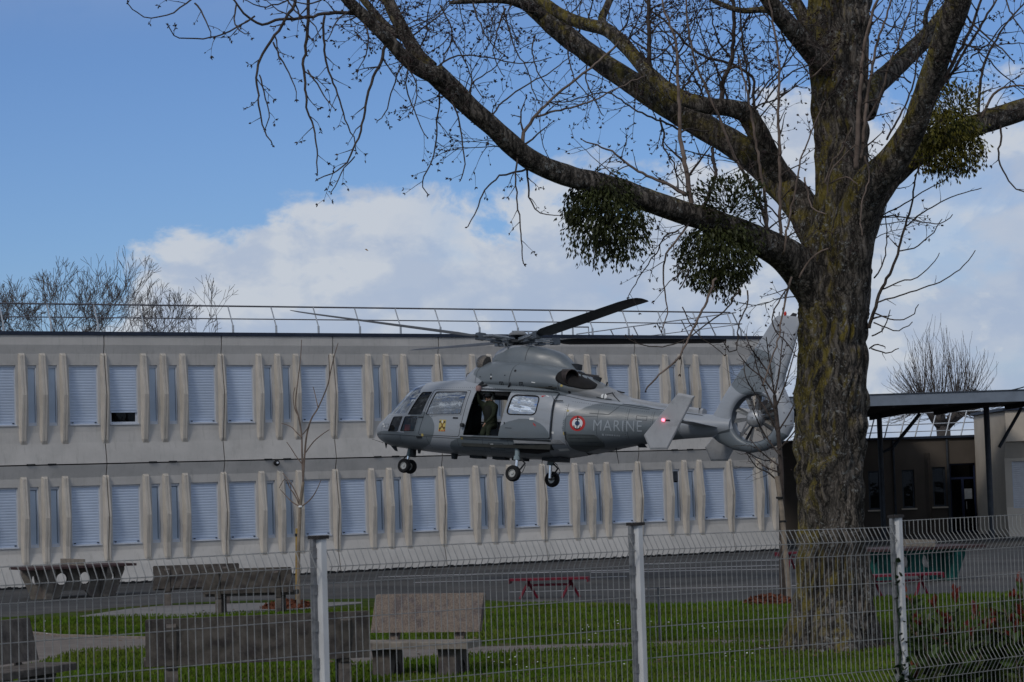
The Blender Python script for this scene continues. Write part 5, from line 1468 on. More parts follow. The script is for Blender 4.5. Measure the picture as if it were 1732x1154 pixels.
LIMBS = {  # px, py, depth, width px
 'A': [(1408, 620, 32.75, 50), (1400, 565, 32.72, 66), (1390, 515, 32.68, 76), (1368, 474, 32.55, 74), (1335, 437, 32.3, 63), (1300, 415, 32.0, 52), (1250, 393, 31.8, 46), (1200, 373, 31.6, 42), (1150, 358, 31.4, 40), (1100, 341, 31.2, 39), (1050, 322, 31.0, 39), (1000, 308, 30.8, 38), (950, 294, 30.6, 36), (900, 272, 30.4, 37), (865, 245, 30.2, 36), (830, 212, 30.0, 34), (795, 182, 29.9, 35), (765, 152, 29.8, 36), (735, 124, 29.7, 38)],
 'A1': [(745, 130, 29.7, 34), (712, 118, 29.6, 27), (685, 98, 29.5, 24), (655, 66, 29.4, 23), (625, 36, 29.3, 22), (595, 8, 29.2, 20), (560, -30, 29.1, 17)],
 'A2': [(728, 115, 29.7, 28), (706, 92, 29.8, 25), (686, 58, 29.9, 23), (668, 25, 30.0, 22), (652, -12, 30.1, 21), (640, -60, 30.2, 18)],
 'A3': [(690, 70, 29.9, 12), (655, 45, 30.0, 14), (625, 12, 30.1, 13), (600, -20, 30.2, 12)],
 'B': [(1415, 520, 32.75, 56), (1408, 455, 32.85, 72), (1385, 398, 33.1, 66), (1355, 350, 33.3, 60), (1322, 312, 33.5, 58), (1280, 272, 33.7, 52), (1240, 244, 33.9, 47), (1200, 220, 34.1, 46), (1150, 190, 34.3, 47), (1105, 162, 34.5, 44), (1060, 134, 34.7, 40), (1020, 108, 34.9, 38), (985, 82, 35.1, 36), (950, 54, 35.3, 37), (915, 22, 35.5, 38), (880, -15, 35.7, 36)],
 'B1': [(925, 28, 35.4, 24), (890, 10, 35.2, 18), (850, 0, 35.0, 13), (800, 2, 34.8, 9), (760, 5, 34.7, 6)],
 'C': [(1325, 305, 33.4, 40), (1300, 262, 33.2, 38), (1282, 225, 33.0, 36), (1262, 194, 32.9, 34), (1235, 183, 32.8, 30), (1200, 180, 32.8, 28), (1160, 168, 32.9, 27), (1125, 148, 33.1, 26), (1095, 122, 33.3, 25), (1070, 92, 33.5, 24), (1045, 65, 33.7, 24), (1020, 48, 33.9, 23), (985, 40, 34.1, 22), (950, 25, 34.3, 20), (915, 0, 34.5, 18), (880, -30, 34.7, 15)],
 'C1': [(1030, 52, 33.9, 17), (1018, 35, 34.0, 15), (1026, 12, 34.1, 13), (1040, -20, 34.2, 12)],
 'D': [(1420, 640, 32.72, 60), (1426, 560, 32.6, 74), (1432, 480, 32.5, 84), (1440, 405, 32.35, 82), (1456, 350, 32.15, 70), (1476, 308, 31.9, 62), (1504, 278, 31.7, 54), (1530, 245, 31.5, 48), (1548, 210, 31.3, 44), (1562, 170, 31.1, 42), (1578, 125, 30.9, 42), (1592, 85, 30.7, 42), (1606, 45, 30.5, 44), (1622, 0, 30.3, 46), (1640, -60, 30.1, 42)],
 'E': [(1462, 190, 33.2, 40), (1480, 148, 33.6, 36), (1510, 118, 33.9, 34), (1545, 85, 34.2, 32), (1575, 55, 34.5, 30), (1600, 22, 34.8, 28), (1630, -20, 35.1, 26)],
 'F': [(1438, 460, 32.75, 60), (1455, 385, 32.8, 64), (1482, 325, 33.0, 52), (1515, 288, 33.2, 46), (1555, 258, 33.4, 40), (1600, 232, 33.6, 37), (1650, 212, 33.8, 37), (1700, 195, 34.0, 38), (1760, 175, 34.2, 36)],
 'G': [(1392, 112, 32.4, 40), (1366, 80, 32.2, 36), (1338, 48, 32.0, 33), (1312, 16, 31.8, 30), (1290, -20, 31.6, 28)],
 'H': [(1395, 62, 32.9, 30), (1368, 40, 33.0, 24), (1348, 8, 33.1, 22), (1330, -25, 33.2, 20)],
 'I': [(1335, 45, 32.1, 14), (1300, 18, 32.3, 12), (1255, 18, 32.5, 10), (1215, 5, 32.7, 9), (1195, -10, 32.8, 9)],
 'J': [(1548, 92, 34.1, 12), (1566, 60, 34.1, 9), (1566, 25, 34.1, 8), (1580, -10, 34.2, 7)],
}
LIMB3D = {}
for q, (k, L_) in enumerate(LIMBS.items()):
    P, rr = smooth_path([at(x, y, Y) for x, y, Y, w_ in L_], [px_r(w_, Y) for x, y, Y, w_ in L_], .05)
    # slight knobbly wander
    b = TMB(); bark_tube(b, P, rr, 40 if L_[0][3] > 30 else 20, 50 + q, .075, 9, 2.2)
    b.build('limb', M['bark'], tree, smooth='all'); LIMB3D[k] = (P, rr)

# twigs and branches
TW = TMB(); BUD = TMB(); n_br = 0
def norm(v): return v / max(np.linalg.norm(v), 1e-9)
def bud(p, d, s):
    d = norm(d); a = norm(np.cross(d, [0.31, .2, .93])); c = np.cross(d, a)
    L = s * 2.6
    BUD.add([p, p + d * L * .45 + a * s * .55, p + d * L * .45 - a * s * .3 + c * s * .5, p + d * L * .45 - a * s * .3 - c * s * .5, p + d * L],
            [(0, 2, 1), (0, 3, 2), (0, 1, 3), (4, 1, 2), (4, 2, 3), (4, 3, 1)])
def budcluster(p, d, n=3, s=.0145):
    for _ in range(n):
        bud(p, norm(d) + np.array([rng.gauss(0, .55), rng.gauss(0, .55), rng.gauss(0, .55)]), s * rng.uniform(.8, 1.5))
def twig(p, d, L, r, depth, droop, buds=True, mbx=None):
    """one shoot: wandering, drooping then lifting at its tip; may fork"""
    mbx = mbx or TW
    n = max(3, int(L / .075)); st = L / n
    P = [np.array(p)]; d = norm(np.array(d)); rad = [r]
    for i in range(n):
        t = i / n
        d = norm(d + np.array([rng.gauss(0, .13), rng.gauss(0, .13), rng.gauss(0, .10)]) + np.array([0, 0, -droop * (1 - 1.6 * t)]))
        P.append(P[-1] + d * st); rad.append(r * (1 - .62 * (i + 1) / n))
        if depth > 0 and i > 0 and rng.random() < .42:
            side = norm(np.cross(d, [rng.gauss(0, 1), rng.gauss(0, 1), rng.gauss(0, 1)]))
            twig(P[-1], d * .75 + side * .85, L * rng.uniform(.22, .5), r * .66, depth - 1, droop * .8, buds, mbx)
        elif buds and rng.random() < .22:
            side = norm(np.cross(d, [rng.gauss(0, 1), rng.gauss(0, 1), rng.gauss(0, 1)]))
            bud(P[-1] + side * rad[-1], d + side, .013)
    mbx.tube(P, rad, 4, cap=False)
    if buds: budcluster(P[-1], d, rng.choice([2, 3, 3, 4]))
def branch(pix, Y0, Y1, w0, w1, pale=False, subs=1.0, slen=.40, droop=.10, buds=True, depth=1, up=0.0):
    global n_br
    n_br += 1
    P = [at(x, y, Y0 + (Y1 - Y0) * i / max(1, len(pix) - 1)) for i, (x, y) in enumerate(pix)]
    # natural kinks between the traced points
    rad = [px_r(w0 + (w1 - w0) * i / max(1, len(pix) - 1), Y0) for i in range(len(pix))]
    Q, rr = smooth_path(P, rad, .07)
    Q = [q + np.array([rng.gauss(0, .006), rng.gauss(0, .02), rng.gauss(0, .006)]) for q in Q]
    b = TMB(); b.tube(Q, rr, 6, cap=True); b.build('branch', M['twig_pale'] if pale else M['twig'], tree, smooth='all')
    i = 2
    while i < len(Q) - 1:
        d = norm(Q[i + 1] - Q[i - 1])
        side = norm(np.cross(d, [rng.gauss(0, .35), 1.0 if rng.random() < .5 else -1.0, rng.gauss(0, .35)]))
        twig(Q[i], d * .8 + side * rng.uniform(.5, 1.1) + np.array([0, 0, up]), slen * rng.uniform(.4, 1.25), max(rr[i] * .55, .0032), depth, droop, buds)
        i += max(1, int(rng.uniform(2, 6) / subs))
    if buds: budcluster(Q[-1], Q[-1] - Q[-2], 4)
# --- hanging branches on the left
branch([(622, 27), (585, 22), (547, 24), (509, 31), (465, 34), (444, 41), (424, 32), (406, 13), (388, -8)], 29.3, 28.6, 7, 3, subs=.8)
branch([(430, 28), (418, 36), (388, 53), (374, 60), (345, 66), (318, 66), (294, 60), (284, 47)], 28.7, 28.3, 3.5, 1.8, subs=.9, slen=.25)
branch([(330, -5), (305, 14), (282, 26), (255, 29), (232, 22), (216, 7)], 28.4, 28.0, 3, 1.8, subs=.9, slen=.22)
branch([(505, -10), (494, 15), (478, 42), (459, 68), (445, 90), (436, 112), (434, 132), (436, 160), (440, 188), (447, 221), (462, 244)], 29.0, 28.6, 6.5, 2, subs=.9, slen=.3)
branch([(440, 128), (447, 155), (452, 178), (456, 200), (450, 216)], 28.8, 28.7, 3, 1.6, slen=.18)
branch([(522, -6), (521, 44), (517, 80), (514, 110), (516, 141), (518, 170), (522, 195), (532, 225), (536, 262), (537, 296)], 29.2, 28.9, 6, 2, subs=.9, slen=.32)
branch([(520, 118), (540, 150), (556, 172), (568, 186)], 29.1, 28.9, 3, 1.5, slen=.2)
branch([(462, 72), (474, 96), (488, 122), (499, 145), (502, 168)], 29, 28.8, 3.2, 1.6, slen=.2)
branch([(548, 26), (548, 64), (549, 94), (557, 122), (568, 150), (577, 180), (589, 212), (598, 232), (602, 256)], 29.4, 29.2, 4.5, 1.7, slen=.26)
branch([(652, 76), (645, 105), (632, 131), (624, 155), (618, 180), (610, 222), (598, 252), (588, 274), (562, 294), (537, 302)], 29.4, 29.0, 6, 2, subs=.9, slen=.32)
branch([(600, 264), (582, 285), (572, 305), (560, 324)], 29.1, 29.0, 2.6, 1.6, slen=.16)
branch([(745, 140), (743, 170), (740, 205), (737, 240), (731, 272), (718, 298), (716, 316), (724, 329)], 29.9, 29.6, 3.6, 1.8, slen=.26)
branch([(747, 135), (758, 160), (772, 190), (779, 222), (783, 252), (787, 280), (779, 304)], 29.8, 29.5, 4, 1.8, slen=.26)
branch([(690, 112), (688, 150), (700, 185), (712, 215), (722, 232)], 29.5, 29.3, 3.2, 1.6, slen=.28)
branch([(684, 104), (670, 130), (662, 160), (650, 192), (640, 205)], 29.5, 29.2, 3.2, 1.6, slen=.28)
branch([(876, 268), (872, 292), (873, 325), (876, 355), (881, 395), (883, 425), (885, 446)], 30.2, 29.9, 3.6, 2, subs=.9, slen=.2)
branch([(893, 285), (870, 292), (845, 297), (826, 315), (812, 338), (803, 362), (790, 384)], 30.4, 30.1, 4, 1.8, subs=.7, slen=.18)
branch([(890, 280), (894, 310), (898, 342), (915, 360), (945, 366)], 30.5, 30.3, 4, 1.5, subs=.7, slen=.2)
branch([(879, 268), (884, 235), (896, 208), (916, 186), (945, 158), (985, 126), (1020, 98), (1048, 70)], 30.5, 30.9, 7.5, 3, pale=True, subs=.8, slen=.45)
branch([(905, 198), (940, 188), (975, 180), (1012, 166), (1050, 146), (1090, 128)], 30.7, 31.2, 4.5, 2, pale=True, subs=.8, slen=.4)
branch([(830, 198), (850, 172), (880, 150), (915, 132), (945, 112), (965, 95)], 30.1, 30.6, 3.4, 1.6, subs=.8, slen=.4)
branch([(735, 115), (760, 100), (795, 92), (840, 100), (880, 108), (930, 98)], 29.8, 30.4, 3.5, 1.6, subs=1, slen=.38)
for pts_, Y_ in (([(700, 60), (725, 40), (750, 20), (775, -10)], 29.9), ([(706, 88), (720, 60), (722, 30), (730, -8)], 30), ([(655, 66), (640, 44), (632, 20), (628, -8)], 29.5), ([(600, 14), (575, 30), (560, 52), (552, 70)], 29.2),
                ([(745, 10), (760, 40), (768, 70), (790, 110), (800, 140), (818, 168)], 30.2), ([(768, 62), (752, 92), (748, 116)], 30.1), ([(850, 10), (860, 45), (872, 85), (892, 118), (900, 150), (912, 172)], 34.6), ([(800, 4), (812, 40), (830, 72), (856, 96)], 34.5),
                ([(855, 14), (840, 55), (835, 92), (852, 130)], 34.6), ([(905, 60), (900, 90), (912, 128), (930, 152)], 35), ([(500, -8), (470, 8), (440, 10), (412, -2)], 28.6), ([(480, -10), (500, 20), (530, 40), (540, 62)], 28.9), ([(560, -10), (530, 6), (500, 4), (470, -8)], 29), ([(330, 4), (345, 26), (352, 45), (356, 62)], 28.4), ([(400, 8), (396, 32), (404, 52), (420, 58)], 28.6),
                ([(1000, 95), (990, 130), (1004, 165), (1020, 196)], 34.9), ([(960, 66), (962, 100), (976, 140), (1010, 172)], 35.1), ([(615, 30), (622, 60), (618, 92), (606, 116)], 29.3), ([(672, 86), (700, 130), (705, 162), (698, 190)], 29.5), ([(790, 172), (800, 140), (830, 120), (850, 96)], 29.9)):
    branch(pts_, Y_, Y_ - .3, 3.2, 1.6, subs=1.1, slen=.36, depth=1)
# --- under limb B and between the limbs
branch([(1115, 200), (1122, 225), (1124, 250), (1138, 276), (1146, 300), (1165, 322)], 34.4, 34.0, 4, 2, slen=.3)
branch([(1150, 220), (1120, 206), (1085, 192), (1050, 170), (1020, 156), (960, 172), (905, 170)], 34.3, 33.8, 4, 1.6, subs=.8, slen=.4)
branch([(1168, 350), (1164, 310), (1158, 275), (1151, 235), (1150, 195), (1147, 150), (1146, 100), (1140, 60), (1125, 20), (1118, -10)], 31.5, 31.9, 10, 3, pale=True, subs=1.1, slen=.5, up=.3)
branch([(1160, 330), (1130, 312), (1095, 298), (1065, 280), (1035, 256), (1010, 246), (985, 238)], 31.4, 31.0, 6, 2, pale=True, subs=.9, slen=.42)
branch([(1190, 350), (1210, 300), (1206, 268), (1205, 250)], 31.6, 33.5, 7, 6, subs=.4)
branch([(1218, 182), (1220, 158), (1225, 132), (1236, 108), (1240, 80), (1242, 40), (1240, -10)], 32.8, 32.6, 9, 6, subs=1.0, slen=.45, up=.2)
branch([(1100, 128), (1098, 100), (1097, 70), (1097, 30), (1097, -10)], 33.3, 33.1, 8.5, 6.5, subs=1.0, slen=.5, up=.2)
branch([(1262, 185), (1268, 150), (1263, 120), (1257, 80), (1253, 40), (1250, -8)], 32.9, 32.4, 5.5, 3, subs=1.1, slen=.5, up=.2)
branch([(1280, 220), (1275, 170), (1272, 130), (1240, 110), (1190, 95), (1160, 72), (1130, 40), (1105, 20), (1085, -8)], 33.0, 33.4, 6, 3, subs=1.1, slen=.45, up=.15)
branch([(1296, 405), (1296, 360), (1290, 310), (1280, 250), (1270, 190), (1262, 150), (1250, 100)], 31.9, 31.4, 7, 3, pale=True, subs=.8, slen=.5, up=.3)
branch([(1303, 408), (1288, 350), (1262, 300), (1240, 260), (1228, 225), (1215, 195), (1190, 140), (1175, 100), (1165, 50), (1160, -8)], 31.9, 31.2, 6, 3, pale=True, subs=.9, slen=.5, up=.3)
branch([(1322, 425), (1320, 370), (1319, 310), (1319, 250), (1316, 190), (1318, 130), (1315, 80), (1306, 30), (1300, -8)], 32.0, 31.6, 7, 3.5, pale=True, subs=.9, slen=.5, up=.3)
branch([(1352, 470), (1370, 440), (1390, 424), (1400, 420)], 31.6, 31.4, 4, 2.5, pale=True, subs=.5)
branch([(1325, 430), (1335, 370), (1345, 320), (1355, 270), (1372, 225), (1395, 170)], 31.7, 31.2, 4.5, 2, pale=True, subs=.8, slen=.4, up=.3)
for pts_, Y_ in (([(1195, 178), (1180, 140), (1150, 100), (1128, 60), (1110, 20)], 32.9), ([(1235, 184), (1222, 140), (1200, 90), (1182, 40), (1170, -8)], 32.8), ([(1290, 180), (1310, 150), (1340, 122), (1370, 110), (1395, 100)], 32.5), ([(1272, 178), (1300, 138), (1335, 100), (1355, 70)], 32.4),
                 ([(1262, 190), (1290, 176), (1320, 165), (1350, 140), (1372, 120)], 32.5), ([(1060, 80), (1070, 50), (1085, 20), (1090, -8)], 33.5), ([(1020, 105), (1040, 80), (1070, 60), (1100, 30), (1130, 10)], 34.9), ([(940, 50), (965, 25), (990, -8)], 35.3), ([(1150, 160), (1175, 120), (1210, 90), (1245, 60), (1275, 20), (1290, -8)], 33.0),
                 ([(1085, 110), (1120, 90), (1150, 60), (1180, 25), (1200, -8)], 33.3), ([(1130, 150), (1140, 110), (1170, 70), (1185, 30)], 33.1), ([(1040, 62), (1060, 40), (1065, 10), (1060, -10)], 33.8), ([(990, 44), (1000, 15), (1005, -8)], 34.1), ([(1180, 172), (1200, 130), (1230, 118), (1262, 95), (1290, 70)], 32.8),
                 ([(1240, 100), (1215, 70), (1205, 30), (1200, -5)], 32.7), ([(1097, 60), (1115, 40), (1135, 30), (1155, 5)], 33.2), ([(1320, 50), (1330, 75), (1345, 95), (1372, 130)], 32.3), ([(1296, 150), (1320, 120), (1345, 60), (1352, 20)], 32.2), ([(1147, 120), (1130, 90), (1100, 78), (1075, 60)], 31.8), ([(1147, 90), (1165, 60), (1180, 20)], 31.9)):
    branch(pts_, Y_, Y_ - .4, 3.4, 1.7, subs=1.35, slen=.42, depth=2, up=.12)
# --- low hanging shoots round the mistletoe, in front of the far roof
branch([(1165, 378), (1150, 400), (1134, 420), (1124, 440), (1122, 470), (1125, 500), (1128, 530), (1120, 560)], 31.4, 31.1, 4, 1.7, pale=True, subs=.7, slen=.3)
branch([(1148, 392), (1125, 400), (1108, 430), (1090, 455), (1075, 480), (1062, 502)], 31.4, 31.0, 3, 1.5, subs=.7, slen=.25)
branch([(1210, 470), (1195, 510), (1180, 540), (1160, 582), (1142, 610), (1110, 640), (1092, 660)], 31.0, 30.5, 4.5, 2.6, pale=True, subs=.4, slen=.25, depth=0)
branch([(1250, 490), (1230, 520), (1200, 545), (1165, 570), (1130, 585), (1090, 586), (1060, 570)], 31.2, 30.9, 3, 1.6, subs=.6, slen=.2)
branch([(1265, 492), (1262, 520), (1250, 545), (1248, 580), (1246, 592), (1232, 596), (1225, 582)], 31.2, 30.8, 3, 1.8, subs=.5, slen=.2)
branch([(1340, 470), (1330, 500), (1322, 540), (1318, 570), (1300, 620), (1290, 650)], 31.6, 31.2, 4, 2, pale=True, subs=.7, slen=.3)
branch([(1335, 480), (1305, 540), (1330, 580), (1345, 600)], 31.5, 31.3, 3, 1.6, subs=.6, slen=.2)
branch([(1150, 490), (1165, 455), (1140, 470), (1118, 492)], 31.1, 31.0, 2.4, 1.4, subs=.8, slen=.2)
branch([(1155, 520), (1175, 560), (1205, 585), (1225, 600)], 31.1, 31.0, 2.4, 1.4, subs=.6, slen=.2)
# --- right of the trunk
branch([(1470, 555), (1480, 520), (1492, 488), (1508, 455), (1520, 420), (1532, 380), (1542, 345), (1548, 305), (1556, 280)], 32.5, 32.0, 7, 2.6, subs=.25, slen=.3)
for p in ([(1484, 512), (1520, 500), (1560, 488), (1600, 472), (1630, 450), (1650, 424)], [(1492, 490), (1520, 478), (1550, 470), (1575, 450), (1588, 428)], [(1518, 425), (1545, 420), (1570, 402), (1585, 385), (1592, 372)], [(1480, 530), (1505, 540), (1530, 540), (1545, 530), (1553, 515)],
          [(1478, 545), (1500, 555), (1520, 560), (1545, 545)], [(1474, 570), (1490, 560), (1500, 545), (1505, 525)], [(1472, 590), (1485, 582), (1500, 590)], [(1470, 370), (1510, 365), (1560, 376), (1590, 378), (1612, 364)], [(1488, 365), (1530, 345), (1560, 325), (1592, 308), (1625, 285)], [(1480, 470), (1495, 440), (1500, 400), (1498, 360), (1500, 330)],
          [(1475, 590), (1500, 598), (1520, 590)], [(1530, 385), (1560, 360), (1590, 342), (1620, 330), (1660, 318)]):
    branch(p, 32.4, 32.0, 2.8, 1.5, subs=.45, slen=.16, depth=0, buds=False)
branch([(1448, 285), (1450, 240), (1452, 190), (1456, 140), (1460, 90), (1468, 50), (1480, 10), (1490, -10)], 31.4, 31.0, 10, 4, pale=True, subs=.6, slen=.4, up=.25)
branch([(1455, 270), (1462, 220), (1466, 170), (1475, 120), (1484, 70), (1498, 30), (1510, -10)], 31.4, 30.9, 7, 3, pale=True, subs=.7, slen=.4, up=.25)
branch([(1460, 215), (1490, 160), (1500, 120), (1520, 70), (1535, 30), (1545, -10)], 31.5, 31.0, 5, 2, pale=True, subs=.8, slen=.4, up=.2)
branch([(1500, 235), (1530, 180), (1545, 140), (1552, 100), (1548, 50), (1552, 0)], 31.5, 31.2, 4, 2, subs=.7, slen=.35)
branch([(1590, 150), (1610, 110), (1632, 70), (1650, 30), (1662, -10)], 31.0, 30.6, 8, 4, pale=True, subs=.8, slen=.45, up=.2)
branch([(1600, 140), (1630, 90), (1655, 50), (1680, 10), (1690, -10)], 31.0, 30.6, 6, 3, pale=True, subs=.8, slen=.45, up=.2)
branch([(1655, 205), (1656, 160), (1664, 110), (1680, 75), (1702, 40), (1730, 8)], 33.7, 33.2, 6, 2.6, subs=.8, slen=.4, up=.2)
branch([(1660, 200), (1680, 160), (1705, 148), (1740, 146)], 33.7, 33.4, 5, 3, pale=True, subs=.8, slen=.35)
branch([(1690, 190), (1694, 230), (1688, 260), (1700, 296), (1720, 320), (1745, 328)], 33.9, 33.4, 4, 2, subs=.6, slen=.3)
branch([(1630, 20), (1650, 45), (1680, 70), (1700, 90), (1712, 104)], 30.4, 30.2, 4, 2, subs=.8, slen=.3)
branch([(1590, 60), (1640, 78), (1690, 76), (1740, 72)], 30.8, 30.4, 3, 1.8, subs=.8, slen=.35)
for p in ([(1600, 10), (1630, 40), (1660, 60), (1690, 85)], [(1700, -5), (1715, 30), (1735, 60)], [(1625, 70), (1660, 90), (1700, 130), (1730, 150)], [(1470, 20), (1500, 40), (1530, 50), (1560, 40)], [(1480, 100), (1510, 90), (1550, 110)], [(1640, 100), (1670, 75), (1700, 40), (1730, 20)], [(1540, 140), (1500, 120), (1470, 128)], [(1500, 60), (1520, 30), (1535, -5)]):
    branch(p, 31.5, 31.0, 3, 1.6, subs=1.1, slen=.32, depth=1)
# shoots across the face of the trunk
for p in ([(1395, 310), (1410, 270), (1425, 250), (1440, 215)], [(1400, 330), (1405, 290), (1430, 262), (1450, 240)], [(1360, 300), (1374, 350), (1396, 362)], [(1376, 130), (1400, 105), (1418, 82)], [(1462, 265), (1470, 300), (1456, 350), (1458, 400)], [(1405, 310), (1430, 300), (1450, 312)]):
    branch(p, 31.7, 31.4, 3.4, 2, pale=True, subs=.35, slen=.25, depth=0, buds=False)
# random shoots sprouting along the limbs
for k, num, ups in (('A', 34, .5), ('B', 40, .6), ('C', 36, .8), ('A1', 24, .1), ('A2', 30, .1), ('D', 16, .3), ('E', 20, .5), ('F', 18, .4), ('G', 16, .1), ('B1', 18, -.1), ('H', 10, .2), ('I', 16, -.2)):
    P, rr = LIMB3D[k]
    for _ in range(num):
        i = rng.randint(int(len(P) * .15), len(P) - 2)
        d = norm(P[i + 1] - P[i]); side = norm(np.array([rng.gauss(0, .8), rng.gauss(0, .8), rng.gauss(0, .5) + ups]))
        twig(P[i] + side * rr[i] * .9, side + d * .5, rng.uniform(.35, 1.15), rng.uniform(.0055, .009), 2 if num > 12 else 1, .05, True)
tw_o = TW.build('twigs', M['twig'], tree); tag(tw_o, kind='stuff')
bd_o = BUD.build('buds', M['bud'], tree); tag(bd_o, kind='stuff')

# --- mistletoe balls
def mistletoe(blobs, Y, n, seed, label, m, lit=0.0):
    r = random.Random(seed)
    c0 = at(blobs[0][0], blobs[0][1], Y)
    root = empty('mistletoe', c0, 0, label, 'mistletoe', 'mistletoe clumps on the limbs of the big poplar')
    LV = MB(); ST = MB()
    tot = sum(b_[2] * b_[3] * b_[5] for b_ in blobs)
    for bx_, by_, rx_, rz_, dz_, wgt in blobs:
        c = at(bx_, by_, Y); Rx_, Rz_ = px_r(2 * rx_, Y), px_r(2 * rz_, Y)
        a0 = c + np.array([0, 0, dz_ * Rz_])
        for _ in range(int(n * rx_ * rz_ * wgt / tot)):
            while True:
                u = np.array([r.uniform(-1, 1) for _ in range(3)])
                L_ = np.linalg.norm(u)
                if .15 < L_ < 1: break
            u = u / L_ * (L_ ** .55) * (.72 + .55 * noise2(math.atan2(u[1], u[0]) * 2.2 + 9, u[2] / L_ * 3.2 + 7, seed + bx_)) * r.uniform(.88, 1.10)
            if u[2] < -.3: u[2] *= r.uniform(1.0, 1.18)
            p = c + u * np.array([Rx_, Rx_ * .9, Rz_])
            out = norm(p - a0)
            if r.random() < .07:
                q = a0 + (p - a0) * .35
                ST.tube([q, (p + q) / 2 + np.array([0, 0, .02]), p], [.006, .004, .003], 4, cap=False)
            hang = norm(out * .55 + np.array([r.gauss(0, .4), r.gauss(0, .4), -1.0 + r.gauss(0, .35)])) if dz_ >= 0 else norm(out + np.array([r.gauss(0, .4), r.gauss(0, .4), .3 + r.gauss(0, .5)]))
            for s in (1, -1):
                w_ = norm(np.cross(hang, [r.gauss(0, 1), r.gauss(0, 1), r.gauss(0, .3)]))
                d = norm(hang + w_ * s * .38); L = r.uniform(.05, .085); wd = L * .17
                nn = norm(np.cross(d, w_ + np.array([.1, .2, .3])))
                LV.add([p, p + d * L * .55 + nn * wd, p + d * L, p + d * L * .55 - nn * wd], [(0, 1, 2), (0, 2, 3)])
    for q in (LV, ST): q.v = [(p[0] - c0[0], p[1] - c0[1], p[2] - c0[2]) for p in q.v]
    tag(LV.build('leaves', m, root, fix=False), kind='stuff'); tag(ST.build('stems', M['mistletoe'], root, fix=False), kind='stuff')
mistletoe([(1024, 366, 72, 70, .7, 1.0), (1000, 350, 50, 45, .8, .6), (1000, 300, 26, 18, -.5, .2), (1052, 398, 48, 42, .9, .5)], 30.85, 3500, 1, 'leftmost dark mistletoe ball hanging under the longest poplar limb above the rotor', M['mistletoe'])
mistletoe([(1220, 434, 72, 58, .8, 1.0), (1232, 338, 62, 44, -.5, .55), (1215, 470, 45, 30, .9, .3), (1185, 410, 36, 30, .8, .3)], 31.55, 3900, 2, 'big dark mistletoe wrapped above and below the limb beside the trunk', M['mistletoe'])
mistletoe([(1600, 232, 62, 58, .6, 1.0), (1618, 176, 40, 36, -.4, .5), (1640, 262, 34, 30, .8, .35), (1572, 268, 36, 26, .8, .3)], 33.0, 3500, 3, 'yellowish mistletoe on the right limb with leaves coloured as if sunlit', M['mistletoe_lit'])

# ================================================================ OTHER TREES
def bare_tree(name, label, group, basept, height, spread, seed, fork_h=.2, levels=6, r0=.12, lean=(0, 0), m='bark_far', dens=1.0, fan=.5, trunk_r=None, rmin=.0095):
    r = random.Random(seed)
    root = empty(name, basept, 0, label, 'tree', group)
    TK = MB(); CR = MB()
    def grow(p, d, L, rad, lv):
        n = 4; P = [p]; rr = [rad]
        for i in range(n):
            d = norm(d + np.array([r.gauss(0, .10), r.gauss(0, .10), r.gauss(0, .06) + .025]))
            P.append(P[-1] + d * L / n); rr.append(max(rad * (1 - .4 * (i + 1) / n), rmin))
        (TK if lv >= levels - 1 else CR).tube(P, rr, 6 if lv >= levels - 1 else 3, cap=False)
        if lv <= 0: return
        k = 2 + (r.random() < .5 * dens) + (r.random() < .35 * dens)
        for c in range(k):
            ang = r.uniform(0, 2 * PI); tilt = r.uniform(.25, .95) * fan
            a = norm(np.cross(d, [math.cos(ang), math.sin(ang), .1])); nd = norm(d + a * tilt + np.array([0, 0, .05]))
            st = P[-1] if c < 2 else P[r.randint(2, n)]
            grow(st, nd, L * r.uniform(.60, .84), max(rr[-1] * r.uniform(.6, .85), rmin), lv - 1)
    L0 = height * fork_h
    P0 = np.array([0, 0, 0.]); P1 = np.array([lean[0], lean[1], L0])
    tr_ = trunk_r or r0
    TK.tube([P0, (P0 + P1) / 2, P1], [tr_ * 1.25, tr_, tr_ * .95], 8, cap=False)
    nb = max(3, int(4 * dens))
    for k in range(nb):
        a = 2 * PI * k / nb + r.uniform(-.4, .4); d = norm(np.array([math.cos(a) * spread, math.sin(a) * spread, 1]))
        grow(P1, d, height * (1 - fork_h) * r.uniform(.26, .33), r0 * r.uniform(.5, .8), levels - 1)
    TK.build('trunk', M[m], root, fix=False, smooth='all'); tag(CR.build('crown', M[m], root, fix=False), kind='stuff')
    return root
def far_tree(px, py_top, Y, label, **kw):
    g_ = at(px, 826, Y); h = at(px, py_top, Y)[2]
    return bare_tree('bare_tree', label, 'bare trees behind the school roofs', (g_[0], g_[1], 0), h * .965, kw.pop('spread', .55), kw.pop('seed'), **kw)
far_tree(80, 428, 112, 'tallest bare tree behind the roof at the far left', seed=5, fork_h=.45, levels=7, r0=.2, dens=.85, fan=.8, rmin=.0095)
far_tree(182, 440, 114, 'bare tree with spreading crown just left of the cloud edge', seed=11, fork_h=.42, levels=7, r0=.2, dens=.82, fan=.8, rmin=.0095)
far_tree(5, 462, 113, 'bare tree cut by the left edge of the picture', seed=17, fork_h=.45, levels=7, r0=.2, dens=.82, fan=.8, rmin=.0095)
far_tree(285, 490, 110, 'lowest bare tree behind the roof, rightmost of the left clump', seed=23, fork_h=.45, levels=7, r0=.16, dens=.6, fan=.855, rmin=.0095)
far_tree(130, 470, 118, 'thin bare tree between the two tall ones behind the roof', seed=29, fork_h=.45, levels=7, r0=.16, dens=.6, fan=.85, rmin=.0095)
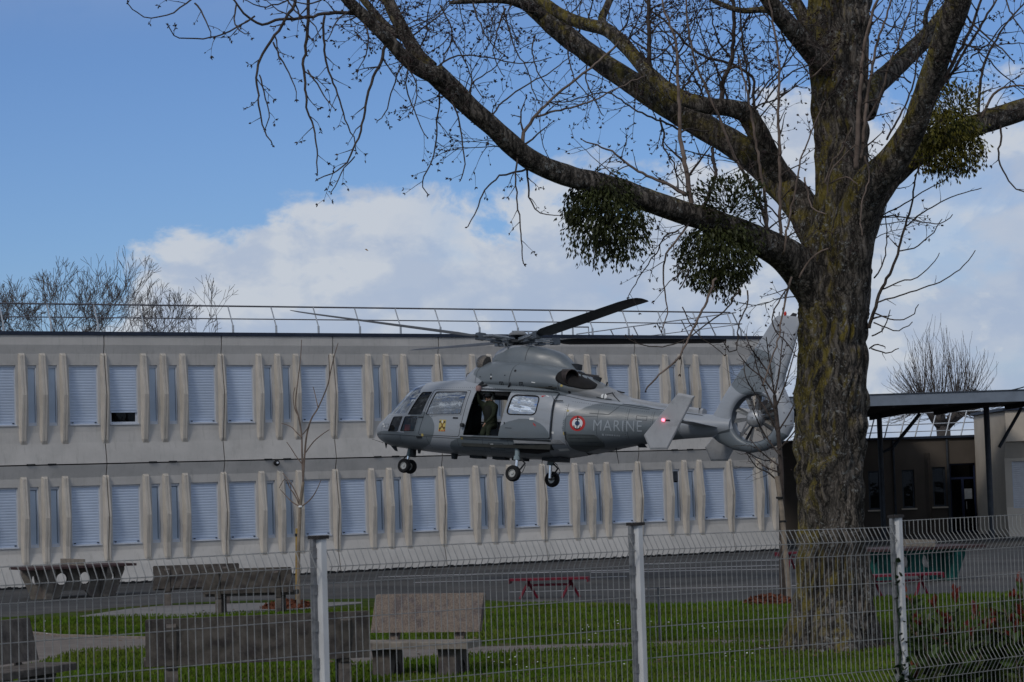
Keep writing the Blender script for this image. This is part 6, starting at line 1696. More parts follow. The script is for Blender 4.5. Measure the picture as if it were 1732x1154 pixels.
# pollard behind the canopy: a fan of fine upright shoots
r5 = random.Random(77)
pb_ = at(1600, 826, 118); pol = empty('pollard_tree', (pb_[0], pb_[1], 0), 0, 'round pollarded bare tree with a fan of upright shoots behind the canopy', 'tree', 'bare trees behind the school roofs')
TK = MB(); CR = MB(); hz_ = at(1600, 700, 118)[2]; top_ = at(1600, 552, 118)[2]
TK.tube([(0, 0, 0), (.05, 0, hz_ * .5), (0, 0, hz_ - .6)], [.36, .32, .36], 9)
heads = []
for k in range(9):
    a = 2 * PI * k / 9 + .3; q = np.array([math.cos(a) * r5.uniform(.5, 1.5), math.sin(a) * r5.uniform(.5, 1.3), hz_ + r5.uniform(-.1, .7)])
    TK.tube([(0, 0, hz_ - .8), np.array([q[0] * .5, q[1] * .5, hz_ - .3]), q], [.22, .16, .12], 6); heads.append(q)
Rw, Rh = 3.05, top_ - hz_
for k in range(330):
    a = r5.uniform(0, 2 * PI); ph = math.acos(1 - r5.random() * 1.12); sc_ = r5.uniform(.72, 1.03)
    E_ = np.array([Rw * math.sin(ph) * math.cos(a), Rw * math.sin(ph) * math.sin(a), hz_ - .1 + Rh * math.cos(ph)]) * np.array([sc_, sc_, 1]) + np.array([0, 0, -(1 - sc_) * Rh * max(math.cos(ph), 0)])
    q = min(heads, key=lambda h_: np.linalg.norm((h_ - E_)[:2]) + r5.uniform(0, .8))
    c_ = q + (E_ - q) * .45 + np.array([r5.gauss(0, .15), r5.gauss(0, .15), -.12 * np.linalg.norm((E_ - q)[:2])])
    P = [(1 - t) ** 2 * q + 2 * t * (1 - t) * c_ + t * t * E_ + np.array([r5.gauss(0, .025), r5.gauss(0, .025), 0]) for t in np.linspace(0, 1, 7)]
    CR.tube(P, [.022, .019, .017, .015, .012, .010, .008], 3, cap=False)
    L = float(np.linalg.norm(E_ - q))
    for i in range(2, 7):
        if r5.random() < .8:
            d = norm(P[min(i, 6)] - P[i - 1]); e = norm(d + np.array([r5.gauss(0, .42), r5.gauss(0, .42), .25])); l2 = L * r5.uniform(.10, .28)
            CR.tube([P[i], P[i] + e * l2 * .5, P[i] + norm(e + np.array([0, 0, .2])) * l2], [.010, .008, .006], 3, cap=False)
TK.build('trunk', M['bark_far'], pol, fix=False, smooth='all'); tag(CR.build('crown', M['bark_far'], pol, fix=False), kind='stuff')

# --- young staked trees
yt = empty('young_tree', ground(505, 1030), 0, 'slender young tree with reddish branches tied to a yellow stake', 'tree', 'young staked trees')
tree_off2 = np.array(ground(505, 1030)); YY = tree_off2[1]
def ytube(mb, pix, w0, w1, n=6, Y=None, dy=0.0):
    Y = Y or YY
    P = [at(x, y, Y + dy * i / len(pix)) for i, (x, y) in enumerate(pix)]
    rad = [px_r(w0 + (w1 - w0) * i / (len(pix) - 1), Y) for i in range(len(pix))]
    Q, rr = smooth_path(P, rad, .06)
    mb.tube(Q, rr, n, cap=True)
b = TMB(); ytube(b, [(505, 1031), (505, 980), (505, 920), (507, 880), (508, 855), (511, 830), (513, 815)], 6.5, 5, 8); b.build('trunk', M['stake_grey'], yt, True, off=tree_off2)
for p, w0 in (([(512, 820), (516, 760), (520, 730), (527, 708), (538, 690), (553, 655), (560, 625), (566, 600), (572, 580)], 3.6), ([(513, 818), (511, 770), (510, 735), (505, 705), (500, 685), (503, 650), (508, 610), (510, 575)], 3.6), ([(508, 858), (500, 840), (490, 825), (482, 810), (472, 826)], 2.6), ([(507, 857), (495, 850), (485, 840), (474, 828)], 2.6),
              ([(510, 857), (525, 845), (535, 830), (543, 812)], 2.6), ([(508, 852), (500, 832), (488, 812), (478, 800)], 2.4), ([(514, 770), (530, 748), (545, 735), (557, 727)], 2.4), ([(515, 790), (503, 775), (492, 758), (485, 748)], 2.2), ([(510, 740), (500, 730), (492, 722), (476, 716)], 2.2), ([(512, 735), (520, 725), (526, 712)], 2.2), ([(505, 705), (498, 690), (496, 670), (499, 655)], 2.0), ([(538, 690), (534, 672), (530, 655)], 2.0), ([(553, 655), (557, 640), (556, 600)], 2.0)):
    b = TMB(); ytube(b, p, w0, 1.3, 5, dy=rng.uniform(-.5, .5)); b.build('branch', M['twig_pale'], yt, True, off=tree_off2)
b = TMB(); c = at(508, 857, YY - .02); b.lathe([(.035, -.02), (.042, 0), (.035, .02)], 10, Matrix.Translation(c)); b.build('tie', M['white'], yt, True, off=tree_off2)
sk = empty('stake', ground(503, 1028), 0, 'upright yellow timber stake beside the slender young tree', 'stake', 'tree stakes')
o2 = np.array(ground(503, 1028)); b = TMB(); ytube(b, [(503.5, 1028), (503, 960), (503, 894)], 7.2, 6.4, 8, Y=o2[1]); b.build('pole', M['stake'], sk, True, off=o2)
b = TMB(); b.lathe([(.055, -.03), (.06, 0), (.055, .03)], 10, Matrix.Translation(at(503.5, 905, o2[1]))); b.build('tie', M['tie'], sk, True, off=o2)

g2 = ground(1324, 1018); yt2 = empty('young_tree', g2, 0, 'bushy young tree with dense fine twigs in front of the tail fan', 'tree', 'young staked trees')
o3 = np.array(g2); Y3 = o3[1]
b = TMB(); ytube(b, [(1324, 1019), (1323, 940), (1322, 850), (1321, 790), (1317, 740), (1312, 690), (1310, 668)], 11, 6, 8, Y=Y3); b.build('trunk', M['twig'], yt2, True, off=o3)
TWs = TMB()
mains = [[(1316, 735), (1300, 700), (1280, 670), (1262, 640), (1258, 610)], [(1313, 700), (1295, 660), (1280, 620), (1275, 590)], [(1311, 680), (1306, 640), (1300, 600), (1296, 570)], [(1310, 670), (1318, 630), (1322, 590), (1326, 560)], [(1312, 690), (1328, 650), (1340, 610), (1348, 580)], [(1316, 730), (1335, 700), (1350, 670)],
         [(1319, 770), (1300, 745), (1285, 720), (1272, 690)], [(1320, 790), (1300, 775), (1285, 762), (1268, 742)], [(1320, 800), (1295, 790), (1272, 772)], [(1318, 760), (1340, 735), (1356, 712)], [(1309, 665), (1290, 640), (1268, 622), (1250, 600)], [(1306, 640), (1285, 610), (1268, 585), (1262, 565)], [(1322, 820), (1300, 800), (1280, 790), (1262, 765)]]
for p in mains:
    n_br += 1
    P = [at(x, y, Y3 + rng.uniform(-.2, .2) + (rng.uniform(-.8, .8)) * i / len(p)) for i, (x, y) in enumerate(p)]
    Q, rr = smooth_path(P, [px_r(3.4 - 1.9 * i / (len(p) - 1), Y3) for i in range(len(p))], .07)
    b = TMB(); b.tube(Q, rr, 5); b.build('branch', M['twig'], yt2, True, off=o3)
    for i in range(2, len(Q) - 1, 2):
        d = norm(Q[i + 1] - Q[i]); side = norm(np.array([rng.gauss(0, 1), rng.gauss(0, 1), rng.gauss(0, .6)]))
        twig(Q[i], d + side * .9, rng.uniform(.25, .6), .0058, 1, -.02, False, TWs)
TWs.build('twigs', M['twig'], yt2, off=o3)['kind'] = 'stuff'
BUD2 = TMB(); BUD = BUD2
for p in mains:
    for _ in range(7):
        x, y = rng.choice(p); budcluster(at(x + rng.gauss(0, 12), y - abs(rng.gauss(6, 12)), Y3 + rng.uniform(-.4, .4)), np.array([0, 0, 1.0]), 2, .016)
BUD2.build('buds', M['bud'], yt2, off=o3)['kind'] = 'stuff'
s0 = ground(1336, 1020); sk2 = empty('stake', s0, 0, 'long grey stake leaning against the bushy young tree by the big trunk', 'stake', 'tree stakes')
o4 = np.array(s0); b = TMB(); P = [o4, at(1327, 920, o4[1] + .05), at(1322, 860, o4[1] + .1), at(1314, 806, o4[1] + .15)]; b.tube(P, [.052, .05, .05, .048], 8); b.build('pole', M['stake_grey'], sk2, True, off=o4)
b = TMB()
for y_, x_ in ((842, 1319), (882, 1324)): b.lathe([(.07, -.02), (.075, 0), (.07, .02)], 10, Matrix.Translation(at(x_, y_, o4[1] + .1)))
b.build('tie', M['tie'], sk2, True, off=o4)

def mulch(px, py, rx, ry, label, seed):
    c = ground(px, py); r = random.Random(seed)
    root = empty('mulch_ring', c, 0, label, 'mulch', 'mulch rings round the young trees')
    b = MB(); pr = []
    for k in range(9): t = k / 8; pr.append((rx * t, .14 * (1 - t ** 2) - .01))
    b.lathe(pr[::-1] if False else pr, 30); 
    b.v = [(p[0], p[1] * ry / rx, p[2] + .03 * (noise2(p[0] * 4 + 9, p[1] * 4 + 5, seed))) for p in b.v]
    b.build('mound', M['mulch'], root, smooth='all')
    b = MB()
    for _ in range(700):
        a = r.uniform(0, 2 * PI); t = r.random() ** .5
        p = np.array([math.cos(a) * t * rx, math.sin(a) * t * ry, .14 * (1 - t * t) + .02]); d = norm(np.array([r.gauss(0, 1), r.gauss(0, 1), r.gauss(0, .5)])); e = norm(np.cross(d, [r.gauss(0, 1), r.gauss(0, 1), 1])); L = r.uniform(.03, .07)
        b.add([p - d * L - e * .015, p + d * L - e * .012, p + d * L + e * .012, p - d * L + e * .015], [(0, 1, 2, 3)])
    tag(b.build('bark_chips', M['mulch'], root, fix=False), kind='stuff')
mulch(488, 1029, .60, .95, 'reddish bark mulch ring under the tree with the yellow stake', 5)
mulch(1303, 1021, .50, .9, 'reddish bark mulch ring beside the big poplar trunk', 9)

# ================================================================ YARD FURNITURE
def slab(mb, pts_lo, thick): pass
def bench(px, py, yaw, L, back_top, back_h, label, facing=1, seat_d=.42, seat_z=.45, m_back='conc', m_seat='conc', legw=.30, Y=None, lean=.12, leg_in=.30):
    """concrete bench; local x along its length, -y is the side nearest the camera when yaw = 0"""
    g_ = ground(px, py) if Y is None else np.array([at(px, 900, Y)[0], Y, 0])
    root = empty('concrete_bench', g_, yaw, label, 'bench', 'concrete benches in the schoolyard')
    f = facing
    h = L / 2
    b = MB()   # back slab, leaning, bevelled
    y0 = f * .22
    def bk(u, v, d): return (u, y0 + f * (lean * (v - (back_top - back_h)) / back_h) + d, v)
    b.prism([(-h, back_top - back_h), (h, back_top - back_h), (h, back_top - .02), (h - .02, back_top), (-h + .02, back_top), (-h, back_top - .02)], bk, -.045, .045)
    b.build('backrest', M[m_back], root)
    b = MB(); b.prism([(-seat_d / 2, seat_z - .09), (seat_d / 2, seat_z - .09), (seat_d / 2, seat_z - .012), (seat_d / 2 - .012, seat_z), (-seat_d / 2 + .012, seat_z), (-seat_d / 2, seat_z - .012)], lambda u, v, d: (d, u - f * .06, v), -h - .02, h + .02)
    b.build('seat', M[m_seat], root)
    for s in (-1, 1):
        x = s * (h - leg_in)
        b = MB()
        pr = [(-.22, 0), (-.10, 0), (-.03, .16), (.05, .22), (.13, .12), (.16, 0), (.26, 0), (.24, .24), (.20, seat_z - .092), (-.22, seat_z - .092), (-.19, .25)]
        b.prism([(f * u, v) for u, v in pr], lambda u, v, d: (x + d, u, v), -legw / 4, legw / 4); b.build('leg', M['conc'], root)  # legs take the darker concrete, putting the shade under the seat into colour
        b = MB(); b.prism([(f * .155, seat_z - .12), (f * .245, seat_z - .12), (f * (.30 + lean), back_top - .10), (f * (.265 + lean), back_top - .06), (f * (.268), back_top - back_h)], lambda u, v, d: (x + d, u, v), -.06, .06); b.build('back_support', M[m_back], root)
    return root
bench(334, 1024, R(6), 1.86, .90, .50, 'weathered dark bench seen from behind, left of the yellow staked tree', facing=-1, m_back='conc')
bench(425, 1038, R(-7), 1.82, .92, .50, 'second dark bench from behind, close in front of the first near the yellow stake', facing=-1, legw=.24)
bench(430, 1160, R(10), 2.66, 0.93, .56, 'long stained dark bench back nearest the fence, behind the left post', facing=-1, Y=28.6, seat_z=.45)
bench(704, 1160, R(-20), 1.50, 1.02, .48, 'speckled aggregate bench facing the fence right of the left post', facing=1, Y=30.2, m_back='aggregate', m_seat='conc_light', seat_d=.50, lean=.20, legw=.48)
bench(22, 1160, R(68), 1.5, .98, .5, 'bench cut by the left frame edge with its seat end showing', facing=1, Y=27.6, m_seat='conc', seat_d=.55)

def pingpong(px, Y, yaw, label, m_top, m_leg, L=2.74, Wd=1.525, top=.76, net=True, ctr_y=None, holes=(-.46, .46)):
    g_ = np.array([at(px, 900, Y)[0], Y, 0])
    root = empty('table_tennis_table', g_, yaw, label, 'table', 'outdoor table tennis tables')
    b = MB(); b.prism([(-Wd / 2, top - .06), (Wd / 2, top - .06), (Wd / 2, top - .01), (Wd / 2 - .01, top), (-Wd / 2 + .01, top), (-Wd / 2, top - .01)], lambda u, v, d: (d, u, v), -L / 2, L / 2); b.build('table_top', m_top, root)
    for s in (-1, 1):
        x = s * L * .27; out = [(-.30, 0), (.30, 0), (.34, .14), (.60, top - .20), (.62, top - .062), (-.62, top - .062), (-.60, top - .20), (-.34, .14)]
        # slab with three round holes: polar mesh round each would be heavy, so cut by bmesh
        bm = bmesh.new()
        th = .075
        hs = [(-.34, top - .24, .11), (.34, top - .24, .11)]
        def ring(poly): return [bm.verts.new((x - th, u, v)) for u, v in poly]
        ed = []
        for poly in [out] + [[(cy_ + r_ * math.cos(a), cz_ + r_ * math.sin(a)) for a in np.linspace(0, 2 * PI, 21)[:-1]] for cy_, cz_, r_ in hs]:
            vs_ = ring(poly)
            for i in range(len(vs_)): ed.append(bm.edges.new((vs_[i], vs_[(i + 1) % len(vs_)])))
        bmesh.ops.triangle_fill(bm, use_beauty=True, use_dissolve=False, edges=ed)
        ex = bmesh.ops.extrude_face_region(bm, geom=bm.faces[:])
        for e_ in ex['geom']:
            if isinstance(e_, bmesh.types.BMVert): e_.co.x += 2 * th
        bmesh.ops.recalc_face_normals(bm, faces=bm.faces[:])
        me = bpy.data.meshes.new('leg'); bm.to_mesh(me); bm.free(); me.materials.append(m_leg)
        link('leg', me, root)
    bm = bmesh.new(); ed = []; h_ = L / 2
    out = [(-h_ * .78, 0), (-h_ * .30, 0), (-h_ * .22, .17), (h_ * .22, .17), (h_ * .30, 0), (h_ * .78, 0), (h_ * .82, .16), (h_ * .97, top - .17), (h_ * .97, top - .062), (-h_ * .97, top - .062), (-h_ * .97, top - .17), (-h_ * .82, .16)]
    hs = [(-h_ * .68, top - .31, .145), (h_ * .68, top - .31, .145), (-h_ * .22, top - .33, .15), (h_ * .22, top - .33, .15)]
    for poly in [out] + [[(cx_ + r_ * math.cos(a), cz_ + r_ * math.sin(a)) for a in np.linspace(0, 2 * PI, 21)[:-1]] for cx_, cz_, r_ in hs]:
        vs_ = [bm.verts.new((u, -.06, v)) for u, v in poly]
        for i in range(len(vs_)): ed.append(bm.edges.new((vs_[i], vs_[(i + 1) % len(vs_)])))
    bmesh.ops.triangle_fill(bm, use_beauty=True, use_dissolve=False, edges=ed)
    ex = bmesh.ops.extrude_face_region(bm, geom=bm.faces[:])
    for e_ in ex['geom']:
        if isinstance(e_, bmesh.types.BMVert): e_.co.y += .12
    bmesh.ops.recalc_face_normals(bm, faces=bm.faces[:])
    me = bpy.data.meshes.new('centre_plate'); bm.to_mesh(me); bm.free(); me.materials.append(m_leg); link('centre_plate', me, root)
    if net:
        b = MB(); b.box((-.02, -Wd / 2 - .05, top + .002), (.02, Wd / 2 + .05, top + .155)); b.build('net_plate', M['conc_light'], root)
    return root
pingpong(122, 58.6, R(31), 'concrete table tennis table with holed legs in front of the ribbed facade', M['tabletop'], M['conc_light'], top=.79, L=2.74)
pingpong(1545, 52.5, R(24), 'green table tennis table with round leg holes behind the poplar trunk', M['tabletop'], M['green_leg'], top=.77)

def red_bench(px, py, yaw, L, label, z=.43, wd=.42, Y=None):
    g_ = ground(px, py) if Y is None else np.array([at(px, 900, Y)[0], Y, 0])
    root = empty('metal_bench', g_, yaw, label, 'bench', 'red metal benches')
    n = 7
    for k in range(n):
        y = -wd / 2 + wd * (k + .5) / n
        b = MB(); b.box((-L / 2, y - wd / n * .36, z - .045), (L / 2, y + wd / n * .36, z)); b.build('slat', M['red_metal'], root)
    for s in (-1, 1):
        b = MB(); b.box((s * L / 2 - .012, -wd / 2 - .01, z - .10), (s * L / 2 + .012, wd / 2 + .01, z + .004)); b.build('end_rail', M['red_metal'], root)
        x = s * L * .27
        for q in (-1, 1):
            b = MB(); b.tube([(x - q * .03, q * .02, z - .03), (x + q * .17, q * wd * .36, 0)], .03, 6); b.build('leg', M['red_metal'], root)
    b = MB(); b.box((-L * .28, -.04, z - .17), (L * .28, .04, z - .12)); b.build('stretcher', M['red_metal'], root)
    return root
red_bench(930, 1012, R(-8), 1.66, 'red slatted metal bench with splayed legs on the asphalt below the helicopter')
red_bench(1520, 1010, R(6), 1.7, 'red slatted metal bench in front of the green table', z=.45)
red_bench(1362, 962, R(20), 1.5, 'far red metal bench peeping out left of the poplar trunk', z=.45)

tp = empty('signpost', ground(1117, 1086), 0, 'thin grey T shaped metal post on the lawn right of the middle fence post', 'post')
sY = ground(1117, 1086)[1]; hT = at(1115, 994, sY)[2]
b = MB(); b.tube([(0, 0, 0), (0, 0, hT)], .022, 8); b.build('upright', M['steel_dark'], tp, True)
b = MB(); b.box((-.17, -.02, hT - .012), (.18, .02, hT + .006)); b.build('crossbar', M['steel_dark'], tp)

# ================================================================ FENCE
P1 = np.array([at(541, 900, 13.7)[0], 13.7]); P3 = np.array([at(1517, 880, 17.2)[0], 17.2])
fd = (P3 - P1) / np.linalg.norm(P3 - P1)
def along_px(px):
    lo, hi = -3.0, 12.0
    for _ in range(50):
        m_ = (lo + hi) / 2; q = P1 + fd * m_
        x = CX + FPX * ((np.array([q[0], q[1], 1.2]) - cC) @ cR) / ((np.array([q[0], q[1], 1.2]) - cC) @ cF)
        if x < px: lo = m_
        else: hi = m_
    return lo
t2_ = along_px(1085); t3_ = np.linalg.norm(P3 - P1)
T_ = [t2_ - 2 * 2.62, 0.0, t2_, t3_, t3_ + 2.62]
T_[0] = -2.62
fang = math.atan2(fd[1], fd[0])
fence = empty('mesh_fence', (P1[0], P1[1], 0), fang, 'galvanised welded mesh fence with folded wires and three pale posts across the foreground', 'fence')
# local x along the fence, -y towards the camera
def top_at(px, py, t): 
    q = P1 + fd * t; return at(px, py, q[1])[2]
ztops = [top_at(541, 912, 0) + .0, top_at(541, 912, 0), top_at(1083, 889, t2_), top_at(1517, 876, t3_), top_at(1517, 876, t3_)]
pr_b = MB(); pw = .031
pr_b.prism([(-pw, -.012), (-pw + .012, -.034), (pw - .012, -.034), (pw, -.012), (pw, .03), (-pw, .03)], lambda u, v, d: (u, v, d), -1.0, 0.0)
post_me = pr_b.mesh('post', M['post_white'], smooth=30)
ch = MB(); ch.box((-.105, -.004, -1.0), (-.062, .026, 0))
chan_me = ch.mesh('side_channel', M['post_dark'])
tooth = MB()
for k in range(40):
    z = -1.9 + k * .05
cap_b = MB(); cap_b.prism([(-.062, -.02), (-.036, -.042), (.034, -.042), (.040, .0), (.036, .038), (-.062, .036)], lambda u, v, d: (u, v, d), 0.0, .020); cap_me = cap_b.mesh('cap', M['cap'])
clip_b = MB(); clip_b.box((-.060, -.010, -.03), (-.030, .024, .03)); clip_me = clip_b.mesh('clip', M['post_dark'])
for i, t in enumerate(T_):
    zt = ztops[i]
    p_ = link('post', post_me, fence, (t, 0, zt)); p_.scale = (1, 1, zt)
    # keep cap and clips unscaled: they hang from the fence
    cb_ = MB(); cb_.box((t - .056, -.004, 0), (t - .036, .026, zt - .002)); 
    for k in range(int(zt / .10)):
        pass
    so = cb_.build('side_channel', M['post_dark'], fence)
    link('cap', cap_me, so, (t, 0, zt + .001))
    for k in range(int(zt / .21)): link('clip', clip_me, so, (t, 0, zt - .08 - k * .21))
# one wire of each kind, folded as the panels are
def wire_path(H, stub):
    # distance from top : offset towards the camera
    if stub: F_ = [(0, 0), (.10, 0), (.17, -.055), (.25, 0), (.98, 0), (1.07, -.055), (1.16, 0), (H, 0)]
    else: F_ = [(0, 0), (.098, -.055), (.196, 0), (1.02, 0), (1.12, -.055), (1.22, 0), (H, 0)]
    return [(0, o_, -z_) for z_, o_ in F_]
def wire_mesh(H, stub):
    b = MB(); P = wire_path(H, stub)
    # rounded bends
    Q = []
    for i, p in enumerate(P):
        p = np.array(p, float)
        if 0 < i < len(P) - 1:
            a = np.array(P[i - 1], float); c = np.array(P[i + 1], float)
            Q += [p + norm(a - p) * .012, p, p + norm(c - p) * .012]
        else: Q.append(p)
    b.tube(Q, .0027, 5, cap=False)
    return b.mesh('vertical_wire', M['wire'], smooth='all', fix=False)
vm_a, vm_b = wire_mesh(1.95, False), wire_mesh(1.95, True)
for i in range(4):
    t0, t1 = T_[i] + .045, T_[i + 1] - .075
    stub = (i == 3)
    za, zb = ztops[i] - (.062 if not stub else .02), ztops[i + 1] - (.062 if not stub else .02)
    if i == 0: za = zb
    n = int(round((t1 - t0) / .05))
    for k in range(n + 1):
        u = k / n
        link('vertical_wire', vm_b if stub else vm_a, fence, (t0 + (t1 - t0) * u + rng.uniform(-.002, .002), .004, za + (zb - za) * u))
    hz_l = [(.004, 0), (.098, -.055), (.196, 0), (.40, 0), (.60, 0), (.80, 0), (1.02, 0), (1.12, -.055), (1.22, 0), (1.42, 0), (1.62, 0), (1.82, 0)] if not stub else [(.004, 0), (.17, -.055), (.25, 0), (.45, 0), (.65, 0), (.85, 0), (1.07, -.055), (1.16, 0), (1.36, 0), (1.6, 0), (1.8, 0)]
    for z_, o_ in hz_l:
        b = MB(); b.tube([(0, 0, 0), (t1 - t0 + .03, 0, zb - za)], .0029, 5, cap=False)
        b.build('horizontal_wire', M['wire'], fence, smooth='all', fix=False, loc=(t0 - .015, .010 + o_, za - z_))

# ivy on the right post
iv = empty('ivy', (P3[0], P3[1], 0), fang, 'dark ivy climbing beside the right fence post', 'ivy plant')
b = MB(); rv = random.Random(12)
st_ = [(-.055 + .012 * math.sin(k * 1.7), -.02, .35 + k * .06) for k in range(24)]
b.tube(st_, [.011 - .0003 * k for k in range(24)], 5); b.build('stem', M['ivy'], iv)
LV = MB()
def ivy_leaf(mb, c, s, r):
    d = norm(np.array([r.gauss(0, .6), -.6 + r.gauss(0, .3), r.gauss(-.4, .6)])); a = norm(np.cross(d, [r.gauss(0, 1), r.gauss(0, 1), r.gauss(0, 1)])); e = np.cross(d, a)
    pts_ = [(0, 0), (.55, .35), (.35, .9), (0, 1.15), (-.35, .9), (-.55, .35)]
    mb.add([c + a * u * s + e * v * s + d * (abs(u) * s * .25) for u, v in pts_], [(0, 1, 2, 3), (0, 3, 4, 5)])
for _ in range(190):
    z = rv.choice([rv.uniform(.5, 1.05), rv.uniform(.5, .95), rv.uniform(.5, 1.75)])
    if z > 1.05 and rv.random() < .45: continue
    ivy_leaf(LV, np.array([-.055 + rv.gauss(0, .032 if z < 1.1 else .018), -.03 + rv.gauss(0, .02), z]), rv.uniform(.02, .04), rv)
tag(LV.build('leaves', M['ivy'], iv, fix=False), kind='stuff')

# red-tipped shrub behind the fence on the right
def shrub(px, Y, h, wd, n, seed, label):
    r = random.Random(seed); g_ = np.array([at(px, 900, Y)[0], Y, 0])
    root = empty('red_tip_shrub', g_, 0, label, 'shrub', 'red tipped shrubs behind the fence')
    ST = MB(); G = MB(); Rd = MB()
    def leaf(mb, p, d, L):
        d = norm(d); a = norm(np.cross(d, [r.gauss(0, 1), r.gauss(0, 1), r.gauss(0, 1)])); wv = L * .23; nn = np.cross(d, a)
        mb.add([p, p + d * L * .3 + a * wv * .8 - nn * .004, p + d * L * .65 + a * wv - nn * .006, p + d * L, p + d * L * .65 - a * wv - nn * .006, p + d * L * .3 - a * wv * .8 - nn * .004, p + d * L * .5 + nn * .006],
               [(0, 1, 6), (1, 2, 6), (2, 3, 6), (3, 4, 6), (4, 5, 6), (5, 0, 6)])
    for k in range(n):
        a = r.uniform(0, 2 * PI); t = r.random() ** .6
        p = np.array([math.cos(a) * .12, math.sin(a) * .12, .02]); d = norm(np.array([math.cos(a) * t * wd / h, math.sin(a) * t * wd / h, 1]))
        L = h * r.uniform(.6, 1.02) * (1 - .25 * t * t); m_ = 10; P = [p]
        red = r.random() < .5
        for i in range(m_):
            d = norm(d + np.array([r.gauss(0, .09), r.gauss(0, .09), .03])); P.append(P[-1] + d * L / m_)
            if i >= 2:
                for _ in range(r.choice([6, 7, 9, 10])):
                    q = norm(np.array([r.gauss(0, 1), r.gauss(0, 1), r.gauss(.35, .5)]))
                    tip = i >= m_ - 1
                    up_ = norm(q * (.45 if tip else 1) + d * (1.0 if tip else .3))
                    leaf(Rd if (tip and red and r.random() < .9) else G, P[-1] - d * r.uniform(0, L / m_), up_, r.uniform(.075, .15) * (.7 if tip else 1))
        ST.tube(P, [.012 - .0009 * i for i in range(m_ + 1)], 5, cap=False)
    ST.build('stems', M['twig_pale'], root, fix=False); tag(G.build('green_leaves', M['leaf_green'], root, fix=False), kind='stuff'); tag(Rd.build('red_leaves', M['leaf_red'], root, fix=False), kind='stuff')
shrub(1585, 19.8, 1.50, .30, 44, 4, 'shrub with red upright tips nearest the right fence post')
shrub(1668, 20.2, 1.22, .50, 64, 5, 'lower broad shrub with red tips, right of the tallest red shoots')
shrub(1745, 20.0, 1.52, .38, 54, 6, 'taller dark green shrub at the right edge of the picture')
shrub(1620, 21.4, 1.0, .55, 64, 7, 'low dark shrub filling the gap behind the red tipped ones')

# drifting leaf
lf = empty('drifting_leaf', at(620, 423, 45), 0, 'tiny yellow brown leaf drifting in the sky over the roof', 'leaf')
b = MB(); b.add([(-.035, 0, .02), (0, .01, .022), (.04, 0, -.02), (0, -.005, -.012)], [(0, 1, 2), (0, 2, 3)]); b.build('blade', mat('dry_leaf', (.22, .12, .03), .7), lf, fix=False)

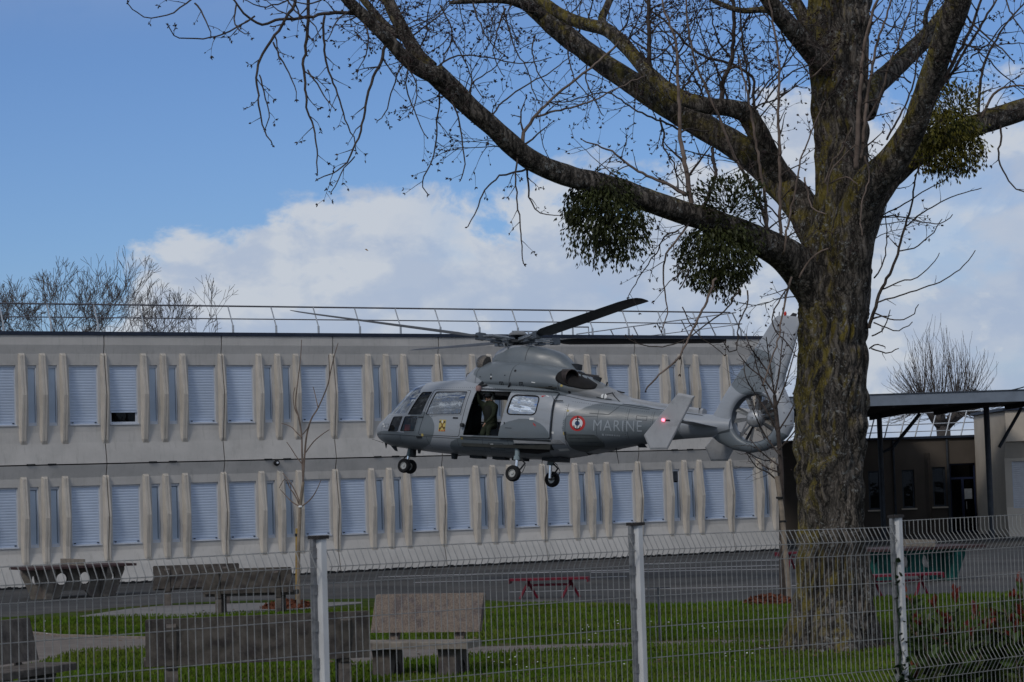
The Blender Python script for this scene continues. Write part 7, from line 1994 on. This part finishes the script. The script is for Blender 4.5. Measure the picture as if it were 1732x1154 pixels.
# ================================================================ CREW IN THE CABIN
M['suit'] = mat('olive_flight_suit', (.020, .026, .016), .9, var=.3, vscale=9, bump=.3, bscale=25)
M['vest'] = mat('dark_vest', (.016, .018, .015), .85, var=.2)
M['skin'] = mat('skin', (.36, .21, .15), .55, var=.06)
M['helmet'] = mat('flight_helmet', (.10, .11, .10), .35, var=.1)
M['visor'] = mat('dark_visor', (.01, .01, .012), .1)
def person(label, joints, edges, rad, head, face_dir, group='helicopter crew in flight suits'):
    """joints: dict name -> local helicopter position; one skinned continuous body"""
    me = bpy.data.meshes.new('body'); names = list(joints)
    me.from_pydata([joints[k] for k in names], [(names.index(a), names.index(c)) for a, c in edges], [])
    o = bpy.data.objects.new('person', me); COL.objects.link(o)
    sk_ = o.modifiers.new('skin', 'SKIN'); sk_.use_smooth_shade = True
    for i, k in enumerate(names):
        sv = me.skin_vertices[0].data[i]; sv.radius = (rad.get(k, .05),) * 2; sv.use_root = (k == 'pelvis')
    ss = o.modifiers.new('sub', 'SUBSURF'); ss.levels = 2; ss.render_levels = 2
    dg = bpy.context.evaluated_depsgraph_get(); bm_ = bpy.data.meshes.new_from_object(o.evaluated_get(dg))
    o.modifiers.clear(); o.data = bm_; bm_.materials.clear()
    bm_.materials.append(M['suit']); bm_.materials.append(M['skin'])
    H = np.array(joints['head'])
    for p in bm_.polygons:
        c = np.array(p.center)
        if np.linalg.norm(c - H) < .16 and c[2] > joints['neck'][2] + .02: p.material_index = 1
        for k in names:
            if k.startswith('f') and np.linalg.norm(c - np.array(joints[k])) < .035: p.material_index = 1
        p.use_smooth = True
    o.matrix_world = HW
    tag(o, label, 'person', group)
    fd_ = norm(np.array(face_dir)); up_ = np.array([0, 0, 1.0]); rt = norm(np.cross(fd_, up_))
    T = Matrix(((rt[0], fd_[0], 0, H[0]), (rt[1], fd_[1], 0, H[1]), (rt[2], fd_[2], 1, H[2]), (0, 0, 0, 1)))
    b = MB(); pr = [(.128, -.03), (.138, .03), (.128, .09), (.09, .14), (.04, .158), (0, .16)]; b.lathe(pr, 18, T @ Matrix.Translation((0, -.015, .01)))
    for s in (-1, 1): b.box((s * .115 - .025, -.05, -.08), (s * .115 + .025, .05, .02), T)
    he = b.build('helmet', M['helmet'], o, True)
    b = MB(); b.lathe([(.118, -.02), (.13, .02), (.12, .06)], 18, T @ Matrix.Translation((0, .02, .0))); b.build('visor', M['visor'], he, True)
    b = MB()
    for s in (-1, 1): b.lathe([(.0, .0), (.012, .004), (.010, .012), (0, .014)], 8, T @ Matrix.Translation((s * .032, .098, -.035)) @ Matrix.Rotation(R(-90), 4, 'X'))
    b.build('eyes', M['visor'], o)
    b = MB(); b.add([T @ Vector(p) for p in ((0, .10, -.03), (-.016, .10, -.075), (.016, .10, -.075), (0, .135, -.07))], [(0, 1, 3), (0, 3, 2), (1, 2, 3)]); b.box((-.024, .098, -.105), (.024, .108, -.097), T); b.build('nose_and_mouth', M['skin'], o)
    ch_ = np.array(joints['chest']); pv = np.array(joints['pelvis'])
    b = MB(); ax = norm(ch_ - pv); TV = Matrix.Translation(ch_ * .7 + pv * .3)
    z_ax = Vector(ax); qn = Vector((0, 0, 1)).rotation_difference(z_ax).to_matrix().to_4x4()
    b.lathe([(.15, -.16), (.17, -.05), (.175, .08), (.15, .18)], 16, TV @ qn @ Matrix.Diagonal((.85, 1.1, 1, 1))); b.build('survival_vest', M['vest'], o, True)
    return o
def hand(J, E, rad, wrist, d, key):
    d = norm(np.array(d)); a = norm(np.cross(d, [0.2, .3, 1])); w_ = np.array(J[wrist])
    J['p' + key] = tuple(w_ + d * .06); E.append((wrist, 'p' + key)); rad['p' + key] = .030
    for i, (o_, L) in enumerate(((-.03, .07), (-.01, .085), (.01, .08), (.03, .06))):
        J[f'f{key}{i}'] = tuple(w_ + d * .10 + a * o_); J[f'f{key}{i}t'] = tuple(w_ + d * (.10 + L * .7) + a * o_ * 1.15 + np.array([0, 0, -.025]))
        E += [('p' + key, f'f{key}{i}'), (f'f{key}{i}', f'f{key}{i}t')]; rad[f'f{key}{i}'] = .0095; rad[f'f{key}{i}t'] = .008
    J[f'f{key}h'] = tuple(w_ + d * .07 + a * .055); E.append(('p' + key, f'f{key}h')); rad[f'f{key}h'] = .010
RADB = dict(pelvis=.15, spine=.14, chest=.155, neck=.06, head=.098, chin=.07, shl=.085, shr=.085, ell=.052, elr=.052, wrl=.034, wrr=.034, hil=.10, hir=.10, knl=.072, knr=.072, anl=.05, anr=.05, tol=.042, tor=.042)
EB = [('pelvis', 'spine'), ('spine', 'chest'), ('chest', 'neck'), ('neck', 'head'), ('chest', 'shl'), ('chest', 'shr'), ('shl', 'ell'), ('ell', 'wrl'), ('shr', 'elr'), ('elr', 'wrr'), ('pelvis', 'hil'), ('pelvis', 'hir'), ('hil', 'knl'), ('hir', 'knr'), ('knl', 'anl'), ('knr', 'anr'), ('anl', 'tol'), ('anr', 'tor')]
# kneeling crewman at the front of the doorway, holding the door edge
J = dict(pelvis=(.92, .60, 1.20), spine=(.93, .62, 1.36), chest=(.95, .65, 1.55), neck=(.96, .68, 1.72), head=(.97, .70, 1.84), shl=(.78, .70, 1.60), shr=(1.12, .66, 1.60), ell=(.74, .82, 1.38), wrl=(.84, .90, 1.22), elr=(1.20, .80, 1.74), wrr=(1.19, .88, 1.92),
         hil=(.82, .62, 1.14), hir=(1.02, .62, 1.14), knl=(.80, .90, 1.08), knr=(1.05, .78, .90), anl=(.80, .90, .87), anr=(1.06, .42, .87), tol=(.80, 1.0, .85), tor=(1.07, .32, .85))
E_ = list(EB); rd_ = dict(RADB); hand(J, E_, rd_, 'wrl', (.5, .3, -.6), 'l'); hand(J, E_, rd_, 'wrr', (0, .2, .8), 'r')
person('crew member kneeling at the front of the open doorway with one arm raised', J, E_, rd_, None, (.1, 1, -.1))
J = dict(pelvis=(.28, .34, 1.02), spine=(.30, .36, 1.18), chest=(.34, .40, 1.36), neck=(.37, .44, 1.52), head=(.39, .47, 1.63), shl=(.20, .50, 1.40), shr=(.48, .34, 1.42), ell=(.24, .66, 1.20), wrl=(.38, .74, 1.10), elr=(.62, .46, 1.22), wrr=(.60, .64, 1.10),
         hil=(.22, .38, .98), hir=(.38, .32, .98), knl=(.30, .76, 1.06), knr=(.56, .66, 1.06), anl=(.26, .78, .87), anr=(.58, .70, .87), tol=(.28, .90, .85), tor=(.60, .82, .85))
E_ = list(EB); rd_ = dict(RADB); hand(J, E_, rd_, 'wrl', (.5, .2, -.2), 'l'); hand(J, E_, rd_, 'wrr', (-.3, .5, -.1), 'r')
person('crew member crouching deeper in the cabin beside the sliding door', J, E_, rd_, None, (.3, 1, 0))
J = dict(pelvis=(2.22, -.42, 1.16), spine=(2.18, -.42, 1.34), chest=(2.16, -.42, 1.52), neck=(2.17, -.42, 1.68), head=(2.20, -.42, 1.79), shl=(2.16, -.24, 1.57), shr=(2.16, -.60, 1.57), ell=(2.34, -.20, 1.36), wrl=(2.56, -.26, 1.30), elr=(2.34, -.64, 1.36), wrr=(2.56, -.58, 1.30),
         hil=(2.24, -.32, 1.14), hir=(2.24, -.52, 1.14), knl=(2.66, -.30, 1.16), knr=(2.66, -.54, 1.16), anl=(2.82, -.30, .86), anr=(2.82, -.54, .86), tol=(2.93, -.30, .83), tor=(2.93, -.54, .83))
E_ = list(EB); rd_ = dict(RADB); hand(J, E_, rd_, 'wrl', (1, 0, -.1), 'l'); hand(J, E_, rd_, 'wrr', (1, 0, -.1), 'r')
person('pilot in a helmet seated on the far side of the cockpit', J, E_, rd_, None, (1, 0, 0))
